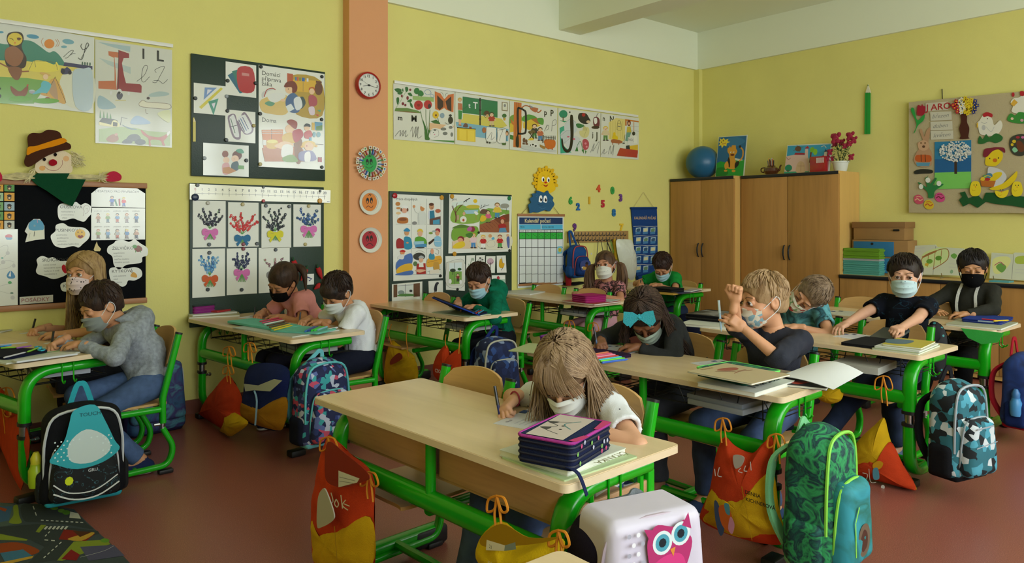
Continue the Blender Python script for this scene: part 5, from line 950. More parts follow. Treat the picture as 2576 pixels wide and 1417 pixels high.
pin([96, 376, 112, 320, 78, 240, 95, 225, 118, 300, 160, 262, 155, 300, 122, 330, 102, 372], '2a9a44', 'paper tulip with red head at the top left of the pin board', 'b a01c34 114 262 120 208 140 212 146 200 155 212 168 218 160 262 135 272', off=.04)
pin([130, 362, 145, 356, 160, 400, 175, 360, 198, 345, 190, 400, 185, 430, 190, 470, 205, 500, 208, 545, 196, 580, 150, 588, 112, 575, 95, 540, 110, 500, 125, 480, 118, 440, 150, 425], 'b89070', 'paper hare in orange waistcoat on the pin board', 'e c8a080 155 455 35 32;e 7a5a3a 140 440 5 6;e 7a5a3a 165 440 5 6;e 5a3a2a 156 462 9 8;b c05a28 108 518 140 512 170 512 200 520 196 555 112 552;l 332 4 140 510 142 555;l 332 4 165 510 168 555;p 5a94b4 110 560 196 560 190 582 115 582')
pin([100, 612, 140, 600, 205, 605, 206, 625, 150, 628, 102, 630], '2a2c28', 'flat dark hat cut-out below the paper hare')
rs = random.Random(9); art = 'p 2a7aa8 224 434 448 422 448 540 224 545;p 1f5f98 224 540 448 530 448 620 224 628;p 7ac860 224 622 448 615 448 718 222 724;l 3a2a24 17 353 540 353 630;'
for i in range(240):
    a = rs.uniform(0, 6.28); r_ = rs.random() ** .5; art += f'e {["e8e8e0","d8d8d4","c4c8cc"][i%3]} {352+r_*96*math.cos(a):.0f} {492+r_*62*math.sin(a):.0f} 6 5;'
pin([224, 434, 448, 422, 448, 718, 222, 724], '4a90b8', 'painting of a white blossoming tree on blue and green', art, name='tree_painting', smooth=False, cat='painting')
vs_ = pin([385, 262, 420, 262, 422, 310, 436, 350, 430, 400, 436, 412, 378, 414, 384, 396, 374, 350, 386, 310], '4a2018', 'brown paper vase holding red, white, yellow and blue flowers', off=.04)
for i in range(40):
    a = i * 2.4; r_ = (i / 40) ** .5; x, y = 412 + 78 * r_ * math.cos(a), 212 + 52 * r_ * math.sin(a)
    c = 'b01c34' if x < 372 else ('1f3080' if x > 462 else ('e0e0d8' if x < 405 else 'e0c828'))
    q = Sheet(WB, VG, off=.064 + .002 * (i % 4), th=.003).base(c, pts=[z for k in range(10) for z in (x + (15 if k % 2 else 9) * math.cos(k * .628), y + (15 if k % 2 else 9) * math.sin(k * .628))]); q.draw(f'e {"e8c020" if c!="e0c828" else "a86a10"} {x} {y} 4 4'); q.build('paper_flower', None, None, parent=vs_)
gr = 'b 2a6a34 490 440 500 395 520 415 540 385 560 405 600 380 640 400 635 425 600 440 560 430 520 445;'
pin([500, 380, 490, 330, 480, 320, 500, 300, 520, 270, 550, 260, 575, 290, 590, 330, 625, 300, 640, 330, 625, 370, 590, 395, 530, 392], 'e0ddd0', 'white paper hen with red comb, left of two', gr + 'b b02430 520 262 545 250 578 262 575 282 550 275 525 280;e 333 548 290 3 4;p d8b040 482 318 492 312 490 345 482 345;c aaa 3 510 310 530 320 545 312;c bbb 3 540 340 570 370 590 340;e bbb 525 345 12 16')
gr2 = 'b 3a8a3a 670 300 690 258 720 270 740 250 790 260 800 310 740 320;'
pin([700, 250, 706, 210, 690, 190, 710, 165, 740, 160, 770, 145, 800, 180, 790, 258], 'e0ddd0', 'white paper hen at the right edge of the photo', gr2 + 'b b02430 748 125 765 120 782 135 770 150 752 148;e b02430 706 142 9 14;p d8a840 690 200 712 170 735 190 710 215;e e8c8b0 700 290 9 8;e c9a 760 300 10 9')
pin([535, 570, 540, 520, 560, 490, 600, 475, 640, 500, 635, 545, 600, 580, 560, 580], 'e0c420', 'yellow paper duck head with a reddish hood', 'e c86a20 594 546 14 12;e 332 562 535 4 5;e 332 616 532 4 5;b 7a2034 522 520 530 478 570 470 600 465 650 470 655 500 620 480 580 490 545 525')
pin([550, 600, 580, 588, 640, 610, 665, 650, 640, 690, 600, 712, 560, 690], 'ccccd0', 'white paper apron and yellow arm of the duck holding an egg basket', 'b e0c420 560 720 640 690 700 640 730 612 728 650 690 700 620 730;b e0c420 550 670 590 625 635 620 630 645 580 680;p b86a2a 505 668 600 672 585 712 512 705;e b02830 548 662 18 10;e 4a80a0 560 640 20 16;e d8b83a 520 660 14 12;e 5aa06a 535 645 13 10;c e8c020 4 505 668 550 640 600 670', th=.004, off=.04)
gstrip = [375, 790, 395, 770, 380, 745, 410, 738, 430, 780, 460, 770, 490, 760, 520, 790, 540, 745, 600, 745, 640, 780, 700, 760, 780, 770, 1100, 760, 1100, 870, 775, 838, 700, 825, 600, 815, 540, 800, 490, 838, 440, 810, 400, 830]
pin(gstrip, '15522a', 'strip of dark green felt grass along the pin board', th=.01, smooth=False)
for q, (x, y, lb) in enumerate(((474, 720, 'yellow paper chick left of the duck'), (635, 750, 'yellow paper chick sitting under the duck'), (730, 722, 'yellow paper chick at the right edge'))):
    pin([x - 34, y + 10, x - 24, y - 36, x, y - 46, x + 24, y - 36, x + 34, y + 10, x + 20, y + 42, x - 20, y + 44] if q != 1 else [x - 40, y - 16, x, y - 10, x + 42, y - 22, x + 30, y + 15, x, y + 28, x - 30, y + 14], 'e4cc28', lb, f'e 332 {x-8} {y-22} 3 4;e 332 {x+8} {y-22} 3 4;p d88020 {x-5} {y-14} {x+5} {y-14} {x} {y-4};c c8a818 3 {x-22} {y} {x-14} {y+14} {x} {y+8}', off=.05)
pin([682, 450, 690, 410, 730, 388, 780, 390, 810, 450, 780, 510, 730, 518, 695, 495], '3a3c34', 'round painted disc with flowers and a brown hare', 'e d8b828 712 430 12 10;e d8b828 700 450 9 9;e a8283a 735 405 12 8;e c86aa0 765 405 10 8;b 6a3a24 725 440 745 425 770 450 770 490 740 490;b 8ac8a0 700 480 715 465 735 485 715 498')
pin([185, 775, 178, 740, 125, 690, 130, 682, 175, 710, 165, 660, 182, 650, 195, 690, 225, 655, 235, 662, 215, 700, 270, 690, 272, 700, 225, 735, 215, 775], '2a7a44', 'paper snowdrops with white bells', 'e e0e4dc 182 668 15 16;e e0e4dc 140 708 14 16;e e0e4dc 250 688 15 16;c 2a7a44 3 178 650 184 640', off=.04)
for x, y, c, c2, lb in ((126, 788, 'c8506a', 'e0b090', 'pink and cream paper Easter egg, leftmost'), (188, 820, 'd8b830', 'c05030', 'yellow striped paper Easter egg, middle'), (256, 775, 'd04a8a', '7a2a3a', 'magenta paper Easter egg with dark ornaments')):
    pin([x - 30, y, x - 22, y - 24, x + 4, y - 30, x + 28, y - 8, x + 26, y + 18, x + 4, y + 28, x - 20, y + 20], c, lb, f'c {c2} 6 {x-24} {y+4} {x-8} {y-6} {x+8} {y+6} {x+24} {y-4};c {c2} 4 {x-16} {y-16} {x} {y-20} {x+16} {y-14}')
# paintings, ball, teapot, box and plant on the tall cupboards
ZT = 1.763
def stand_pic(x, y0, y1, h, view, pts, art, label, lean=.1):
    # built upright on the wall-parallel plane, leaning slightly back
    s = Sheet(('x', x), view, off=0, th=.003, m=printm).base('cfd4cc', pts=pts, smooth=False); s.draw(art)
    o = s.build('painting', label, 'painting'); zs = [v.co.z for v in o.data.vertices]; mn = min(zs)
    for v in o.data.vertices: v.co.x += (v.co.z - mn) * .12; v.co.z += ZT + .001 - mn
    return o
stand_pic(6.8, 0, 0, 0, VF, [527, 600, 798, 580, 792, 972, 520, 985], '''p 2a6898 530 604 790 588 785 820 700 800 620 840 525 850;b 3a78a8 600 620 700 600 780 640 700 690 610 680;p 2a9a3a 525 850 560 830 620 845 700 820 740 830 784 815 782 970 524 980;b 1f7a2c 530 900 600 890 640 940 600 975 530 975
p e8d040 535 612 560 625 575 608 590 628 620 618 612 640 640 648 608 660 605 690 580 680 565 708 555 680 532 688 545 660 530 650 545 635;e 332 572 635 4 8;c a33 5 562 668 585 665 600 655;e 332 556 650 4 6
b d89a38 630 880 640 780 620 740 622 705 650 700 660 680 690 682 698 710 712 740 690 790 706 840 700 900 640 900;p d89a38 632 705 638 685 650 705;p d89a38 678 700 692 675 698 706;b 2a2420 625 850 635 790 650 830 650 890;b d89a38 600 860 625 830 640 880 610 905;b 2a2420 700 845 735 830 730 870 700 895;c d89a38 13 735 830 765 790 765 730 742 700;e 2a2420 735 692 10 14;e fff 652 745 8 5;e fff 680 745 8 5;e 222 655 746 3 4;e 222 682 746 3 4;e 6a3020 668 770 20 10;e d89a38 615 920 16 10;e d89a38 690 922 18 12''', 'upright painting of an orange dog under a yellow sun on the narrow cupboard')
stand_pic(6.86, 0, 0, 0, VF, [1182, 684, 1604, 664, 1592, 938, 1166, 955], '''p 3a9ac0 1185 692 1590 675 1585 800 1180 820;p d8b8b0 1175 790 1250 775 1380 780 1390 830 1400 900 1400 945 1168 950;p a02838 1260 755 1355 758 1352 775 1250 775;p d8b8b0 1352 720 1378 720 1382 800 1350 800;p b02838 1345 716 1372 690 1390 715;e 6a4a38 1285 718 30 26;c 6a4a38 4 1240 735 1330 700;c 6a4a38 4 1270 680 1300 750;e 7ab030 1418 728 22 26;e 8ac03a 1448 748 20 30;l 6a3a2a 14 1408 750 1402 850
p d8c8c0 1510 790 1585 785 1575 905 1530 905;p a02838 1505 790 1550 765 1590 788;p e0d8d0 1535 745 1558 745 1560 785 1532 785;p 2a3a6a 1532 748 1546 720 1562 745;e 2a8a6a 1205 900 34 32;l 6a3a28 12 1202 920 1202 950;p 3aa080 1168 935 1400 930 1400 948 1168 952;b d0b090 1280 940 1282 870 1310 835 1345 850 1362 900 1358 940;c 8a6a50 3 1320 850 1322 935;c 8a6a50 3 1290 880 1350 880;c 8a2a3a 3 1180 800 1200 820 1220 805;c d8c8c0 5 1500 700 1530 690 1550 710''' + ''.join(f';r 333 {1535+i*18} {810+j*26} {1543+i*18} {824+j*26}' for i in range(2) for j in range(3)), 'upright painting of a pink castle on the wide cupboard')
bc = onx(1660 + 400 / 3.73, 180 + 840 / 3.73, 6.85); br = .182
ball = MB().ball((bc.x, bc.y, ZT + br), br, 40).build('exercise_ball', pm('1e5f8a', .35, spec=.5)); tag(ball, 'large blue exercise ball in the corner on the narrow cupboard', 'ball')
tp = thing('teapot', 'brown glazed teapot with small coloured sticks in its opening', 'teapot'); q = onx(1660 + 1045 / 3.73, 180 + 930 / 3.73, 6.84); brn = pm('4a2418', .15, coat=.8); q.z = ZT
MB().lathe([(.035, 0), (.06, .012), (.075, .04), (.068, .07), (.04, .09), (.042, .096)], q, 24).build('body', brn, tp)
MB().tube(cr([(q.x, q.y - .06, q.z + .04), (q.x, q.y - .09, q.z + .05), (q.x, q.y - .1, q.z + .085), (q.x, q.y - .112, q.z + .095)], 4), [.012] * 6 + [.009] * 7, seg=8).build('spout', brn, tp)
MB().tube(cr([(q.x, q.y + .065, q.z + .03), (q.x, q.y + .11, q.z + .04), (q.x, q.y + .11, q.z + .075), (q.x, q.y + .06, q.z + .08)], 4), .007, seg=8).build('handle', brn, tp)
for i, c in enumerate(('222', 'c8642a', 'a8a8a0', '7a3a2a', '333', 'd8a040', '5a5a5a')): MB().tube([(q.x, q.y + (i - 3) * .009, q.z + .06), (q.x - .01, q.y + (i - 3) * .011, q.z + .15 + (i % 3) * .012)], .006, seg=6).build('stick', pm(c), tp)
q = onx(1660 + 1470 / 3.73, 180 + 940 / 3.73, 6.8); bx = MB().box(q.x, q.y - .085, ZT, q.x + .09, q.y + .07, ZT + .155, bev=.004).build('red_box', pm('a01824', .2, coat=.6)); tag(bx, 'shiny red box with white bars in front of the castle painting', 'box')
for i in range(4): MB().box(q.x - .002, q.y - .07 + i * .02, ZT + .09, q.x + .001, q.y - .06 + i * .02, ZT + .14).build('white_bar', pm('ddd'), bx)
pp = thing('potted_rose', 'white pot with red artificial roses on the end of the wide cupboard', 'plant'); q = onx(1660 + 1745 / 3.73, 180 + 935 / 3.73, 6.9); q.y = max(q.y, 3.37); q.z = ZT
MB().lathe([(.05, 0), (.056, .01), (.072, .085), (.08, .088), (.08, .1), (.07, .1), (.065, .08)], q, 24, caps=False).lathe([(.001, .08), (.066, .08)], q, 12, caps=False).build('pot', pm('d8dcd4', .4), pp)
rs = random.Random(5); st = MB(); lf = MB()
def W_(dx, dy, dz): return q + V((dx, -dy, dz))
FL = [(-.02, -.035, .32, .062), (.01, .09, .33, .05), (0, .13, .29, .04), (-.03, .06, .24, .032), (-.05, -.075, .19, .035), (-.05, -.1, .13, .03), (-.03, .12, .13, .035), (0, -.08, .13, .03), (.03, .0, .28, .04), (-.02, .1, .26, .034), (.02, -.06, .28, .04)]
for i, (dx, dy, dz, r_) in enumerate(FL):
    e = W_(dx, dy, dz); st.tube(cr([W_(0, 0, .07), W_(dx * .3, dy * .4, dz * .55), e], 4), .0025, seg=5)
    f = MB()
    for k in range(11):
        a = k * 2.4; t = (k / 11) ** .7; pos = e + V((-.01 + .012 * math.cos(a), r_ * t * .6 * math.sin(a), r_ * t * .6 * math.cos(a * 1.3)))
        f.ball(pos, (r_ * .28, r_ * .42, r_ * .36), 8, M=Matrix.Rotation(a, 3, 'X'))
    f.build('rose_bloom', mat('rose_petal', '9a1c3c', .7, var=.25, vscale=60), pp)
for i in range(90):
    a = rs.uniform(0, 6.28); h = rs.uniform(.1, .28); rr = rs.uniform(.02, .11) * (1.1 - abs(h - .18) * 2); c = W_(rr * math.cos(a) * .6, rr * math.sin(a), h); d = V((rs.uniform(-1, 1), rs.uniform(-1, 1), rs.uniform(-.5, .8))).normalized(); sd = d.cross(V((0, 0, 1))).normalized() * .009
    lf.add([c, c + d * .016 + sd, c + d * .036, c + d * .016 - sd], [(0, 1, 2, 3)])
st.build('stems', pm('3a5a2a'), pp); lf.build('leaves', mat('rose_leaf', '2a4a28', .6, var=.3, vscale=50), pp)['kind'] = 'stuff'
# ---------------------------------------------------------------- children
def unit(v): v = V(v); return v / v.length
def ik(a, b, l1, l2, pole):
    a, b = V(a), V(b); d = b - a; L = d.length; mx = (l1 + l2) * .995
    if L > mx: b = a + d * (mx / L); d = b - a; L = mx
    x = (l1 * l1 - l2 * l2 + L * L) / (2 * L); h = math.sqrt(max(l1 * l1 - x * x, 0)); n = d / L
    p = V(pole); p = p - n * p.dot(n); p = p.normalized() if p.length > 1e-5 else V((0, 0, 1))
    return a + n * x + p * h, b
CURL = dict(flat=(6, 8, 6), rest=(22, 26, 16), pen=(48, 62, 35), fist=(82, 92, 60))
def hand(F, w, d, n, side, pose, s=1.0):
    d = unit(d); n = V(n); n = (n - d * n.dot(d)).normalized(); t = d.cross(n) * side
    F.rbox(w + d * .033 * s, (.034 * s, .026 * s, .0125 * s), .011 * s, [d, t, n], k=.012 * s)
    F.cap(w - d * .04, w + d * .01, .0185 * s, .017 * s, k=.015)
    tip = None
    for i, (off, L, a) in enumerate(((.021, .05, 8), (.0072, .056, 2), (-.0068, .052, -3), (-.0195, .042, -9))):
        p = w + d * (.06 - .004 * abs(i - 1)) * s + t * off * s - n * .001; r = .0076 * s; ang = 0
        dd = (d * math.cos(R(a)) + t * math.sin(R(a))).normalized(); c = CURL[pose]
        cc = [q + (4 * i if pose != 'flat' else 0) for q in c]
        if pose == 'pen' and i == 0: cc = [42, 40, 12]
        for q, fr in zip(cc, (.46, .3, .24)):
            ang += R(q); v = dd * math.cos(ang) - n * math.sin(ang); e = p + v * L * fr * s; F.cap(p, e, r, r * .9, k=.0025); r *= .9; p = e
        if i == 0: tip = p
    b = w + d * .016 * s + t * .02 * s - n * .004; m = b + (d * .62 + t * (.75 if pose == 'flat' else .45) - n * .25).normalized() * .03 * s
    e = tip - t * .004 if pose == 'pen' else m + (d * .8 + t * (.3 if pose == 'flat' else -.25) - n * (.1 if pose == 'flat' else .4)).normalized() * .025 * s
    if (e - m).length > .032 * s: e = m + (e - m).normalized() * .03 * s
    F.cap(b, m, .0115 * s, .009 * s, k=.01).cap(m, e, .0085 * s, .0068 * s, k=.003)
    return tip
def head_field(c, f, l, u, s, h, nk):
    F = Field([c[i] - .15 for i in range(3)], [c[i] + .15 for i in range(3)], h); B = [f, l, u]; P = lambda a, b, e: c + (f * a + l * b + u * e) * s
    E = lambda p, r, k=.01, op='u': F.ell(p, [q * s for q in r], B, k * s, op)
    E(P(-.012, 0, .03), (.09, .074, .081)); E(P(.02, 0, -.03), (.062, .058, .073), .03); F.cap(P(.055, -.012, -.088), P(.055, .012, -.088), .02 * s, k=.03)
    for q in (-1, 1):
        E(P(.052, q * .033, -.034), (.028, .026, .028), .02); E(P(.094, q * .03, .004), (.018, .02, .013), .012, 'd'); E(P(.0755, q * .03, .004), (.0125, .0135, .0115), .004)
        E(P(-.004, q * .073, -.004), (.02, .009, .03), .005); E(P(.004, q * .083, -.002), (.011, .006, .017), .004, 'd'); F.cap(P(.083, q * .018, .022), P(.076, q * .042, .024), .004 * s, k=.02)
    F.cap(P(.086, 0, .006), P(.103, 0, -.03), .007 * s, .0105 * s, k=.012)
    for q in (-1, 1): E(P(.094, q * .011, -.034), (.008, .007, .006), .006)
    F.cap(P(.086, -.014, -.061), P(.086, .014, -.061), .006 * s, k=.006); F.cap(P(.083, -.012, -.07), P(.083, .012, -.07), .006 * s, k=.006)
    F.cap(P(-.02, 0, -.06), nk, .042 * s, .042, k=.02)
    return F
def maskmesh(c, f, l, u, s, par, m, kind='pleat', name='face_mask', loopm=None):
    mb = MB(); nA, nB = 18, 10; vs = []
    for j in range(nB + 1):
        b = j / nB
        for i in range(nA + 1):
            a = -1 + 2 * i / nA; th = a * R(63); top = -.006 - .02 * a * a; bot = -.108 + .03 * abs(a) ** 2.2; e = top + (bot - top) * b
            bul = math.sin(math.pi * min(b * .9 + .12, 1)) * .014 * (1 - a * a); fx = .0 + .1 * math.cos(th) ** .75 + bul + (.006 if kind == 'pleat' and j % 3 == 1 else 0) * (1 - a * a) - .02 * max(0, b - .75) / .25
            if b < .25: fx += (.25 - b) / .25 * .008 * max(0, 1 - abs(a) * 3.2)
            vs.append(c + (f * fx + l * (.07 * math.sin(th)) + u * e) * s)
    k = nA + 1; fs = [(j * k + i, j * k + i + 1, (j + 1) * k + i + 1, (j + 1) * k + i) for j in range(nB) for i in range(nA)]
    n0 = len(vs); vs2 = [v - f * .002 for v in vs]; mb.add(vs + vs2, fs + [tuple(n0 + q for q in reversed(x)) for x in fs], smooth=True)
    o = mb.build(name, m, par); P = lambda a, b, e: c + (f * a + l * b + u * e) * s
    for q in (-1, 1):
        MB().tube(cr([P(.045, q * .06, -.024), P(.012, q * .075, .004), P(-.008, q * .084, .022), P(-.024, q * .082, -.002), P(-.012, q * .076, -.036), P(.045, q * .06, -.076)], 4), .0018 if kind == 'pleat' else .003, seg=5).build('ear_loop', loopm or pm('d8dce0', .7), o)
    return o
def eyes(c, f, l, u, s, par, openq, col='4a3020', brow='3a2a20'):
    P = lambda a, b, e: c + (f * a + l * b + u * e) * s
    for q in (-1, 1):
        if openq:
            e = MB(); cc = P(.0775, q * .03, .004); e.ball(cc, .0125 * s, 14); g = (f + u * -.05 + l * q * -.04).normalized()
            e.lathe([(.0072 * s, .0105 * s), (.006 * s, .0122 * s), (.001, .0129 * s)], cc, 14, 1, ax=g).lathe([(.0036 * s, .0122 * s), (.001, .0134 * s)], cc, 10, 2, ax=g); e.build('eye', [pm('e4e0dc', .2), pm(col, .2), pm('080606', .1)], par)
        t = .003 if openq else -.006
        MB().tube(cr([P(.086, q * .015, .002 + t), P(.0925, q * .028, .0085 + t * .9), P(.087, q * .041, .003 + t)], 4), .0017 * s, seg=5).build('eyelashes', pm('1c1410'), par)
        MB().tube(cr([P(.0905, q * .013, .024), P(.0895, q * .03, .031), P(.078, q * .047, .025)], 4), [.0014 * s] * 4 + [.002 * s] * 3 + [.001] * 2, seg=6).build('eyebrow', pm(brow, .8), par)
def strands(par, c, f, l, u, s, m, n, seed, ends, part=0.0, hug=1.0, rad=.0032, name='hair_strands', side=(-1, 1)):
    """locks that leave the parting, follow the skull and hang to a target"""
    rs = random.Random(seed); mb = MB(); P = lambda a, b, e: c + (f * a + l * b + u * e) * s
    for i in range(n):
        ph0 = rs.uniform(-3.1, 3.1) if abs(part) < 1 else 0; th0 = rs.random() ** .6 * (1.35 if abs(ph0) > .95 else .8); q = 1 if ph0 > 0 else -1; ph1 = q * max(abs(ph0), rs.uniform(1.15, 1.45)); the = rs.uniform(1.6, 1.85); pts = []; o = .009 + rs.random() * .006
        for k in range(6):
            t = k / 5; th = th0 + (the - th0) * t; ph = ph0 + (ph1 - ph0) * t ** .8
            pts.append(P(-.014 + (.091 + o) * math.sin(th) * math.cos(ph), (.075 + o) * math.sin(th) * math.sin(ph), .034 + (.082 + o) * math.cos(th)))
        tgt, spread, w = ends(q, rs); end = V(tgt) + V([rs.uniform(-1, 1) * z for z in spread]); last = pts[-1]; g = last * .5 + end * .5; g.z = last.z * .45 + end.z * .55
        pts += [g + V((rs.uniform(-.006, .006), rs.uniform(-.006, .006), 0)), end]
        pp = cr(pts, 2); L = len(pp); r0 = rad * rs.uniform(.6, 1.3); mb.tube(pp, [r0 * (1 if j < L * .6 else 1 - .75 * (j / L - .6) / .4) for j in range(L)], seg=4, caps=False)
    o = mb.build(name, m, par); o['kind'] = 'stuff'; return o
def locks(par, P, s, m, style, seed):
    rs = random.Random(seed); mb = MB(); pole = V((-.35, .1, .93)).normalized(); n = 0; lo = .062 if style == 'short' else .03; fr = style in ('bowl', 'fringe')
    while n < 520:
        d = V((rs.gauss(0, 1), rs.gauss(0, 1), rs.gauss(0, 1))).normalized(); ax = pole.cross(d)
        if ax.length < .05: continue
        ax.normalize(); L = rs.uniform(.3, .55); pts = []; ok = True; lift = rs.uniform(.0, .006); sw = rs.uniform(-.25, .25) + .25
        for k in range(5):
            t = k / 4; q = Matrix.Rotation(L * t, 3, ax) @ d; q = Matrix.Rotation(sw * t, 3, d) @ q; g = 1.0 + .02 * math.sin(t * 3)
            o = .0085 + lift * math.sin(2.6 * t); a, b, e = -.014 + (.091 + o) * q.x, (.075 + o) * q.y, .034 + (.082 + o) * q.z
            if e < .0: e *= .9; b *= .97
            if (a > .02 and e < lo) or e < (-.075 if a < -.04 else -.03 if not fr else -.045) or (abs(b) > .055 and -.03 < a < .03 and e < .012): ok = False; break
            pts.append(P(a, b, e))
        if not ok: continue
        r0 = rs.uniform(.0022, .0038) * s; mb.tube(pts, [r0 * .7, r0, r0, r0 * .75, r0 * .15], seg=4, caps=False); n += 1
    mb.build('hair_locks', m, par)['kind'] = 'stuff'
def hairmat(c, hi): return mat('hair_' + c, c, .5, kind='marble', c2=(hi, c), vscale=22, sc3=(1, 1, .35), bump=.25, bscale=220, spec=.25)
SK = {}
def skin(c): return mat('skin_' + c, c, .5, var=.05, vscale=9, spec=.35)
def kid(label, hip, hd, az, pitch, roll, arms, top, bottom, hair, mask, skinc='c8916c', hs=1.0, chest=180, h=.0075, legs=None, openq=False, sleeve='short', hood=False, slump=.03, shoes='2a3a5a', eyec='4a3020', hh=.004, brow='3a2a20', knees=None, hn=.004, shw=.118):
    par = thing('person', label, 'person'); c = V(hd); H = V((hip[0], hip[1], .447))
    a, p = R(az), R(pitch); f = V((math.cos(a) * math.cos(p), math.sin(a) * math.cos(p), -math.sin(p))); u = V((math.cos(a) * math.sin(p), math.sin(a) * math.sin(p), math.cos(p)))
    q = Matrix.Rotation(R(roll), 3, f); u = q @ u; l = u.cross(f); s = hs
    N_ = c - u * .118 * s - f * .035 * s; sp = unit(N_ - H); ca = R(chest); cf = V((math.cos(ca), math.sin(ca), 0)); lat = cf.cross(V((0, 0, 1)))   # lat points to the child's right
    Nb = N_ - V((0, 0, .015)); ch = H.lerp(Nb, .68) - cf * slump * .6; wa = H.lerp(Nb, .35) - cf * slump
    sh = {1: Nb - V((0, 0, .035)) + lat * shw - cf * .01, -1: Nb - V((0, 0, .035)) - lat * shw - cf * .01}
    A = {}
    for sd, (wr, pole, d, n, pose) in arms.items():
        e, w_ = ik(sh[sd], wr, .205, .185, pole); A[sd] = (e, w_, unit(d if d else (w_ - e)), V(n), pose)
    Lg = {}
    for sd in (1, -1):
        hj = H + lat * sd * .065; ft = V(legs[sd] if legs else (H.x - .3 + .1 * (sd > 0), hj.y + lat.y * sd * .04, .07)); k_, an = ik(hj, ft, .31, .345, (-.5, 0, 1)); Lg[sd] = (hj, k_, an)
    pts = [H, Nb, ch] + [x for z in A.values() for x in z[:2]] + [x for z in Lg.values() for x in z]
    lo = [min(p_[i] for p_ in pts) - .14 for i in range(3)]; hi = [max(p_[i] for p_ in pts) + .14 for i in range(3)]
    def torso(F, o, legs_=False, arms_=True, T=True):
        B = [cf, lat, sp]
        if T:
            F.ell(H + V((0, 0, .02)), (.085 + o, .115 + o, .09 + o), [cf, lat, V((0, 0, 1))], .03); F.ell(wa, (.078 + o, .105 + o, .12 + o), B, .04); F.ell(ch, (.08 + o, .12 + o, .12 + o), B, .04)
            for sd in (1, -1): F.cap(Nb - V((0, 0, .045)), sh[sd], .05 + o, .042 + o, k=.03)
        return F
    # body (one surface) - coarse trunk, finer head and hands in one mesh
    F = Field(lo, hi, h + .001); torso(F, -.004); F.cap(Nb - V((0, 0, .03)), N_ + u * .02, .045, .04, k=.03)
    for sd, (e, w_, d, n, pose) in A.items(): F.cap(sh[sd], e, .036, .029, k=.02).cap(e, w_, .029, .019, k=.01)
    for sd, (hj, k_, an) in Lg.items(): F.cap(hj, k_, .062, .046, k=.03).cap(k_, an, .046, .03, k=.012).cap(an, an - V((0, 0, .03)) + cf * .08, .028, .022, k=.02)
    parts = [F.mesh(), head_field(c, f, l, u, s, hh, N_).mesh()]
    tips = {}
    for sd, (e, w_, d, n, pose) in A.items():
        G = Field([w_[i] - .14 for i in range(3)], [w_[i] + .14 for i in range(3)], hn - .0008); tips[sd] = hand(G, w_, d, n, sd, pose); parts.append(G.mesh())
    join_raw('body', parts, skin(skinc), par)
    # upper garment
    F = Field(lo, hi, h); torso(F, .008)
    if sleeve == 'none': pass
    for sd, (e, w_, d, n, pose) in A.items():
        if sleeve == 'long': F.cap(sh[sd], e, .048, .041, k=.02).cap(e, w_ - (w_ - e) * .06, .041, .029, k=.008, flat=(0, 1)); F.ell(e, (.045, .045, .045), None, .01)
        elif sleeve == 'rolled': F.cap(sh[sd], e, .05, .044, k=.02).cap(e, e.lerp(w_, .18), .043, .042, k=.008, flat=(0, 1))
        else: F.cap(sh[sd], sh[sd].lerp(e, .62), .05, .052, k=.02, flat=(0, 1))
    if hood:
        F.ell(Nb - cf * .105 + V((0, 0, .018)), (.065, .115, .07), [cf, lat, V((0, 0, 1))], .03); F.ell(Nb - cf * .02 + V((0, 0, .03)), (.075, .085, .03), [cf, lat, V((0, 0, 1))], .02)
    F.noise(.0055 if sleeve in ('long', 'rolled') else .003, 62, seed=int(c.y * 1000)); F.noise(.002, 150, seed=3)
    F.cap(Nb - V((0, 0, .0)), N_ + u * .09, .047 if not hood else .056, .056, k=.006, op='d')
    for sd, (e, w_, d, n, pose) in A.items():
        if sleeve == 'short': F.cap(sh[sd].lerp(e, .5), e, .039, .036, k=0, op='d')
    F.plane(H - V((0, 0, .065)), (0, 0, -1)); F.build(top[0], top[1], par)
    # trousers
    F = Field(lo, hi, h + .001); F.ell(H + V((0, 0, .0)), (.095, .122, .085), [cf, lat, V((0, 0, 1))], .03); short = bottom[2] if len(bottom) > 2 else 1
    for sd, (hj, k_, an) in Lg.items():
        if short >= 1: F.cap(hj, k_, .074, .057, k=.03).cap(k_, k_.lerp(an, .93), .056, .046, k=.012, flat=(0, 1))
        else: F.cap(hj, hj.lerp(k_, .93), .076, .07, k=.03, flat=(0, 1))
    F.noise(.004, 60, seed=5); F.plane(H + V((0, 0, .06)), (0, 0, 1)); F.build(bottom[0], bottom[1], par)
    for sd, (hj, k_, an) in Lg.items():
        F = Field(an - V((.16, .16, .1)), an + V((.16, .16, .1)), .006); t = an - V((0, 0, .035)); F.cap(t - cf * .03, t + cf * .1, .036, .03, k=.02).cap(an + V((0, 0, .0)), t, .034, .036, k=.015).plane(an - V((0, 0, .058)), (0, 0, -1)).plane(an + V((0, 0, .02)), (0, 0, 1))
        so = F.build('shoe', cloth(shoes), par); F = Field(an - V((.16, .16, .12)), an + V((.16, .16, .1)), .006); F.cap(t - cf * .03 - V((0, 0, .008)), t + cf * .103 - V((0, 0, .008)), .037, .032, k=.02).plane(an - V((0, 0, .05)), (0, 0, 1)).plane(an - V((0, 0, .066)), (0, 0, -1)); F.build('sole', pm('d8d8d8', .6), so)
    # hair cap
    hm_, style = hair; B = [f, l, u]; P = lambda a, b, e: c + (f * a + l * b + u * e) * s
    F = Field([c[i] - .17 for i in range(3)], [c[i] + .17 for i in range(3)], hh + .0005)
    vol = .007; F.ell(P(-.014, 0, .034), [(q + vol) * s for q in (.091, .075, .082)], B, .01); F.ell(P(-.045, 0, -.012), [q * s for q in (.06, .07, .075)], B, .03)
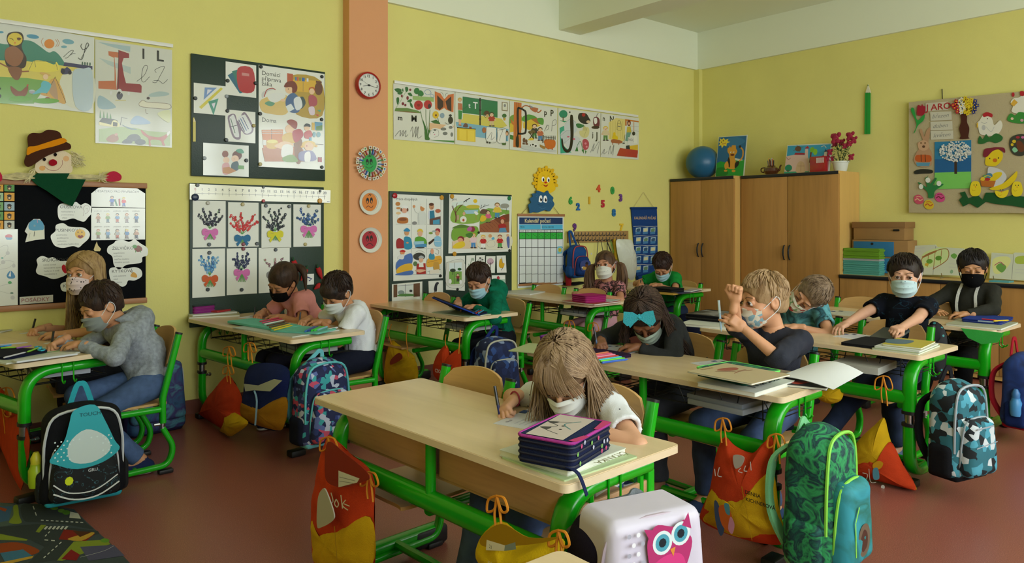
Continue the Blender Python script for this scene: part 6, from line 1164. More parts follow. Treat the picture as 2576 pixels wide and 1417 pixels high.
    if style in ('fringe', 'bowl'): F.ell(P(.045, 0, .045), [q * s for q in (.056, .066, .05)], B, .02)
    if style == 'bowl': F.ell(P(0, 0, .0), [q * s for q in (.075, .083, .06)], B, .02)
    F.noise(.0018, 120, seed=8)
    F.ell(P(.098, 0, -.045 if style in ('fringe', 'bowl') else -.022), [q * s for q in ((.062, .068, .07) if style in ('fringe', 'bowl') else (.052, .066, .074))], B, .012, 'd'); F.ell(P(.06, 0, -.07), [q * s for q in (.075, .1, .068)], B, .012, 'd')
    if style in ('short', 'fringe', 'bowl'):
        for q in (-1, 1): F.ell(P(0, q * .085, -.01), [z * s for z in (.024, .03, .032)], B, .006, 'd')
    F.cap(P(-.03, 0, -.08), P(-.06, 0, -.2), .06, .09, k=.01, op='d'); F.build('hair', hm_, par)
    if style != 'long': locks(par, P, s, hm_, style, int(c.x * 977))
    if mask: maskmesh(c, f, l, u, s, par, mask[0], mask[1] if len(mask) > 1 else 'pleat', loopm=mask[2] if len(mask) > 2 else None)
    eyes(c, f, l, u, s, par, openq, eyec, brow)
    return dict(par=par, c=c, f=f, l=l, u=u, s=s, tips=tips, A=A, N=N_, sh=sh, cf=cf, lat=lat, H=H, ch=ch)
def pen(tip, d, L, col, label, cap_='111418'):
    t = V(tip); d = unit(d); o = MB().tube([t, t + d * .012, t + d * .014, t + d * L * .7, t + d * L], [.0008, .0032, .0045, .005, .0045], seg=8).build('pen', pm(col, .3)); tag(o, label, 'pen')
    MB().tube([t + d * L * .62, t + d * (L + .004)], [.0056, .0052], seg=8).build('cap', pm(cap_, .3), o); return o
def lerp_ends(a, b, sp, w=1):       # straight hanging ends: right side target a, left side target b
    return lambda q, rs: ((a if q > 0 else b), sp, w)
black_mask = mat('black_mask', '0c0c0e', .9, bump=.2, bscale=300, spec=.1)
whm, blm = mat('white_mask', 'd4d6d2', .8), mat('surgical_blue', '9cc4d4', .8)
up, dn = (0, 0, 1), (0, 0, -1)
# blonde girl, far left
K1 = kid('girl with long blonde hair and pink panda mask looking up, at the far left', (1.02, 4.72), (.81, 4.73, .99), 226, 2, 0,
    {1: ((.63, 4.88, .685), (0, .6, -1), (-.8, -.5, -.1), (.1, .2, 1), 'pen'), -1: ((.66, 4.58, .68), (.3, -1, -.6), (-.6, .7, 0), up, 'rest')},
    ('shirt', cloth('2e2228')), ('trousers', cloth('2a2c38')), (hairmat('6e5030', '9c7c50'), 'long'), (mat('panda_mask', 'd8c4c4', .8, kind='spots', c2='2a2424', vscale=55, p=.22),), openq=True, eyec='6a6a50', h=.0085)
strands(K1['par'], K1['c'], K1['f'], K1['l'], K1['u'], K1['s'], hairmat('7a5a38', 'b09264'), 420, 1, lambda q, rs: ((K1['c'] + K1['l'] * q * .1 - K1['f'] * .03 + V((0, 0, -.27 - .1 * rs.random()))), (.03, .03, .03), 1), rad=.0042)
pen(K1['tips'][1] + V((0, 0, -.02)), (.25, .1, 1), .13, 'b8b8b4', 'dark pen with a grey band in the hand of the long-haired blonde girl')
# grey hoodie boy
K2 = kid('boy in a grey hoodie and jeans writing, with a grey mask', (1.0, 4.16), (.795, 4.2, .858), 196, 28, 0,
    {1: ((.62, 4.22, .695), (.1, .7, -.6), (-.7, -.5, -.2), (.1, .5, 1), 'pen'), -1: ((.68, 4.07, .69), (.4, -1, -.5), (-.5, .8, 0), up, 'rest')},
    ('hoodie', mat('heather_grey', '8f969e', .95, var=.22, vscale=60, bump=.25, bscale=250, spec=.1)), ('jeans', mat('denim', '4a5f85', .9, var=.2, vscale=25, bump=.2, bscale=400, spec=.15)), (hairmat('1e1512', '3a2a22'), 'short'), (mat('grey_mask', '7e8684', .85),), sleeve='long', hood=True, h=.0065, shoes='1c2850', legs={1: (.72, 4.2, .07), -1: (.95, 4.08, .07)}, slump=.05)
pen(K2['tips'][1] + V((0, 0, -.025)), (.15, .1, 1), .14, '1c2050', 'dark blue pen held upright by the boy in the grey hoodie')
# girl in pink
K3 = kid('girl in a pink T-shirt with ponytail and black mask writing', (2.12, 4.56), (1.915, 4.6, .9), 200, 36, -14,
    {1: ((1.83, 4.74, .69), (.1, 1, -.6), (-.6, -.6, -.2), (.2, .2, 1), 'pen'), -1: ((1.87, 4.55, .68), (.4, -1, -.4), (-.5, .8, 0), up, 'rest')},
    ('pink_shirt', cloth('d88f8c')), ('trousers', cloth('2a2a3a')), (hairmat('20140f', '402c20'), 'long'), (black_mask, 'fold', black_mask), skinc='b57c58', h=.008, hs=1.03)
q = K3['c'] - K3['f'] * .09 + K3['u'] * .02 - K3['l'] * .0
MB().tube(cr([q + K3['f'] * .02, q - K3['f'] * .03, q - K3['f'] * .06 + V((.02, -.06, -.04)), q + V((.06, -.1, -.13))], 5), [.022] * 5 + [.026] * 6 + [.02, .016, .012, .008, .004], seg=10).build('ponytail', hairmat('20140f', '402c20'), K3['par'])
MB().tube([q + K3['f'] * .005, q - K3['f'] * .012], .026, seg=12).build('hair_band', pm('c8c08a', .7), K3['par'])
MB().lathe([(.019, 0), (.019, .003)], K3['ch'] + K3['cf'] * .1 + V((0, .02, -.0)), 18, ax=K3['cf']).build('shirt_badge', pm('c8c4b8', .5), K3['par'])
pen(K3['tips'][1] + V((0, 0, -.02)), (.1, .15, 1), .12, '3a2430', 'dark slim pen held by the girl in the pink T-shirt')
# white T boy
K4 = kid('dark haired boy in a white T-shirt and dark shorts writing', (2.2, 4.1), (2.03, 4.07, .862), 200, 34, -8,
    {1: ((1.93, 4.27, .685), (.2, 1, -.5), (-.7, -.6, -.1), (.2, .2, 1), 'pen'), -1: ((1.97, 4.14, .68), (.5, -1, -.4), (-.6, .8, 0), up, 'rest')},
    ('white_shirt', cloth('dde0e6')), ('shorts', cloth('14182a'), .5), (hairmat('17100e', '33241e'), 'bowl'), (mat('white_pleated_mask', 'c8ccca', .8),), skinc='bd855f', h=.0075, shoes='2a2a30', slump=.045)
pen(K4['tips'][1] + V((0, 0, -.02)), (.15, .1, 1), .12, '22308a', 'blue pen held by the boy in the white T-shirt')
MB().tube(cr([K4['sh'][-1] + V((0, .07, .05)), K4['ch'] + K4['cf'] * .095 + V((0, -.02, .05)), K4['ch'] + K4['cf'] * .1 + V((0, 0, -.05))], 5), .004, seg=5).build('grey_cord', pm('5a6468', .8), K4['par'])
# green hoodie boy
K5 = kid('boy in a dark green hoodie with a light blue mask, writing behind his open case', (3.36, 4.15), (3.17, 4.16, .872), 205, 32, 0,
    {1: ((3.12, 4.34, .71), (.1, 1, -.5), (-.5, -.7, -.2), (.1, .4, 1), 'pen'), -1: ((3.1, 4.12, .69), (.4, -1, -.4), (-.5, .8, 0), up, 'rest')},
    ('green_hoodie', mat('green_hoodie_cloth', '0f6a50', .95, kind='squiggle', c2='0c5f47', c3='14745a', vscale=5, bump=.25, bscale=250, spec=.1)), ('dark_trousers', cloth('14161f')), (hairmat('241713', '3c2a22'), 'short'), (blm,), sleeve='long', hood=True, h=.008, skinc='c48c6c', shoes='20242c')
pen(K5['tips'][1] + V((0, 0, -.02)), (.5, .4, .8), .12, 'b88848', 'wooden pencil held by the boy in the green hoodie', 'b88848')
# girl in pink and black dress
K6 = kid('girl with two pigtails, white mask and pink dress with black pattern, looking up', (4.6, 4.3), (4.6, 4.27, .915), 207, -4, 6,
    {1: ((4.38, 4.4, .68), (-.1, 1, -.4), (-.3, -1, 0), up, 'rest'), -1: ((4.4, 4.16, .68), (.2, -1, -.4), (-.2, 1, 0), up, 'rest')},
    ('pink_dress', mat('pink_black_print', 'b87880', .85, kind='squiggle', c2='181014', c3='181014', vscale=15, p=1.2)), ('leggings', cloth('c898a4')), (hairmat('33221a', '5c4230'), 'long'), (mat('white_printed_mask', 'd4d4cc', .8, kind='spots', c2='8a9a9a', vscale=45, p=.12),), skinc='c0876a', h=.0085, openq=True, sleeve='short', hs=1.06)
for q in (-1, 1):
    b_ = K6['c'] + K6['l'] * q * .085 * 1.0 - K6['f'] * .03 + K6['u'] * .02; w = MB(); rs = random.Random(5)
    for i in range(26): d_ = V((rs.uniform(-.02, .02), rs.uniform(-.02, .02), 0)); w.tube(cr([b_, b_ + K6['l'] * q * .045 + d_ + V((0, 0, -.02)), b_ + K6['l'] * q * .06 + d_ * 1.6 + V((0, 0, -.12)), b_ + K6['l'] * q * .05 + d_ * 2 + V((0, 0, -.2 - rs.random() * .05))], 3), [.008] * 3 + [.011] * 4 + [.008, .006, .002], seg=5)
    w.build('pigtail', hairmat('3a261c', '6c5038'), K6['par'])['kind'] = 'stuff'; MB().tube([b_ + K6['l'] * q * .0, b_ + K6['l'] * q * .014], .016, seg=10).build('hair_band', pm('8a6a6a'), K6['par'])
# green T boy
K7 = kid('boy in a bright green T-shirt bent over his work at the farthest desk', (5.62, 4.34), (5.5, 4.38, .872), 207, 44, 0,
    {1: ((5.4, 4.56, .71), (.1, 1, -.3), (-.6, -.6, -.3), (.2, .4, 1), 'pen'), -1: ((5.42, 4.38, .7), (.3, -1, -.3), (-.3, 1, 0), up, 'rest')},
    ('green_shirt', mat('green_tee', '1c8a3c', .9, var=.15, vscale=20, bump=.2, bscale=300, spec=.1)), ('trousers', cloth('23304a')), (hairmat('241612', '3a2620'), 'short'), (blm,), skinc='bd8664', h=.009, hs=1.06)
pen(K7['tips'][1] + V((0, 0, -.02)), (.3, .1, 1), .12, '5a5a60', 'grey pencil in the hand of the boy in the green T-shirt')
# front girl
K8 = kid('girl with long light brown hair and white printed T-shirt writing at the nearest desk', (1.74, 1.7), (1.6, 1.65, .812), 205, 42, 4,
    {1: ((1.56, 1.86, .692), (.6, .9, -.2), (-.85, -.3, -.25), (-.1, .5, 1), 'pen'), -1: ((1.55, 1.55, .68), (.8, -.9, -.2), (-.55, .75, -.02), up, 'flat')},
    ('white_printed_shirt', mat('white_print_tee', 'd8dade', .9, kind='spots', c2='3a3c4a', vscale=22, p=.13, bump=.2, bscale=300, spec=.1)), ('jeans', mat('denim2', '3c5480', .9, var=.2, vscale=25)), (hairmat('4a3626', '7a6048'), 'long'), (whm,), skinc='cf9c7c', h=.0055, hh=.0032, hn=.0035, shoes='b0b0b8', slump=.03, hs=.99, legs={1: (1.38, 1.9, .07), -1: (1.42, 1.66, .07)})
c8, f8, l8, u8 = K8['c'], K8['f'], K8['l'], K8['u']
def e8(q, rs):
    t = rs.random()
    if q > 0: return (c8 + V((.02 - .16 * t * .4, -.11 - .03 * t, -.2 - .02 * t)), (.05, .02, .02), 1)   # her left side, towards the window
    return (c8 + V((-.04, .09, -.15)), (.02, .02, .02), 1)
hm8 = hairmat('5e4734', '9c8266')
strands(K8['par'], c8, f8, l8, u8, 1.03, hm8, 620, 3, lambda q, rs: (c8 + l8 * q * .1 + V((rs.uniform(-.03, .13), 0, -.12 - .1 * rs.random())) - f8 * .01, (.02, .02, .015), 1), rad=.0028, part=-.02)
rs = random.Random(2); mb = MB()
for i in range(110):
    x = rs.uniform(-1, 1); mb.tube(cr([c8 + f8 * .0 + l8 * x * .02 + u8 * .127, c8 + f8 * .055 + l8 * x * .045 + u8 * .108, c8 + f8 * (.092 - .02 * x * x) + l8 * x * .07 + u8 * .06, c8 + f8 * (.1 - .035 * x * x) + l8 * (x * .08 + .004) + u8 * (.02 - rs.random() * (.05 if abs(x) > .5 else .014))], 3), [.0022] * 7 + [.0018, .0014, .0008], seg=4, caps=False)
mb.build('hair_fringe', hm8, K8['par'])['kind'] = 'stuff'
strands(K8['par'], c8, f8, l8, u8, 1.03, hm8, 420, 4, lambda q, rs: (c8 + l8 * q * .1 + V((.13 + .04 * rs.random(), 0, -.16 - .15 * rs.random())), (.025, .04, .02), 1), rad=.0026, part=-.02)
pen(K8['tips'][1] + V((-.004, 0, -.028)), (-.05, .22, 1), .15, '1c2466', 'patterned dark blue pen held by the girl at the nearest desk')
MB().tube([K8['A'][1][1] + V((.0, .024 * math.cos(t), .024 * math.sin(t))) - K8['A'][1][2] * .012 for t in [i * .52 for i in range(12)]], .003, seg=5, closed=True).build('red_bracelet', pm('a02840', .6), K8['par'])
# girl with bow
K9 = kid('dark haired girl with a turquoise bow and dark grey cardigan, head bent low', (3.0, 2.28), (2.81, 2.34, .83), 214, 60, 10,
    {1: ((2.68, 2.52, .695), (.3, 1, -.4), (-.6, -.7, -.2), (0, .4, 1), 'pen'), -1: ((2.74, 2.33, .68), (.5, -1, -.4), (-.5, .8, 0), up, 'rest')},
    ('grey_cardigan', cloth('2c2e30')), ('trousers', cloth('3c3e46')), (hairmat('1a1210', '352622'), 'long'), (mat('pale_green_mask', 'a8b8ac', .8),), skinc='8a5a40', sleeve='long', h=.0065, hh=.0035, hs=1.08)
strands(K9['par'], K9['c'], K9['f'], K9['l'], K9['u'], 1.08, hairmat('1e1613', '4a3830'), 700, 7, lambda q, rs: (K9['c'] + K9['l'] * q * .09 + V((.0, .03, -.1 - .04 * rs.random())) if q < 0 else K9['c'] + V((.14 + .05 * rs.random(), -.12, -.16 - .16 * rs.random())), (.02, .02, .02), 1), rad=.003)
pen(K9['tips'][1] + V((0, .0, -.025)), (.0, .25, 1), .16, '1c4a7a', 'blue pen with printed barrel held by the girl with the bow')
P9 = lambda a, b, e: K9['c'] + (K9['f'] * a + K9['l'] * b + K9['u'] * e) * 1.08
tq = mat('turquoise_tulle', '3ab4cc', .6, bump=.3, bscale=200); bw = MB()
kb = P9(.058, .004, .106); n9 = (K9['f'] * .55 + K9['u'] * .85).normalized(); l9 = K9['l']; u9 = l9.cross(n9)
for q in (-1, 1):
    for dz, sc_, o_ in ((.0, 1, .008), (.02, .8, .004)):
        pts = [(0, .007), (.03, .03), (.06, .04 + dz), (.078, .02), (.07, -.03 + dz), (.03, -.026), (0, -.007)]
        bw.prism([(q * x * sc_, y * sc_) for x, y in pts], kb + n9 * o_, l9, u9, (n9 + l9 * q * .25).normalized(), .006)
bw.tube([kb + n9 * .0 - u9 * .009, kb + n9 * .012, kb + u9 * .009], .009, seg=8); bo = bw.build('hair_bow', tq, K9['par'])
MB().tube(cr([P9(-.02, q * .088, -.0) if abs(q) == 1 else P9(.068 * math.cos(q * 1.5) - .01, q * .089, .115 * math.cos(q * 1.4)) for q in (-1, -.7, -.35, 0, .35, .7, 1)], 4), .003, seg=6).build('head_band', tq, K9['par'])
# boy with the pen
K10 = kid('blond boy in a dark grey sweater and colourful mask raising his right forearm', (3.0, 1.8), (2.95, 1.79, .935), 156, 8, 0,
    {1: ((2.7, 1.77, .95), (-.6, .4, -.8), (.12, -.1, 1), (1, .2, .1), 'fist'), -1: ((2.745, 1.76, .835), (.2, -1, -1), (-.55, .55, .6), (-.5, -.8, .2), 'rest')},
    ('dark_sweater', cloth('2c2e38')), ('jeans', mat('denim3', '35486e', .9, var=.2, vscale=25)), (hairmat('7a5c3c', 'a88a66'), 'short'), (mat('patch_mask', 'c8c0b0', .8, kind='cells', c2=('c08468', 'c8c0b0', '7a9ca8', 'cfc8ba'), vscale=50),), skinc='c9926e', sleeve='rolled', h=.0065, hh=.0033, openq=True, hs=1.06, brow='6a4a32', legs={1: (2.75, 1.95, .07), -1: (2.85, 1.68, .07)})
pen(K10['tips'][-1] + V((0, -.01, -.05)), (-.02, .08, 1), .13, 'a8c4dc', 'pale blue pen in the fist of the blond boy', 'c8dce8')
# bent boy
K11 = kid('boy in a teal patterned T-shirt with his head tilted sideways over his arm', (4.22, 2.34), (4.1, 2.185, .858), 172, 24, -62,
    {1: ((3.98, 2.42, .68), (.1, 1, -.3), (-.4, -.9, 0), up, 'rest'), -1: ((3.97, 2.2, .68), (.7, -1, -.3), (-.5, .9, 0), up, 'rest')},
    ('teal_shirt', mat('teal_tee', '3a7c88', .9, kind='marble', c2=('1c3c44', '60a4ac', '23454e'), vscale=9)), ('trousers', cloth('1d2436')), (hairmat('4a3828', '86705a'), 'short'), (mat('cherry_mask', 'c8c4b4', .8, kind='cells', c2=('c8c4b4', 'a83a34', 'c8c4b4', '6a8a5a', 'c8c4b4', 'c8c4b4'), vscale=60),), skinc='c08c6a', h=.008, hs=1.06)
# black T boy
K12 = kid('boy in a black T-shirt with a pale blue mask, arms stretched on his desk', (4.36, 1.8), (4.43, 1.79, .975), 199, 6, 0,
    {1: ((4.06, 1.99, .69), (.2, 1, -.3), (-.9, .1, -.2), up, 'rest'), -1: ((4.04, 1.68, .7), (.3, -1, -.2), (-1, .1, -.05), (0, -.3, 1), 'pen')},
    ('black_shirt', mat('black_tee', '10131c', .9, kind='squiggle', c2='10131c', c3='1c3444', vscale=9, p=.6, spec=.1)), ('jeans', mat('dark_denim', '1c2a48', .9, var=.2, vscale=25)), (hairmat('18110e', '2e221c'), 'short'), (mat('star_mask', 'b4ccd0', .8, kind='spots', c2='3a5a6a', vscale=50, p=.14),), skinc='c9987c', h=.007, openq=True, hs=1.04, legs={1: (3.82, 2.0, .07), -1: (4.1, 1.7, .07)}, shoes='5a6a8a')
# lanyard boy
K13 = kid('boy in a dark olive hoodie with black mask and white lanyard, hands folded', (5.5, 1.83), (5.53, 1.8, .975), 198, 14, 0,
    {1: ((5.3, 1.94, .69), (.1, 1, -.3), (-.6, -.6, 0), (0, .3, 1), 'flat'), -1: ((5.28, 1.76, .69), (.2, -1, -.3), (-.4, .8, 0), up, 'rest')},
    ('olive_hoodie', cloth('2a2a24')), ('black_trousers', cloth('101014')), (hairmat('120e0d', '262020'), 'short'), (black_mask, 'fold', black_mask), skinc='b8845c', sleeve='long', h=.008, openq=False, hs=1.04, legs={1: (5.05, 1.98, .07), -1: (5.1, 1.72, .07)}, shoes='1a1a1c')
for q, t in ((1, 0), (-1, 0)):
    a_ = K13['N'] + K13['lat'] * q * .05 + K13['cf'] * .04; b_ = K13['ch'] + K13['cf'] * .105 + K13['lat'] * q * .055; e_ = K13['ch'] + K13['cf'] * .115 + K13['lat'] * q * .01 + V((0, 0, -.14))
    MB().tube(cr([a_, a_.lerp(b_, .5) + K13['cf'] * .03, b_ + V((0, 0, -.03)), e_], 4), 1, prof=[(-.009, -.001), (.009, -.001), (.009, .001), (-.009, .001)], up=(0, 1, 0) if False else K13['cf']).build('lanyard', mat('lanyard_ribbon', 'd0d0cc', .6, kind='spots', c2='6a6a6a', vscale=70, p=.15), K13['par'])
# ---------------------------------------------------------------- bags
def puff(name, px, X, T, m, par=None, fold=.005, nf=7, seed=1, yoff=0):
    """soft cloth shape: outline on the plane x = X, swelling towards the viewer and a little behind"""
    P = [onx(a, b, X) for a, b in zip(px[::2], px[1::2])]; P = cr(P, 5, True); P = [V((X, q.y + yoff, max(q.z, .012))) for q in P]; n = len(P); c = sum(P, V()) / n; vs = []; fs = []; K = 8; rs = random.Random(seed); ph = [rs.uniform(0, 6) for _ in range(4)]
    for side, t in ((-1, T), (1, T * .6)):
        b = len(vs)
        for k in range(K + 1):
            s = k / K; th = t * (1 - s ** 2.2) ** .75
            for i, q in enumerate(P):
                a = 6.283 * i / n; w_ = fold * (math.sin(nf * a + ph[0] + s * 2) + .6 * math.sin(round(nf * 1.9) * a + ph[1] - s * 3)) * s * s * (1.12 - s) * 2.6
                vs.append(c + (q - c) * s + V((side * (th + w_), 0, 0)))
        for k in range(K):
            for i in range(n): j = (i + 1) % n; f = (b + k * n + i, b + k * n + j, b + (k + 1) * n + j, b + (k + 1) * n + i); fs.append(f if side > 0 else f[::-1])
    o = MB().add(vs, fs, smooth=True).build(name, m, par); return o
ORA, YEL = cloth('c8401c', var=.1), cloth('d2a818', var=.1)
def string(pts, X, par, m=None, r=.0035, name='drawstring', dx=-.02):
    MB().tube(cr([onx(a, b, X + dx) for a, b in zip(pts[::2], pts[1::2])], 4), r, seg=5).build(name, m or pm('d8881c', .7), par)
def bow_knot(x, y, k, X, par):
    for pts in ((0, 0, -14, 6, -16, 26, -4, 22, 0, 2), (0, 0, 12, 4, 18, 24, 8, 26, 0, 2), (0, 0, -4, 30, -2, 52), (0, 0, 5, 28, 8, 58)): string([q * k + (x, y)[i % 2] for i, q in enumerate(pts)], X, par)
def ds_bag(label, X, body, pocket, knots, extra=None, T=.05, mb_=None, mp=None, group='coloured drawstring bags', name='drawstring_bag'):
    t = thing(name, label, 'bag', group=group); puff('bag_cloth', body, X, T, mb_ or ORA, t, seed=len(label))
    if pocket: puff('pocket', pocket, X - T * .35, T * .75, mp or YEL, t, seed=7)
    for x, y, k in knots: bow_knot(x, y, k, X - T * .2, t)
    if extra: extra(t)
    return t
def scrib(X, off, txt, col='e8e4dc', view=(0, 0, 1), par=None, name='print'):
    s = Sheet(('x', X), view, off=off, th=.0005); s.base(col, rect=(0, 0, 0, 0)) if 0 else None; s.P(*map(float, txt.split()[2:4])) if 0 else None; s.draw(txt); return s.build(name, None, None, parent=par)
def f1(t):
    s = Sheet(('x', 1.17), off=.07, th=.002).base('8a2410', pts=[826, 1112, 868, 1140, 930, 1196, 905, 1216, 862, 1226, 826, 1214, 818, 1180]); s.draw('p d8d8d0 853 1184 906 1204 900 1214 853 1226;l 888 1.5 855 1200 895 1210;l 888 1.5 855 1210 890 1216'); s.build('opening', None, None, parent=t)  # dark orange patch: shade inside the bag mouth painted as colour
    scrib(1.17, .075, 'c e0d8c8 2.5 833 1240 838 1262 828 1268;c e0d8c8 2.5 846 1256 852 1268 848 1276 842 1268 846 1256;c e0d8c8 2.5 858 1246 862 1280;c e0d8c8 2.5 870 1258 862 1272 876 1284;c e0d8c8 2.5 866 1268 880 1274;l b8900e 1.5 842 1324 850 1428', par=t)
    s = Sheet(('x', 1.17), off=.082, th=.004).base('b8b4a8', pts=[802, 1256, 812, 1232, 822, 1234, 842, 1290, 838, 1310, 812, 1326, 800, 1322]); s.build('plastic_sleeve', None, None, parent=t)
ds_bag('orange and yellow drawstring bag with papers hanging at the left end of the nearest desk', 1.17, [823, 1100, 840, 1102, 880, 1140, 936, 1192, 942, 1300, 938, 1432, 870, 1445, 800, 1436, 783, 1340, 790, 1240, 802, 1170], [786, 1300, 797, 1329, 842, 1323, 932, 1302, 936, 1425, 870, 1440, 802, 1432, 785, 1370], [(826, 1100, 1.3), (928, 1188, 1.3)], f1, T=.045)
def f2(t):
    s = Sheet(('x', 1.2), off=.055, th=.002).base('a8820e', pts=[1212, 1352, 1262, 1318, 1330, 1352, 1405, 1352, 1350, 1368, 1225, 1376]); s.draw('p e8e4d8 1226 1358 1272 1372 1270 1386 1224 1384;p 8a9a9a 1272 1372 1298 1364 1300 1382 1270 1386;t 333 9 1232 1378 21'); s.build('opening', None, None, parent=t)  # darker yellow sheet carries the shade inside this bag in its colour
    scrib(1.2, .09, 'i e8dcb0 22 1222 1428 škola', par=t)
ds_bag('bright yellow drawstring bag tied to the bar below the pencil case girl', 1.2, [1204, 1362, 1262, 1312, 1330, 1366, 1416, 1356, 1412, 1420, 1390, 1500, 1300, 1530, 1232, 1490, 1210, 1420], None, [(1250, 1248, 1.5), (1405, 1335, 1.5)], f2, T=.06, mb_=cloth('dcb814', var=.1))
def f3(t):
    scrib(2.42, .075, 'T 2a2210 9 1874 1242 DENISA;T 2a2210 9 1876 1260 KICHNEROVÁ;l b8900e 1.5 1866 1224 1892 1360;c ddd 2 1798 1180 1800 1198;c ddd 2 1810 1176 1806 1196 1816 1200;c ddd 2 1864 1178 1858 1186 1868 1190;c ddd 2 1876 1172 1872 1184 1880 1186;c ddd 2 1888 1162 1890 1184', par=t)
    scrib(2.42, .08, 'b 3a4a68 1797 1262 1808 1270 1822 1330 1812 1348 1800 1310;b c05a1c 1808 1278 1826 1272 1842 1300 1836 1338 1816 1320;b 4a8a9a 1822 1268 1834 1270 1836 1296 1826 1290;b c88aa0 1838 1300 1848 1320 1842 1344 1832 1330', par=t, name='picture_print')
    s = Sheet(('x', 2.42), off=.06, th=.003).base('b8b0a8', pts=[1846, 1146, 1872, 1150, 1866, 1172, 1850, 1178]); s.build('paper_inside', None, None, parent=t)
ds_bag('orange bag with yellow pocket and a handwritten name hanging from the middle desk', 2.42, [1822, 1100, 1850, 1122, 1892, 1140, 1920, 1115, 1944, 1102, 1944, 1190, 1958, 1280, 1974, 1340, 1966, 1370, 1900, 1364, 1820, 1340, 1762, 1304, 1785, 1235, 1800, 1150], [1790, 1232, 1830, 1244, 1890, 1215, 1943, 1190, 1958, 1270, 1970, 1338, 1930, 1348, 1860, 1352, 1790, 1322, 1768, 1300], [(1818, 1052, 1.2), (1952, 1092, 1.3)], f3, T=.05)
def f4(t): scrib(3.71, .07, 'b d8a020 2196 1168 2210 1160 2222 1166 2214 1180 2198 1180;b 5a9ab0 2196 1182 2208 1178 2212 1204 2198 1206;c d8d8c8 1.5 2170 1190 2182 1194 2180 1206;e d8d8d0 2221 1226 5 6;c d8d8c8 1.5 2186 1180 2190 1212 2204 1214;e 8a9a5a 2204 1238 5 5', par=t)
ds_bag('drawstring bag, yellow above and orange below, at the desk of the boy in black', 3.71, [2220, 1052, 2228, 1060, 2242, 1112, 2270, 1170, 2306, 1236, 2240, 1246, 2136, 1248, 2134, 1190, 2142, 1148, 2160, 1108, 2200, 1070], [2240, 1112, 2272, 1170, 2304, 1234, 2240, 1244, 2138, 1246, 2138, 1200, 2150, 1165, 2180, 1145, 2215, 1148], [(2222, 946, 1.3)], f4, mb_=YEL, mp=ORA, T=.06)
ds_bag('orange drawstring bag with yellow corner under the desk of the pink T-shirt girl', 1.53, [572, 945, 590, 962, 608, 1000, 606, 1038, 624, 1064, 590, 1092, 555, 1112, 512, 1090, 498, 1058, 520, 1005, 552, 965], [578, 1036, 604, 1046, 624, 1066, 592, 1092, 558, 1110, 566, 1070], [(576, 872, .9), (574, 920, .8)], T=.06)
def f6(t): s = Sheet(('x', 1.56), off=.07, th=.002).base('c8ccc4', pts=[614, 966, 650, 970, 690, 954, 710, 958, 680, 985, 640, 982, 618, 985], smooth=False); s.build('paper', None, None, parent=t); string([640, 984, 646, 1010, 642, 1070], 1.56, t, pm('8ab0c8'), .005, 'strap', -.07)
ds_bag('blue and ochre cloth bag with papers hanging below the mint pencil case', 1.56, [630, 920, 722, 924, 722, 1000, 716, 1066, 690, 1084, 604, 1052, 612, 990], [612, 1006, 660, 1018, 720, 1000, 716, 1068, 690, 1082, 604, 1050], [(628, 862, .9)], f6, mb_=cloth('1c2a6a'), mp=cloth('b07a1c'), T=.05)
def f7(t): s = Sheet(('x', 2.88), off=.06, th=.002).base('8a1c14', pts=[984, 905, 1004, 888, 1012, 902, 984, 918]); s.build('red_cloth', None, None, parent=t); string([985, 816, 978, 840, 985, 866], 2.88, t); string([1026, 820, 1022, 850, 1028, 898], 2.88, t)
ds_bag('yellow drawstring bag beside the salmon pillar, hanging from the empty seat side', 2.88, [984, 858, 1004, 868, 1042, 896, 1044, 920, 1046, 962, 972, 968, 970, 905], [1010, 905, 1044, 905, 1046, 960, 975, 966, 976, 918], [], f7, mb_=YEL, T=.045)
def f8(t): scrib(2.88, .06, 'T e8dcd0 9 1094 936 CSOB', par=t); string([1122, 842, 1120, 862, 1124, 876], 2.88, t); string([1158, 830, 1156, 860, 1154, 890], 2.88, t, r=.005)
ds_bag('orange drawstring bag with white lettering behind the empty front chair', 2.88, [1122, 868, 1134, 896, 1156, 878, 1160, 930, 1148, 958, 1112, 962, 1090, 940, 1096, 900], None, [], f8, mb_=cloth('d0441c'), T=.045)
ds_bag('yellow bag dangling under the seat of the girl with the bow', 2.97, [1702, 1046, 1722, 1038, 1776, 1056, 1802, 1112, 1790, 1120, 1740, 1096, 1706, 1070], None, [], None, mb_=YEL, T=.04)
ds_bag('yellow bag half hidden behind the white paper sheet', 3.75, [2056, 985, 2116, 972, 2118, 1004, 2092, 1016, 2062, 1006], None, [], None, mb_=YEL, T=.04)
ds_bag('orange bag cut off by the left edge of the photo', .45, [-30, 960, 10, 985, 70, 1085, 66, 1180, 30, 1262, -60, 1262, -70, 1000], None, [(15, 975, 1.2), (2, 1010, 1.4)], None, T=.03)
ds_bag('navy bag with yellow fringe on the farthest desk', 5.3, [1706, 800, 1730, 790, 1755, 806, 1764, 850, 1740, 866, 1706, 862], [1702, 800, 1722, 802, 1730, 822, 1712, 836, 1700, 820], [], None, mb_=cloth('161c38'), mp=cloth('8a9a3a'), T=.05, group=None, name='cloth_bag')
t = ds_bag('black cloth bag with small teal squares behind the boy in the black T-shirt', 4.5, [2340, 812, 2372, 822, 2384, 870, 2372, 946, 2340, 952, 2326, 880], None, [], None, mb_=mat('black_teal_squares', '0e1014', .8, kind='spots', c2='3a8a8c', vscale=26, p=.2), T=.05, group=None, name='cloth_bag')
ds_bag('pink satchel corner showing beside the magenta case desk', 4.35, [1494, 866, 1508, 846, 1530, 850, 1536, 900, 1494, 905], None, [], None, mb_=cloth('b88a98'), T=.05, group=None, name='cloth_bag')
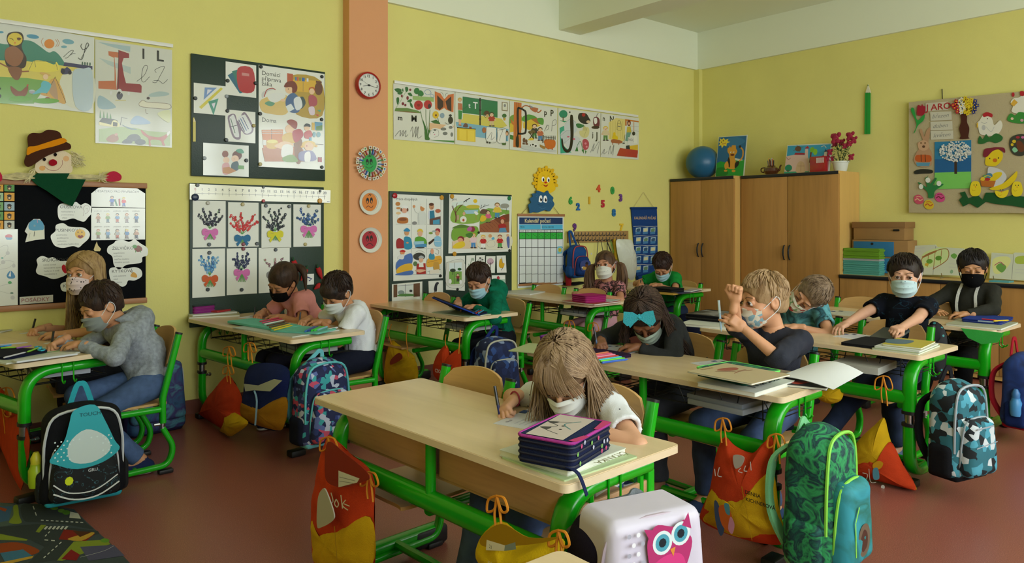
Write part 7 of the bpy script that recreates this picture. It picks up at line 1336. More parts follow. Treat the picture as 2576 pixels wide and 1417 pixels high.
for x, y, lb in ((1432, 806, 'left'), (1492, 812, 'right')): t = thing('tied_cord', 'orange cord tied to the bar of the desk with the magenta case, %s one' % lb, 'cord'); bow_knot(x, y, .8, 4.09, t)
def pack(label, loc, yaw, w, d, h, m1, m2, m3, pipe, strapc, flap=False, art=None, bottle=None, name='school_backpack', group=None, hook=None, tilt=0):
    t = thing(name, label, 'backpack', loc, R(yaw), group); F = Field((-w / 2 - .02, -d / 2 - .02, -.02), (w / 2 + .02, d / 2 + .02, h + .05), .008)
    F.rbox((0, 0, h * .46), (w / 2, d / 2, h * .46), .05, None, taper=.08); F.ell((0, .01, h * .84), (w * .42, d * .42, h * .18), None, .05); F.noise(.003, 50, seed=int(w * 1000)); F.build('body', m1, t)
    F = Field((-w / 2 - .02, -d / 2 - .08, -.02), (w / 2 + .02, 0, h + .06), .008)
    if flap: F.rbox((0, -.01, h * .6), (w * .465, d * .5 + .012, h * .42), .03, None, taper=.08); F.build('flap', m2, t)
    else: F.rbox((0, -d / 2 - .008, h * .36), (w * .4, .045, h * .3), .04, None, taper=.1); F.noise(.002, 60, 4); F.build('front_pocket', m2, t)
    for s in (-1, 1):
        F = Field((s * w / 2 - .07, -.1, 0), (s * w / 2 + .07, .12, h * .5), .009).rbox((s * w * .47, 0, h * .2), (.03, d * .34, h * .17), .025); F.build('side_pocket', m3, t)
        MB().tube(cr([(s * w * .25, d * .45, h * .85), (s * w * .3, d * .5 + .05, h * .7), (s * w * .34, d * .5 + .05, h * .35), (s * w * .3, d * .42, h * .08)], 5), 1, prof=[(-.022, -.006), (.022, -.006), (.022, .006), (-.022, .006)], up=(0, 1, 0)).build('shoulder_strap', strapc, t)
    top = hook or (0, d * .3, h + .07); MB().tube(cr([(-.045, d * .35, h * .95), V(top) + V((-.018, 0, -.012)), top, V(top) + V((.018, 0, -.012)), (.045, d * .35, h * .95)], 5), 1, prof=[(-.011, -.003), (.011, -.003), (.011, .003), (-.011, .003)], up=(0, 1, 0)).build('handle', strapc, t)
    z0, z1, yy, ww = (h * .3, h * .98, -d * .585, w * .46) if flap else (h * .08, h * .64, -d / 2 - .035, w * .4)
    MB().tube(cr([(-ww, yy + .04, z0), (-ww * 1.0, yy + .03, (z0 + z1) * .6), (-ww * .7, yy + .02, z1), (ww * .7, yy + .02, z1), (ww, yy + .03, (z0 + z1) * .6), (ww, yy + .04, z0)], 5), .005, seg=6).build('piping', pipe, t)
    MB().tube(cr([(-w * .47, -d * .38, h * .3), (-w * .46, -d * .4, h * .7), (-w * .3, -d * .4, h * .95), (w * .3, -d * .4, h * .95), (w * .46, -d * .4, h * .7), (w * .47, -d * .38, h * .3)], 5), .006, seg=6).build('zip', pipe, t)
    F = Field((-w / 2 - .02, -d / 2 - .02, -.01), (w / 2 + .02, d / 2 + .02, .05), .008).rbox((0, 0, .02), (w * .47, d * .47, .022), .02); F.build('base', strapc, t)
    if art: s = local_sheet((0, -d * .5 - .0255 if flap else -d / 2 - .056, h * (.83 if flap else .36)), (1, 0, 0), (0, 0, 1), view=(.1666 * 0, 0, 300 / w)); s.draw(art) if 0 else None; s.view = (0, 0, 100 / w); s.P = lambda x, y, w=w: ((x - 50) * w / 100, (50 - y) * w / 100); s.draw(art); s.build('print', None, None, parent=t)
    if bottle: MB().lathe([(.026, h * .2), (.03, h * .24), (.03, h * .38), (.022, h * .42), (.022, h * .44)], (-w * .55, -.01, 0), 16).lathe([(.02, h * .44), (.022, h * .5), (.014, h * .54), (.01, h * .56)], (-w * .55, -.01, 0), 16, 1).build('bottle', [pm(bottle[0], .3), pm(bottle[1], .4)], t)
    return t
conf = mat('confetti_fabric', '1c2450', .85, kind='cells', c2=('1c2450', '2c3c7a', '3aa0a8', '1c2450', 'c04a68', '5a6aa8', '1c2450', 'b8c0d8'), vscale=42)
camo = mat('blue_camo_fabric', '14204a', .85, kind='cells', c2=('14204a', '1c2c5c', '8a9ab8', '14204a', '2a4a8a', '14204a'), vscale=30)
jung = mat('jungle_fabric', '0c3a34', .8, kind='marble', c2=('12604a', '0a2c3a', '2c9a58', '0c3038', '1f7a6a'), vscale=16)
foot = mat('football_fabric', '2a6a78', .85, kind='cells', c2=('2a6a78', '4a9ab0', '10181e', '2a6a78', 'c8d0d4', '10181e'), vscale=34)
gal = mat('galaxy_fabric', '1c2450', .7, kind='marble', c2=('2c5a80', '3a2c68', '4a8a9a', '1c1c40'), vscale=9)
doo = mat('doodle_fabric', '0c1016', .8, kind='squiggle', c2='0c1016', c3='3a6a78', vscale=20, p=.5)
blk, tea = cloth('121318'), cloth('2fa0b0')
pack('black backpack with turquoise dotted flap panel hanging at the desk of the grey hoodie boy', (.64, 3.78, .045), -4, .32, .18, .42, blk, doo, doo, pm('c8ccd0', .5), tea, art='''b 2fa6b4 36 -36 60 -40 72 -18 84 12 90 26 70 40 40 44 16 34 8 26 24 4 30 -18;b c8d8d8 30 8 50 -8 74 6 78 26 56 38 32 32''' + ''.join(f';e d8eaea {14+i*7+(j%2)*3} {4+j*5} 1.1 1.1' for i in range(10) for j in range(6) if (i - 5) ** 2 + (j - 3) ** 2 > 9) + ';t 1c5a66 5 42 -26 TOUCH;e d0e020 30 58 5 6;c d8dcdc 1.6 12 60 30 74 60 76 88 60;c d8dcdc 2 12 72 36 84 64 84 90 70;T c8ccd0 4 52 50 GRU', bottle=('a0b820', 'c8c030'), hook=(0, .06, .5))
pack('backpack with colourful letter confetti and turquoise piping at the white T-shirt boy', (1.73, 3.66, .11), 8, .28, .17, .44, conf, conf, cloth('14182c'), pm('5ab8c0', .6), cloth('6ab8c4'), hook=(.03, .06, .475))
pack('blue and white angular patterned backpack at the desk of the green hoodie boy', (3.03, 3.79, .14), -5, .27, .18, .38, camo, camo, camo, pm('b8b8a8', .6), cloth('1c2c6a'), hook=(.03, .06, .44))
pack('white satchel with a pink owl picture at the right end of the nearest desk', (1.345, 1.165, .15), -14, .3, .19, .46, cloth('191428'), mat('coated_flap', 'cdc6d8', .45, var=.06, vscale=6), cloth('191428'), pm('b8a8b8', .5), cloth('6a7074'), flap=True, art='''b b0306c 40 62 36 40 40 30 46 26 62 30 70 26 72 34 78 44 72 62 62 72 48 72;b d03a80 44 70 42 56 54 50 68 52 72 66 62 78 50 78;e d8e4e8 50 40 9 9;e d8e4e8 67 36 9 9;e 4a9ab0 50 40 6.5 6.5;e 4a9ab0 67 36 6.5 6.5;e 14202a 50 40 3.5 3.5;e 14202a 67 36 3.5 3.5;p d88a3a 57 46 62 45 60 52;p b0306c 38 36 33 27 46 30;p b0306c 68 30 74 21 77 34''' + ''.join(f';e {["e8e8f0","a8a8b8"][(i*3+j)%2]} {12+i*8+(j%2)*4} {30+j*7} 1.8 1.8' for i in range(10) for j in range(8) if abs(12 + i * 8 - 56) > 24 and 0 < i < 9), name='school_satchel', hook=(.03, .03, .47))
pack('green jungle leaf backpack hanging on the middle desk beside the orange bag', (2.47, 1.275, .1), 3, .25, .18, .47, jung, mat('jungle_pocket', '2a90a0', .7, kind='marble', c2=('2a90a0', '1c6a60', '3aa8b8'), vscale=6), jung, pm('8ad84a', .6), cloth('7ac08a'), art='b 6a5a4a 34 78 32 62 42 50 58 50 68 62 66 82 56 90 42 90;b 4a2c24 40 76 40 64 50 56 60 64 60 78 52 84 44 84;l 8ad84a 3 24 86 22 40;l 8ad84a 3 22 40 34 22', hook=(-.03, .05, .49))
pack('teal backpack with footballs hanging at the desk of the boy in black', (3.8, 1.3, .1), -14, .25, .16, .44, foot, foot, blk, pm('9aa4ac', .5), blk, art='l 9aa4ac 2 20 46 80 40;l 9aa4ac 3 22 12 70 10', hook=(.02, .06, .49))
pack('blue and red backpack at the right edge of the photo', (5.02, 1.36, .1), -6, .28, .17, .42, mat('blue_pack_fabric', '16285c', .75, kind='marble', c2=('1c3a80', '101c44'), vscale=8), cloth('1f3c84'), cloth('16285c'), pm('a8b8d0', .5), cloth('a01828'), art='b a01c2c 50 60 58 30 80 26 92 50 84 80 62 84;c d8581c 3 44 40 56 22 70 24', bottle=('4a90c8', '3a70a8'), hook=(0, .06, .5))
pack('galaxy patterned blue and violet satchel standing on the floor behind the grey hoodie boy', (1.2, 4.88, 0), 8, .33, .2, .42, gal, gal, cloth('241c3a'), pm('b8c0cc', .5), cloth('241c3a'), flap=True, name='school_satchel')
wb = pack('small blue child backpack hanging from the coat rail', (5.04, YW - .12, .75), 0, .21, .12, .31, cloth('1f4c8a'), cloth('1a3a7a'), cloth('1f4c8a'), pm('a8343c', .6), cloth('1f4c8a'), art='b 3a4a88 22 66 20 28 78 26 80 64 50 72;b c8a04a 30 62 34 50 50 52 58 44 66 50 70 60 56 64 44 66;b 6a3a24 48 50 52 38 62 36 66 48 58 56;b 222 48 40 56 30 68 36 66 42;e c8c8c8 88 -6 5 5;b d8d8d0 24 56 30 50 34 58', hook=(-.02, .07, .44), name='child_backpack')
MB().tube([(-.06, .06, .02), (-.06, .05, -.08)], .03, seg=8).build('red_cloth', cloth('9a2028'), wb)
# plastic bag, ribbons and cords under the coat rail
pb = Sheet(WA, VE, off=.09); q = [pb.view[0], pb.view[1]]
def wall_puff(name, px, off, T, m, par=None):
    P = cr([ony(960 + a / 3.578, 440 + b / 3.578, YW - off) for a, b in zip(px[::2], px[1::2])], 5, True); n = len(P); c = sum(P, V()) / n; vs = []; fs = []; K = 8
    for side, t in ((-1, T), (1, T * .5)):
        b = len(vs)
        for k in range(K + 1):
            s = k / K
            for i, p_ in enumerate(P): a = 6.283 * i / n; vs.append(c + (p_ - c) * s + V((0, side * (T * (1 - s ** 2.2) ** .7 + .012 * math.sin(9 * a + 4 * s) * s * s * (1.1 - s) * 1.5), 0)))
        for k in range(K):
            for i in range(n): j = (i + 1) % n; f = (b + k * n + i, b + k * n + j, b + (k + 1) * n + j, b + (k + 1) * n + i); fs.append(f if side < 0 else f[::-1])
    return MB().add(vs, fs, smooth=True).build(name, m, par)
tag(wall_puff('plastic_bag', [2110, 600, 2170, 580, 2250, 590, 2262, 640, 2290, 740, 2290, 880, 2255, 950, 2200, 900, 2140, 780], .09, .05, mat('white_plastic', 'd8dcd0', .35, bump=.4, bscale=25)), 'white plastic bag hanging from the right end of the coat rail', 'bag')
for i, (a, b, c_, e, w_, cl) in enumerate(((1760, 580, 1795, 670, 4, '222'), (1950, 590, 1925, 860, 3, '333'), (1975, 590, 2000, 740, 3, '333'), (2025, 590, 2085, 740, 5, '18181c'), (2030, 580, 2032, 740, 4, '18181c'), (2095, 580, 2110, 760, 16, 'd0a818'), (2120, 590, 2150, 760, 9, 'b8c030'), (2060, 590, 2090, 700, 5, '6a9a3a'), (1840, 870, 1862, 960, 5, '222'))):
    MB().tube([ony(960 + a / 3.578, 440 + b / 3.578, YW - .05), ony(960 + c_ / 3.578, 440 + e / 3.578, YW - .04)], w_ * .0009 + .001, seg=5).build('hanging_cord', pm(cl, .7), hb); 0 and tag(o, '%s cord hanging from the coat rail, number %s from the left' % ({'222': 'thin black', '333': 'dark grey', '18181c': 'thick black', 'd0a818': 'wide yellow', 'b8c030': 'lime yellow', '6a9a3a': 'green'}[cl], ['one', 'three', 'four', 'six', 'five', 'eight', 'nine', 'seven', 'two'][i]), 'cord')
# ---------------------------------------------------------------- things lying on the desks
def slab(name, label, cat, A, B, C, z, th, col, art=None, group=None, m=None, par=None, r=.004, flip=False, pages=None):
    A, B, C = onz(*A, z), onz(*B, z), onz(*C, z); e1, e2 = A - B, C - B; l1, l2 = e1.length, e2.length; u = e2.normalized(); v = (e1 - u * e1.dot(u)).normalized(); ce = B + u * l2 / 2 + v * l1 / 2
    pts = rrect(l2, l1, min(r, l1 * .4), 3); n = V((0, 0, 1)); mm = m or pm(col, .5)
    if pages: o = MB().prism(pts, ce, u, v, n, th * .12).prism([(a * .985, b * .985) for a, b in pts], ce + n * th * .12, u, v, n, th * .76, 1).prism(pts, ce + n * th * .88, u, v, n, th * .12).build(name, [mm, pm('dcdcd0', .7)], par)
    else: o = MB().prism(pts, ce, u, v, n, th).build(name, mm, par)
    if label: tag(o, label, cat, group)
    if art:
        s = local_sheet(ce + n * (th + .0002), -u if flip else u, -v if flip else v); s.P = lambda x, y, k=l2 / 100: ((x - 50) * k, (50 - y) * k); s.draw(art); s.build('print', None, None, parent=o)
    o['_f'] = 0; del o['_f']; return o, ce, u, v, l2, l1
def stick(a, b, z, r, col, label=None, par=None, name='pen', z2=None):
    o = MB().tube([onz(*a, z), onz(a[0] * .1 + b[0] * .9, a[1] * .1 + b[1] * .9, z2 or z), onz(*b, z2 or z)], [r, r, r * .35], seg=6).build(name, pm(col, .35), par)
    if label: tag(o, label, 'pen')
    return o
WS = 't 889 5 12 20 úkol;' + ''.join(f'l aab .8 12 {30+i*7} {88-(i%3)*9} {30+i*7};' for i in range(9)) + 'p 2a4a8a 60 6 74 6 74 16 60 16;p 2a3a5a 78 20 92 20 92 30 78 30'
def sheet_(lb, A, B, C, z=.65, art=WS, col='d4d6dc'): return slab('worksheet', lb, 'paper', A, B, C, z, .0012, col, art, r=.001)
L = .65
sheet_('white worksheet under the hand of the girl at the nearest desk', (1270, 1057), (1396, 1094), (1492, 1046))
slab('plastic_folder', 'thin green plastic folder under the book on the nearest desk', 'folder', (1278, 1150), (1420, 1213), (1604, 1152), L, .004, 'b4c89a')
slab('reading_book', 'white reader with cream cover lying under the navy pencil case', 'book', (1296, 1136), (1428, 1200), (1576, 1142), L + .004, .016, 'cfd2c4', 'T 8a8a60 8 14 -2 ČÍTANKA', pages=1, flip=True)
def case(label, A, B, C, z, th, side, topm, pipe, art=None, layers=3, z0=None):
    o, ce, u, v, l2, l1 = slab('pencil_case', label, 'case', A, B, C, z, th * .985, side, m=cloth(side), r=.014); n = V((0, 0, 1))
    MB().prism(rrect(l2 * .99, l1 * .99, .014), ce + n * th * .985, u, v, n, .003).build('lid', topm, o)
    MB().tube([ce + u * a + v * b + n * th for a, b in rrect(l2 * 1.01, l1 * 1.01, .016)], .0042, seg=6, closed=True).build('lid_piping', pipe, o)
    for i in range(layers): MB().tube([ce + u * a + v * b + n * th * (i + .6) / (layers + .4) for a, b in rrect(l2 * 1.01, l1 * 1.01, .016)], .0035, seg=6, closed=True).build('zip', pm('0e1430' if side == '141c3c' else side, .6), o)
    if art: s = local_sheet(ce + n * (th + .0035), u, v); s.P = lambda x, y, k=l2 / 100: ((x - 50) * k, (50 - y) * k); s.draw(art); s.build('print', None, None, parent=o)
    return o, ce, u, v, l2, l1
o, ce, u, v, l2, l1 = case('tall navy pencil case with pink edges and a cat picture on the nearest desk', (1342, 1146), (1440, 1188), (1536, 1128), L + .02, .068, '141c3c', cloth('1f2a50'), cloth('a83a90'),
    'p c8bcb4 3 24 97 18 97 66 3 72;c 555 1.5 20 56 34 30 50 40 60 26 72 50;c 5a8a8a 2 44 60 60 44 80 56;e 333 38 50 2 2;e 333 52 46 2 2;b 444 30 36 36 24 42 36;b 444 56 30 62 20 66 34;p c83a78 60 82 98 76 98 88 60 88;p c83a78 4 78 30 84 30 92 4 88', 4)
rs = random.Random(1)
for i in range(12): q = ce - v * (l1 / 2 + .0035) + u * rs.uniform(-.42, .42) * l2 + V((0, 0, rs.uniform(.01, .06))); MB().prism([(.005 * math.cos(k), .006 * math.sin(k)) for k in range(6)], q, u, (0, 0, 1), -v, .0006).build('flower_print', pm(['c8487a', '7ab05a', 'b8b8d0'][i % 3]), o)
MB().tube(cr([ce - u * l2 * .5 - v * l1 * .4 + V((0, 0, .01)), ce - u * l2 * .52 - v * l1 * .62 + V((0, 0, .0)), ce - u * l2 * .5 - v * l1 * .75 + V((0, 0, -.05))], 4), 1, prof=[(-.006, -.001), (.006, -.001), (.006, .001), (-.006, .001)]).build('zip_tag', cloth('1a2248'), o)
slab('notebook', 'stack of white notebooks on the shelf under the nearest desk, right end', 'notebook', (1440, 1225), (1500, 1262), (1590, 1200), .488, .03, 'c8ccd4', pages=1)
# desk of the grey hoodie boy
slab('workbook', 'white workbook with green binding strip at the front of the far left desk', 'book', (-60, 902), (15, 918), (205, 888), L, .007, 'c8d0c4', 'l 5ac02a 3 30 60 98 60', pages=1)
o, ce, u, v, l2, l1 = slab('pencil_case', 'open navy pencil case with scissors and pens on the far left desk', 'case', (-62, 882), (18, 906), (124, 886), L + .008, .012, '10142c', m=cloth('10142c'), r=.02)
for a, b, c_ in (((0, 868), (70, 862), 'b8b8c0'), ((2, 876), (40, 874), '8ac83a'), ((42, 876), (80, 870), '9a5ab8'), ((10, 900), (66, 886), 'c8c8d0'), ((0, 872), (30, 868), '3a9ad8')): stick(a, b, L + .025, .0035, c_, par=o)
sc2 = MB()
for x, y in ((96, 874), (104, 880)): p_ = onz(x, y, L + .026); sc2.tube([p_ + V((.022 * math.cos(k) * .6 , .03 * math.sin(k), 0)) for k in [i * .63 for i in range(10)]], .0035, seg=6, closed=True)
sc2.build('scissor_handle', pm('2aa8c8', .4), o); stick((96, 876), (68, 886), L + .026, .004, '8ac83a', par=o, name='scissor_blade')
slab('marker', 'white marker lying along the front edge of the far left desk', 'pen', (40, 909), (42, 914), (196, 893), L + .008, .008, 'd0d4d8', r=.003)
sheet_('small white worksheet in front of the grey hoodie boy', (112, 864), (178, 875), (226, 868)); sheet_('white worksheet of the long-haired blonde girl', (74, 836), (118, 842), (166, 833))
slab('workbook', 'workbook lying under the galaxy pencil case at the far left', 'book', (-70, 828), (0, 838), (70, 823), L, .008, 'b8b898', pages=1)
case('closed galaxy blue pencil case at the far left by the blonde girl', (-10, 812), (62, 820), (112, 803), L + .009, .045, '2c3468', gal, pm('2a4a6a'), layers=2)
# desk of the girl in pink
slab('workbook', 'wide cream workbook sticking out over the wall end of the second desk', 'book', (446, 792), (474, 802), (604, 796), L, .008, 'bcb894', pages=1)
slab('workbook', 'white workbook on top of the cream one by the flower paintings', 'book', (462, 786), (484, 797), (598, 788), L + .009, .01, 'c8ccc8', pages=1)
case('grey and magenta pencil case on the workbooks below the flower paintings', (480, 782), (490, 790), (542, 785), L + .02, .05, '8a2a7a', mat('grey_marl', '55555a', .9, var=.2, vscale=80), cloth('3a3a40'), layers=2)
slab('book', 'flat red booklet beside the magenta and grey pencil case', 'book', (540, 780), (548, 787), (606, 778), L + .02, .012, 'a82c30')
sheet_('small paper of the girl in the pink T-shirt', (622, 797), (652, 803), (684, 797)); slab('workbook', 'illustrated workbook under the mint pencil case', 'book', (618, 823), (736, 850), (856, 832), L, .006, 'a8b4ac', 'b 3a4a4a 50 20 90 30 60 60 30 50;e 8aa 30 30 10 6', pages=1)
mint = cloth('6ab8a8')
o, ce, u, v, l2, l1 = slab('pencil_case', 'open mint pencil case with a row of felt pens', 'case', (645, 806), (692, 833), (762, 824), L + .007, .012, '6ab8a8', m=mint, r=.02)
o2 = slab('case_half', None, None, (738, 826), (800, 842), (848, 830), L + .007, .01, '6ab8a8', m=mint, r=.016)[0]; o2.parent = o
for i, c_ in enumerate(('c83a5a', 'd0486a', 'd8d8d0', '5a3020', '6a4020', 'd8b020', 'e0c020')): stick((654 + i * 6, 809 + i * 3.6), (706 + i * 5, 799 + i * 3.3), L + .024, .0042, c_, par=o)
for i, c_ in enumerate(('2a6ab8', '1a4a9a', '30c040', '4ad04a', '8ab8c8')): stick((768 + i * 8, 834 - i * 1), (792 + i * 8, 822), L + .022, .006, c_, par=o)
stick((824, 830), (850, 824), L + .014, .006, 'd0d4d8', 'thick white marker at the right of the mint pencil case')
# green hoodie boy, magenta case, farthest desk
slab('workbook', 'flat green workbook under the standing blue case', 'book', (1122, 784), (1182, 799), (1262, 788), L, .005, '8aa07a', pages=1)
o = thing('pencil_case', 'open dark blue case propped up in front of the boy in the green hoodie', 'case'); a, b, c_, d = onz(1150, 779, .658), onz(1206, 793, .658), onz(1243, 783, .658), onz(1190, 770, .658)
nm = V((-.5, .15, .12)) * .35; MB().add([a, b, b + nm + V((0, 0, .03)), a + nm * 1.0 + V((0, 0, .05))] + [q + V((.01, 0, .01)) for q in (a, b, b + nm + V((0, 0, .03)), a + nm + V((0, 0, .05)))], [(3, 2, 1, 0), (4, 5, 6, 7), (0, 1, 5, 4), (1, 2, 6, 5), (2, 3, 7, 6), (3, 0, 4, 7)]).build('cover', mat('case_dark', '12141c', .8, kind='squiggle', c2='12141c', c3='30384a', vscale=20), o)
MB().tube([a, b, b + nm + V((0, 0, .03)), a + nm + V((0, 0, .05))], .005, seg=6, closed=True).tube([b, c_, d, a], .006, seg=6, closed=True).build('blue_piping', cloth('1a3aa0'), o); MB().add([a, b, c_, d] + [q + V((0, 0, .01)) for q in (a, b, c_, d)], [(3, 2, 1, 0), (4, 5, 6, 7), (0, 1, 5, 4), (1, 2, 6, 5), (2, 3, 7, 6), (3, 0, 4, 7)]).build('tray', cloth('14161e'), o)
for x, c2 in ((1190, '3a70a8'), (1204, '4a98c8'), (1198, 'b8343c')): stick((x, 788), (x + 16, 779), L + .024, .005, c2, par=o)
slab('notebook', 'white papers with a red corner at the wall end of the magenta case desk', 'notebook', (1290, 734), (1334, 743), (1392, 732), L, .01, 'c8c8c4', pages=1)
slab('workbook', 'red edged workbooks under the magenta pencil case', 'book', (1440, 758), (1496, 769), (1562, 761), L, .01, 'a84844', pages=1)
case('magenta double pencil case in front of the girl in the pink and black dress', (1452, 757), (1474, 763), (1526, 759), L + .01, .05, 'a01f68', cloth('a8246e'), cloth('8a1858'), layers=3)
slab('notebook', 'light papers right of the magenta pencil case', 'notebook', (1524, 756), (1536, 760), (1560, 755), L + .01, .004, 'b8c4c8')
Z6 = .67
slab('folder', 'yellow and blue folders under the black case on the farthest desk', 'folder', (1642, 735), (1694, 743), (1764, 732), Z6, .008, 'b8923a', 'p 22306a 10 90 90 90 80 70 20 70'); case('flat black pencil case on the farthest desk', (1652, 731), (1690, 737), (1722, 734), Z6 + .008, .028, '0e0e10', blk, blk, layers=1)
slab('notebook', 'curled white papers at the right end of the farthest desk', 'notebook', (1722, 733), (1738, 735), (1766, 729), Z6 + .008, .008, 'a8a4b0', pages=1); slab('worksheet', 'white sheet at the wall end of the farthest desk', 'paper', (1404, 712), (1440, 717), (1478, 710), Z6, .002, 'c8ccc8'); case('small black case at the wall end of the farthest desk', (1420, 715), (1446, 719), (1470, 715), Z6 + .002, .02, '18181a', blk, blk, layers=1)
# middle desk
slab('plastic_folder', 'pale green folder sticking out over the left end of the middle desk', 'folder', (1300, 879), (1372, 892), (1420, 872), L, .004, 'a8b484'); sheet_('small white sheet under the hands of the girl with the bow', (1502, 870), (1578, 891), (1626, 882))
o, ce, u, v, l2, l1 = slab('pencil_case', 'open dark violet pencil case with coloured felt pens on the middle desk', 'case', (1420, 884), (1500, 916), (1592, 898), L, .014, '2a1438', m=cloth('2a1438'), r=.02)
for i, c_ in enumerate(('e07a5a', 'd8587a', 'e088a8', 'c8343c', '4ab8d8', '6ad83a', '3a6ac8')): stick((1490 + i * 4, 893 + i * 3.3), (1532 + i * 8, 886 + i * 3), L + .03, .005, c_, par=o)
case('violet pencil case behind the head of the girl at the nearest desk', (1374, 862), (1392, 868), (1424, 858), L + .004, .035, '5a2080', cloth('8a3ab0'), cloth('5a2080'), layers=1)
sheet_('creased worksheet in front of the blond boy', (1733, 914), (1812, 933), (1892, 923)); slab('reading_book', 'white reader with upside-down title at the corner of the middle desk', 'book', (1780, 967), (1900, 1000), (2000, 968), L, .016, 'd0d4cc', 'T 2a2a2a 9 8 34 MOJE PRVNÍ;T 2a2a2a 9 22 50 ČÍTANKA', pages=1, flip=True)
case('green leafy pencil case under the cream notebook', (1806, 940), (1874, 972), (1964, 954), L + .017, .032, '0f4030', jung, pm('6ad05a', .6), layers=1)
slab('notebook', 'cream notebook with a reddish drawing lying on the green pencil case', 'notebook', (1808, 930), (1892, 970), (1990, 946), L + .053, .006, 'b8a884', 'b 9a5a4a 40 20 60 16 80 26 70 36 50 34;c 8a4a3a 1.5 30 24 50 40 80 44;c 8a4a3a 1.5 40 50 60 46 84 52;T a88a5a 5 24 6 PÍSANKA', pages=1)
stick((1966, 944), (2010, 934), L + .004, .004, '6aa8a0', 'slim turquoise pen under the big white sheet')
slab('magazine', 'dark glossy magazine under the big white sheet', 'book', (1985, 962), (2080, 984), (2092, 962), L, .01, '1c222c', 'b a83a2a 10 40 30 20 50 60;b 8ab 50 70 80 40 90 80', pages=1)
a, b, c_, d = onz(1962, 946, .668), onz(2096, 980, .672), onz(2172, 938, .70), onz(2042, 915, .69); vs = []; n = 8
for i in range(n + 1):
    for j in range(n + 1): s_, t_ = i / n, j / n; vs.append(a.lerp(b, s_).lerp(d.lerp(c_, s_), t_) + V((0, 0, .018 * math.sin(math.pi * s_) * (.4 + t_))))
k = n + 1; f_ = [(i * k + j, (i + 1) * k + j, (i + 1) * k + j + 1, i * k + j + 1) for i in range(n) for j in range(n)]; m0 = len(vs)
tag(MB().add(vs + [q - V((0, 0, .0015)) for q in vs], f_ + [tuple(m0 + q for q in reversed(x)) for x in f_], smooth=True).build('paper_sheet', pm('eef1f6', .5)), 'large bright white curved sheet over the right end of the middle desk', 'paper')
# desk of the boy in black
case('round black pencil case on workbooks at the left end of the desk behind', (1752, 800), (1815, 812), (1868, 800), L + .016, .032, '101012', mat('case_grey_print', '2a2a2e', .6, kind='marble', c2=('16161a', '8a8a90', '16161a'), vscale=6), blk, layers=1)
slab('workbook', 'pile of white workbooks under the round black case', 'book', (1726, 816), (1830, 830), (1872, 814), L, .015, 'c8ccc4', pages=1)
sheet_('white sheet in front of the boy in the black T-shirt', (2104, 846), (2160, 856), (2210, 848)); sheet_('small sheet by the elbow of the leaning boy', (2004, 830), (2020, 833), (2040, 828))
o, ce, u, v, l2, l1 = slab('pencil_case', 'open black pencil wallet between the sheet and the workbooks', 'case', (2128, 866), (2200, 879), (2262, 862), L, .014, '141518', m=blk, r=.015)
p_ = ce + u * l2 * .5; MB().add([p_ - v * l1 * .4, p_ + v * l1 * .4, p_ + u * l2 * .62 + v * l1 * .4 + V((0, 0, .035)), p_ + u * l2 * .62 - v * l1 * .4 + V((0, 0, .035))] + [q + V((0, 0, .012)) for q in (p_ - v * l1 * .4, p_ + v * l1 * .4, p_ + u * l2 * .62 + v * l1 * .4 + V((0, 0, .035)), p_ + u * l2 * .62 - v * l1 * .4 + V((0, 0, .035)))], [(0, 1, 2, 3), (7, 6, 5, 4), (0, 4, 5, 1), (1, 5, 6, 2), (2, 6, 7, 3), (3, 7, 4, 0)]).build('lid', pm('3a4248', .4), o)
for i, (a, b, c_, cl, lb) in enumerate((((2200, 878), (2312, 894), (2366, 872), 'a8b488', 'lowest green edged'), ((2212, 872), (2314, 888), (2362, 868), 'c8ccc8', 'middle white'), ((2236, 866), (2318, 880), (2354, 863), 'b8a83a', 'yellow topped upper'))): slab('workbook', '%s workbook in the stack by the boy in the black T-shirt' % lb, 'book', a, b, c_, L + i * .009, .008, cl, 'b 4a6a7a 20 20 70 10 80 50 30 50' if i == 2 else None, pages=1)
slab('storage_tray', 'long white tray in the wire basket under the desk of the boy in black', 'box', (2100, 925), (2210, 945), (2256, 925), .535, .035, 'a8a8a0')
# desk by the low cabinets
gc = onz(2420, 822, L); s = [onx(x, y, 4.885) for x, y in ((2418, 826), (2526, 838), (2510, 862), (2470, 866), (2436, 850))]; tag(MB().add([q for q in s] + [q - V((.006, 0, 0)) for q in s], [(0, 1, 2, 3, 4), (9, 8, 7, 6, 5)] + [(i, 5 + i, 5 + (i + 1) % 5, (i + 1) % 5) for i in range(5)]).build('green_cloth', cloth('3cae4a')), 'bright green cloth hanging over the front edge of the desk by the cabinets', 'cloth')
slab('workbook', 'papers and workbooks above the green cloth', 'book', (2412, 815), (2520, 832), (2562, 816), L, .012, 'a8ac94', pages=1); o = case('flat blue pencil case with red and yellow pens at the lanyard boy', (2428, 808), (2518, 818), (2548, 806), L + .012, .018, '1c2f7a', cloth('1f3a90'), cloth('1c2f7a'), layers=1)[0]
for a, b, c_ in (((2470, 803), (2508, 806), 'b02030'), ((2500, 808), (2538, 806), 'd8b830'), ((2460, 808), (2500, 811), '8a98a8')): stick(a, b, L + .036, .0045, c_, par=o)
slab('worksheet', 'printed sheet on the empty seat side of the desk by the cabinets', 'paper', (2118, 786), (2172, 798), (2196, 788), L, .002, 'c4c6bc', WS)
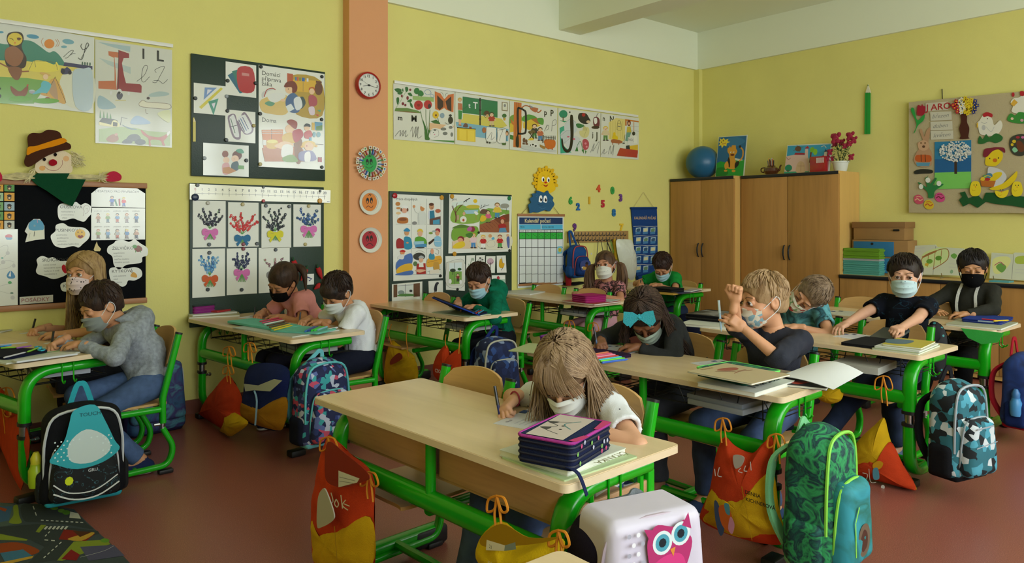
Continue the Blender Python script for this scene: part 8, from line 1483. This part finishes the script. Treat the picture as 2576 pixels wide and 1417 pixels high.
for dk, x, y, cl in (('D2', .62, 4.3, 'c0c4d0'), ('D4', 3.12, 4.2, 'b8bcb8'), ('D5', 4.3, 4.25, 'c0c4c8'), ('D7', 2.64, 1.75, '9aa0a8'), ('D3', 1.86, 4.1, 'a8b0a8')): tag(MB().box(x - .13, y - .14, .53, x + .12, y + .12, .552, bev=.002).box(x - .12, y - .13, .552, x + .13, y + .13, .57, 1, bev=.002).build('notebook_pile', [pm(cl, .6), pm('8a92a0', .6)]), 'pile of notebooks in the basket %s' % {'D2': 'under the far left desk', 'D4': 'below the boy in the green hoodie', 'D5': 'below the magenta pencil case', 'D7': 'below the blond boy', 'D3': 'below the mint pencil case'}[dk], 'notebook')
# ---------------------------------------------------------------- low cabinet top
ZC = .799; b0 = onx(2120, 690, 6.78); rs = random.Random(6); cnt = 26; b1 = onx(2226, 690, 6.78)
for i in range(cnt):
    c_ = '6a9a20' if i >= 16 else ('a8acb0' if i >= 14 else ('4a9a90' if i % 2 else '5aa8a0')); dy = rs.uniform(-.008, .008); z = ZC + i * .0094
    o = MB().box(6.78 + dy, b1.y + .05 + dy, z, 6.99 + dy, b0.y - .005 + dy, z + .0085).build('exercise_book', pm(c_, .6)); tag(o, ('lime green' if i >= 16 else 'pale grey' if i >= 14 else 'teal') + ' exercise book on the low cabinet, %s from the bottom of its stack' % ['lowest', 'second', 'third', 'fourth', 'fifth', 'sixth', 'seventh', 'eighth', 'ninth', 'tenth', 'eleventh', 'twelfth', 'thirteenth', 'fourteenth', 'fifteenth', 'sixteenth', 'seventeenth', 'eighteenth', 'nineteenth', 'twentieth', 'twenty first', 'twenty second', 'twenty third', 'twenty fourth', 'twenty fifth', 'twenty sixth'][i], 'book', 'exercise books stacked beside the cupboard, ' + ('lime' if i >= 16 else 'grey' if i >= 14 else 'teal'))
card_ = mat('cardboard', '9a7444', .8, var=.05); y0, y1 = onx(2278, 690, 6.9).y, onx(2144, 690, 6.9).y
o = thing('drawer_box', 'two drawer wooden box with blue fronts behind the exercise books', 'box'); MB().box(6.9, y0 - .02, ZC, 7.1, y1, ZC + .32, bev=.003).build('body', card_, o)
for z in (ZC + .02, ZC + .17): d_ = MB().box(6.89, y0 + .1, z, 6.902, y1 - .015, z + .135, bev=.002).build('drawer', pm('1f6a9a', .6), o); MB().lathe([(.012, 0), (.012, .003)], (6.889, (y0 + .1 + y1) / 2, z + .115), 14, ax=(-1, 0, 0)).build('finger_hole', black, d_)
o = thing('cardboard_box', 'brown cardboard box with lid on top of the drawer box', 'box'); z = ZC + .322; MB().box(6.9, y0 + .01, z, 7.1, y1 - .012, z + .15, bev=.002).build('body', card_, o); MB().box(6.892, y0, z + .11, 7.108, y1, z + .165, bev=.002).build('lid', mat('cardboard_lid', '8a6438', .8), o); MB().tube([(6.889, y0 + .05, z + .09), (6.889, y0 + .1, z + .09)], .009, seg=8).build('handle_hole', black, o)
def openbook(px, art, label, tilt=.25):
    s = Sheet(WB, (0, 0, 1), off=.12, th=.012); s.base('c8ccb8', pts=px, smooth=False); s.draw(art); o = s.build('open_book', label, 'book'); mn = min(v.co.z for v in o.data.vertices)
    for v in o.data.vertices: v.co.x += (v.co.z - mn) * tilt; v.co.z += ZC + .012 - mn
    ys = [v.co.y for v in o.data.vertices]; ym = (min(ys) + max(ys)) / 2
    for q in (-.12, .12): MB().tube([(6.86, ym + q, ZC + .004), (6.93, ym + q, ZC + .004), (6.9, ym + q, ZC + .008), (6.88, ym + q, ZC + .045)], .003, seg=6).build('book_stand', chrome, o)
openbook([2274, 626, 2346, 622, 2352, 628, 2420, 632, 2418, 700, 2352, 698, 2344, 698, 2272, 696], 'l 888 1.2 2348 626 2348 698;b c8d89a 2316 648 2340 634 2376 630 2382 660 2350 676 2320 678;p 9a6a3a 2316 652 2350 636 2352 640 2318 656;c 9a6a3a 2 2318 680 2318 654 2348 638 2378 634 2380 660 2346 684;l 9a6a3a 1.5 2332 646 2332 678;l 9a6a3a 1.5 2348 638 2348 684;l 9a6a3a 1.5 2364 636 2364 670;e 6a9a3a 2336 664 8 6;e 5a8a30 2358 656 8 6;e c8a838 2330 672 5 4;b 6aa048 2388 650 2396 644 2404 650 2398 658;l bbb 1 2284 632 2320 630;l bbb 1 2284 640 2312 638;l bbb 1 2386 670 2410 672;l bbb 1 2386 678 2408 680;e 8a8 2394 690 4 5', 'open picture encyclopedia showing a greenhouse on the low cabinet')
openbook([2490, 640, 2544, 644, 2548, 640, 2620, 642, 2620, 712, 2546, 708, 2490, 704], 'l 888 1.2 2546 644 2546 706;b d8d890 2496 656 2530 650 2540 664 2520 690 2500 690;b 6a9a4a 2504 676 2516 666 2530 676 2520 690;c a85a6a 2 2500 672 2514 664 2524 672;b a8b84a 2552 652 2576 648 2600 656 2600 666 2556 668;l bbb 1 2500 646 2534 648;l bbb 1 2554 682 2590 684;l bbb 1 2554 690 2590 692', 'second open picture book on the low cabinet behind the lanyard boy')
o = MB().box(6.78, onx(2540, 700, 6.8).y, ZC, 6.9, onx(2490, 700, 6.8).y, ZC + .012).build('booklets', pm('4a9aa8', .6)); tag(o, 'thin turquoise booklets lying before the second open book', 'book')
# ---------------------------------------------------------------- play rug with streets
s = Sheet(('z', 0.002), th=.008, m=mat('rug_pile', 'fff', .95, kind='attr', bump=.6, bscale=500, spec=.05)); q = lambda x, y: s.P(x, y); base = [s.P(186, 1286), s.P(89, 1272), s.P(0, 1270)]; O_ = s.o
far = [(-1.1 - O_.x, 4.2 - O_.y), (-1.1 - O_.x, 2.0 - O_.y), (.72 - O_.x, 2.0 - O_.y)]; s.poly(base + far + [s.P(322, 1417), s.P(286, 1380), s.P(224, 1324)], '4a5458', .008)
V4 = (0, 1100, 4.469); s.view = V4
s.draw('''b 5a6a64 -200 770 150 780 200 900 160 1000 -200 1020;p 4a6a8a -100 800 140 800 100 960 -100 1000;p a85030 -60 790 80 830 60 860 -60 820;b 8a9a3a 150 800 200 790 215 900 240 990 100 985 150 900;b 3f4648 240 790 420 780 560 800 830 860 980 1000 1040 1060 700 1000 400 980 270 960;p c8c8b8 790 860 880 880 910 940 780 930;e 6a9a3a 610 820 45 22;e 6a9a3a 690 850 40 22;e 5a8a30 745 870 45 26
p 8a9a3a -100 1100 140 1100 330 1150 300 1190 -100 1180;p 3f4648 -60 1040 420 1000 1100 1080 1120 1110 840 1190 700 1400 300 1460 500 1260 340 1180 -60 1100;p 8a9a3a 400 1090 460 1010 520 1014 440 1100;p 8a3028 720 1060 1070 1110 960 1200 660 1175;b c8a040 760 1170 1000 1100 1060 1110 920 1190;p 5a3a28 820 1080 1040 1090 900 1150
b 9a4a28 -80 1240 200 1210 430 1290 400 1340 250 1360 -60 1320;p 4a7a98 0 1330 260 1290 360 1360 60 1440;p c8a040 0 1440 380 1360 360 1390 40 1470;p 8a9a3a 830 1200 1200 1180 1240 1230 700 1420 640 1417;p 5a5a78 900 1260 1280 1240 1400 1360 1000 1420;p 8a2c2c 690 1400 800 1290 900 1350 860 1417;e 6a9a3a 1180 1190 50 24;c c8c8c8 3 900 1380 1160 1310 1280 1250''')
for a, b in (((372, 800), (420, 940)), ((460, 960), (960, 990)), ((560, 1090), (490, 1160)), ((500, 1185), (650, 1198)), ((690, 1210), (470, 1410))):
    n = max(2, int(math.hypot(b[0] - a[0], b[1] - a[1]) / 55))
    for i in range(n): t0, t1 = i / n, (i + .55) / n; s.draw(f'l c8ccc8 11 {a[0]+(b[0]-a[0])*t0} {a[1]+(b[1]-a[1])*t0} {a[0]+(b[0]-a[0])*t1} {a[1]+(b[1]-a[1])*t1}')
for i in range(6): s.draw(f'p c8ccc8 {490+i*45} 1065 {520+i*45} 1030 {545+i*45} 1033 {515+i*45} 1070')
s.build('play_rug', 'grey play rug printed with streets and houses in the lower left corner', 'rug')
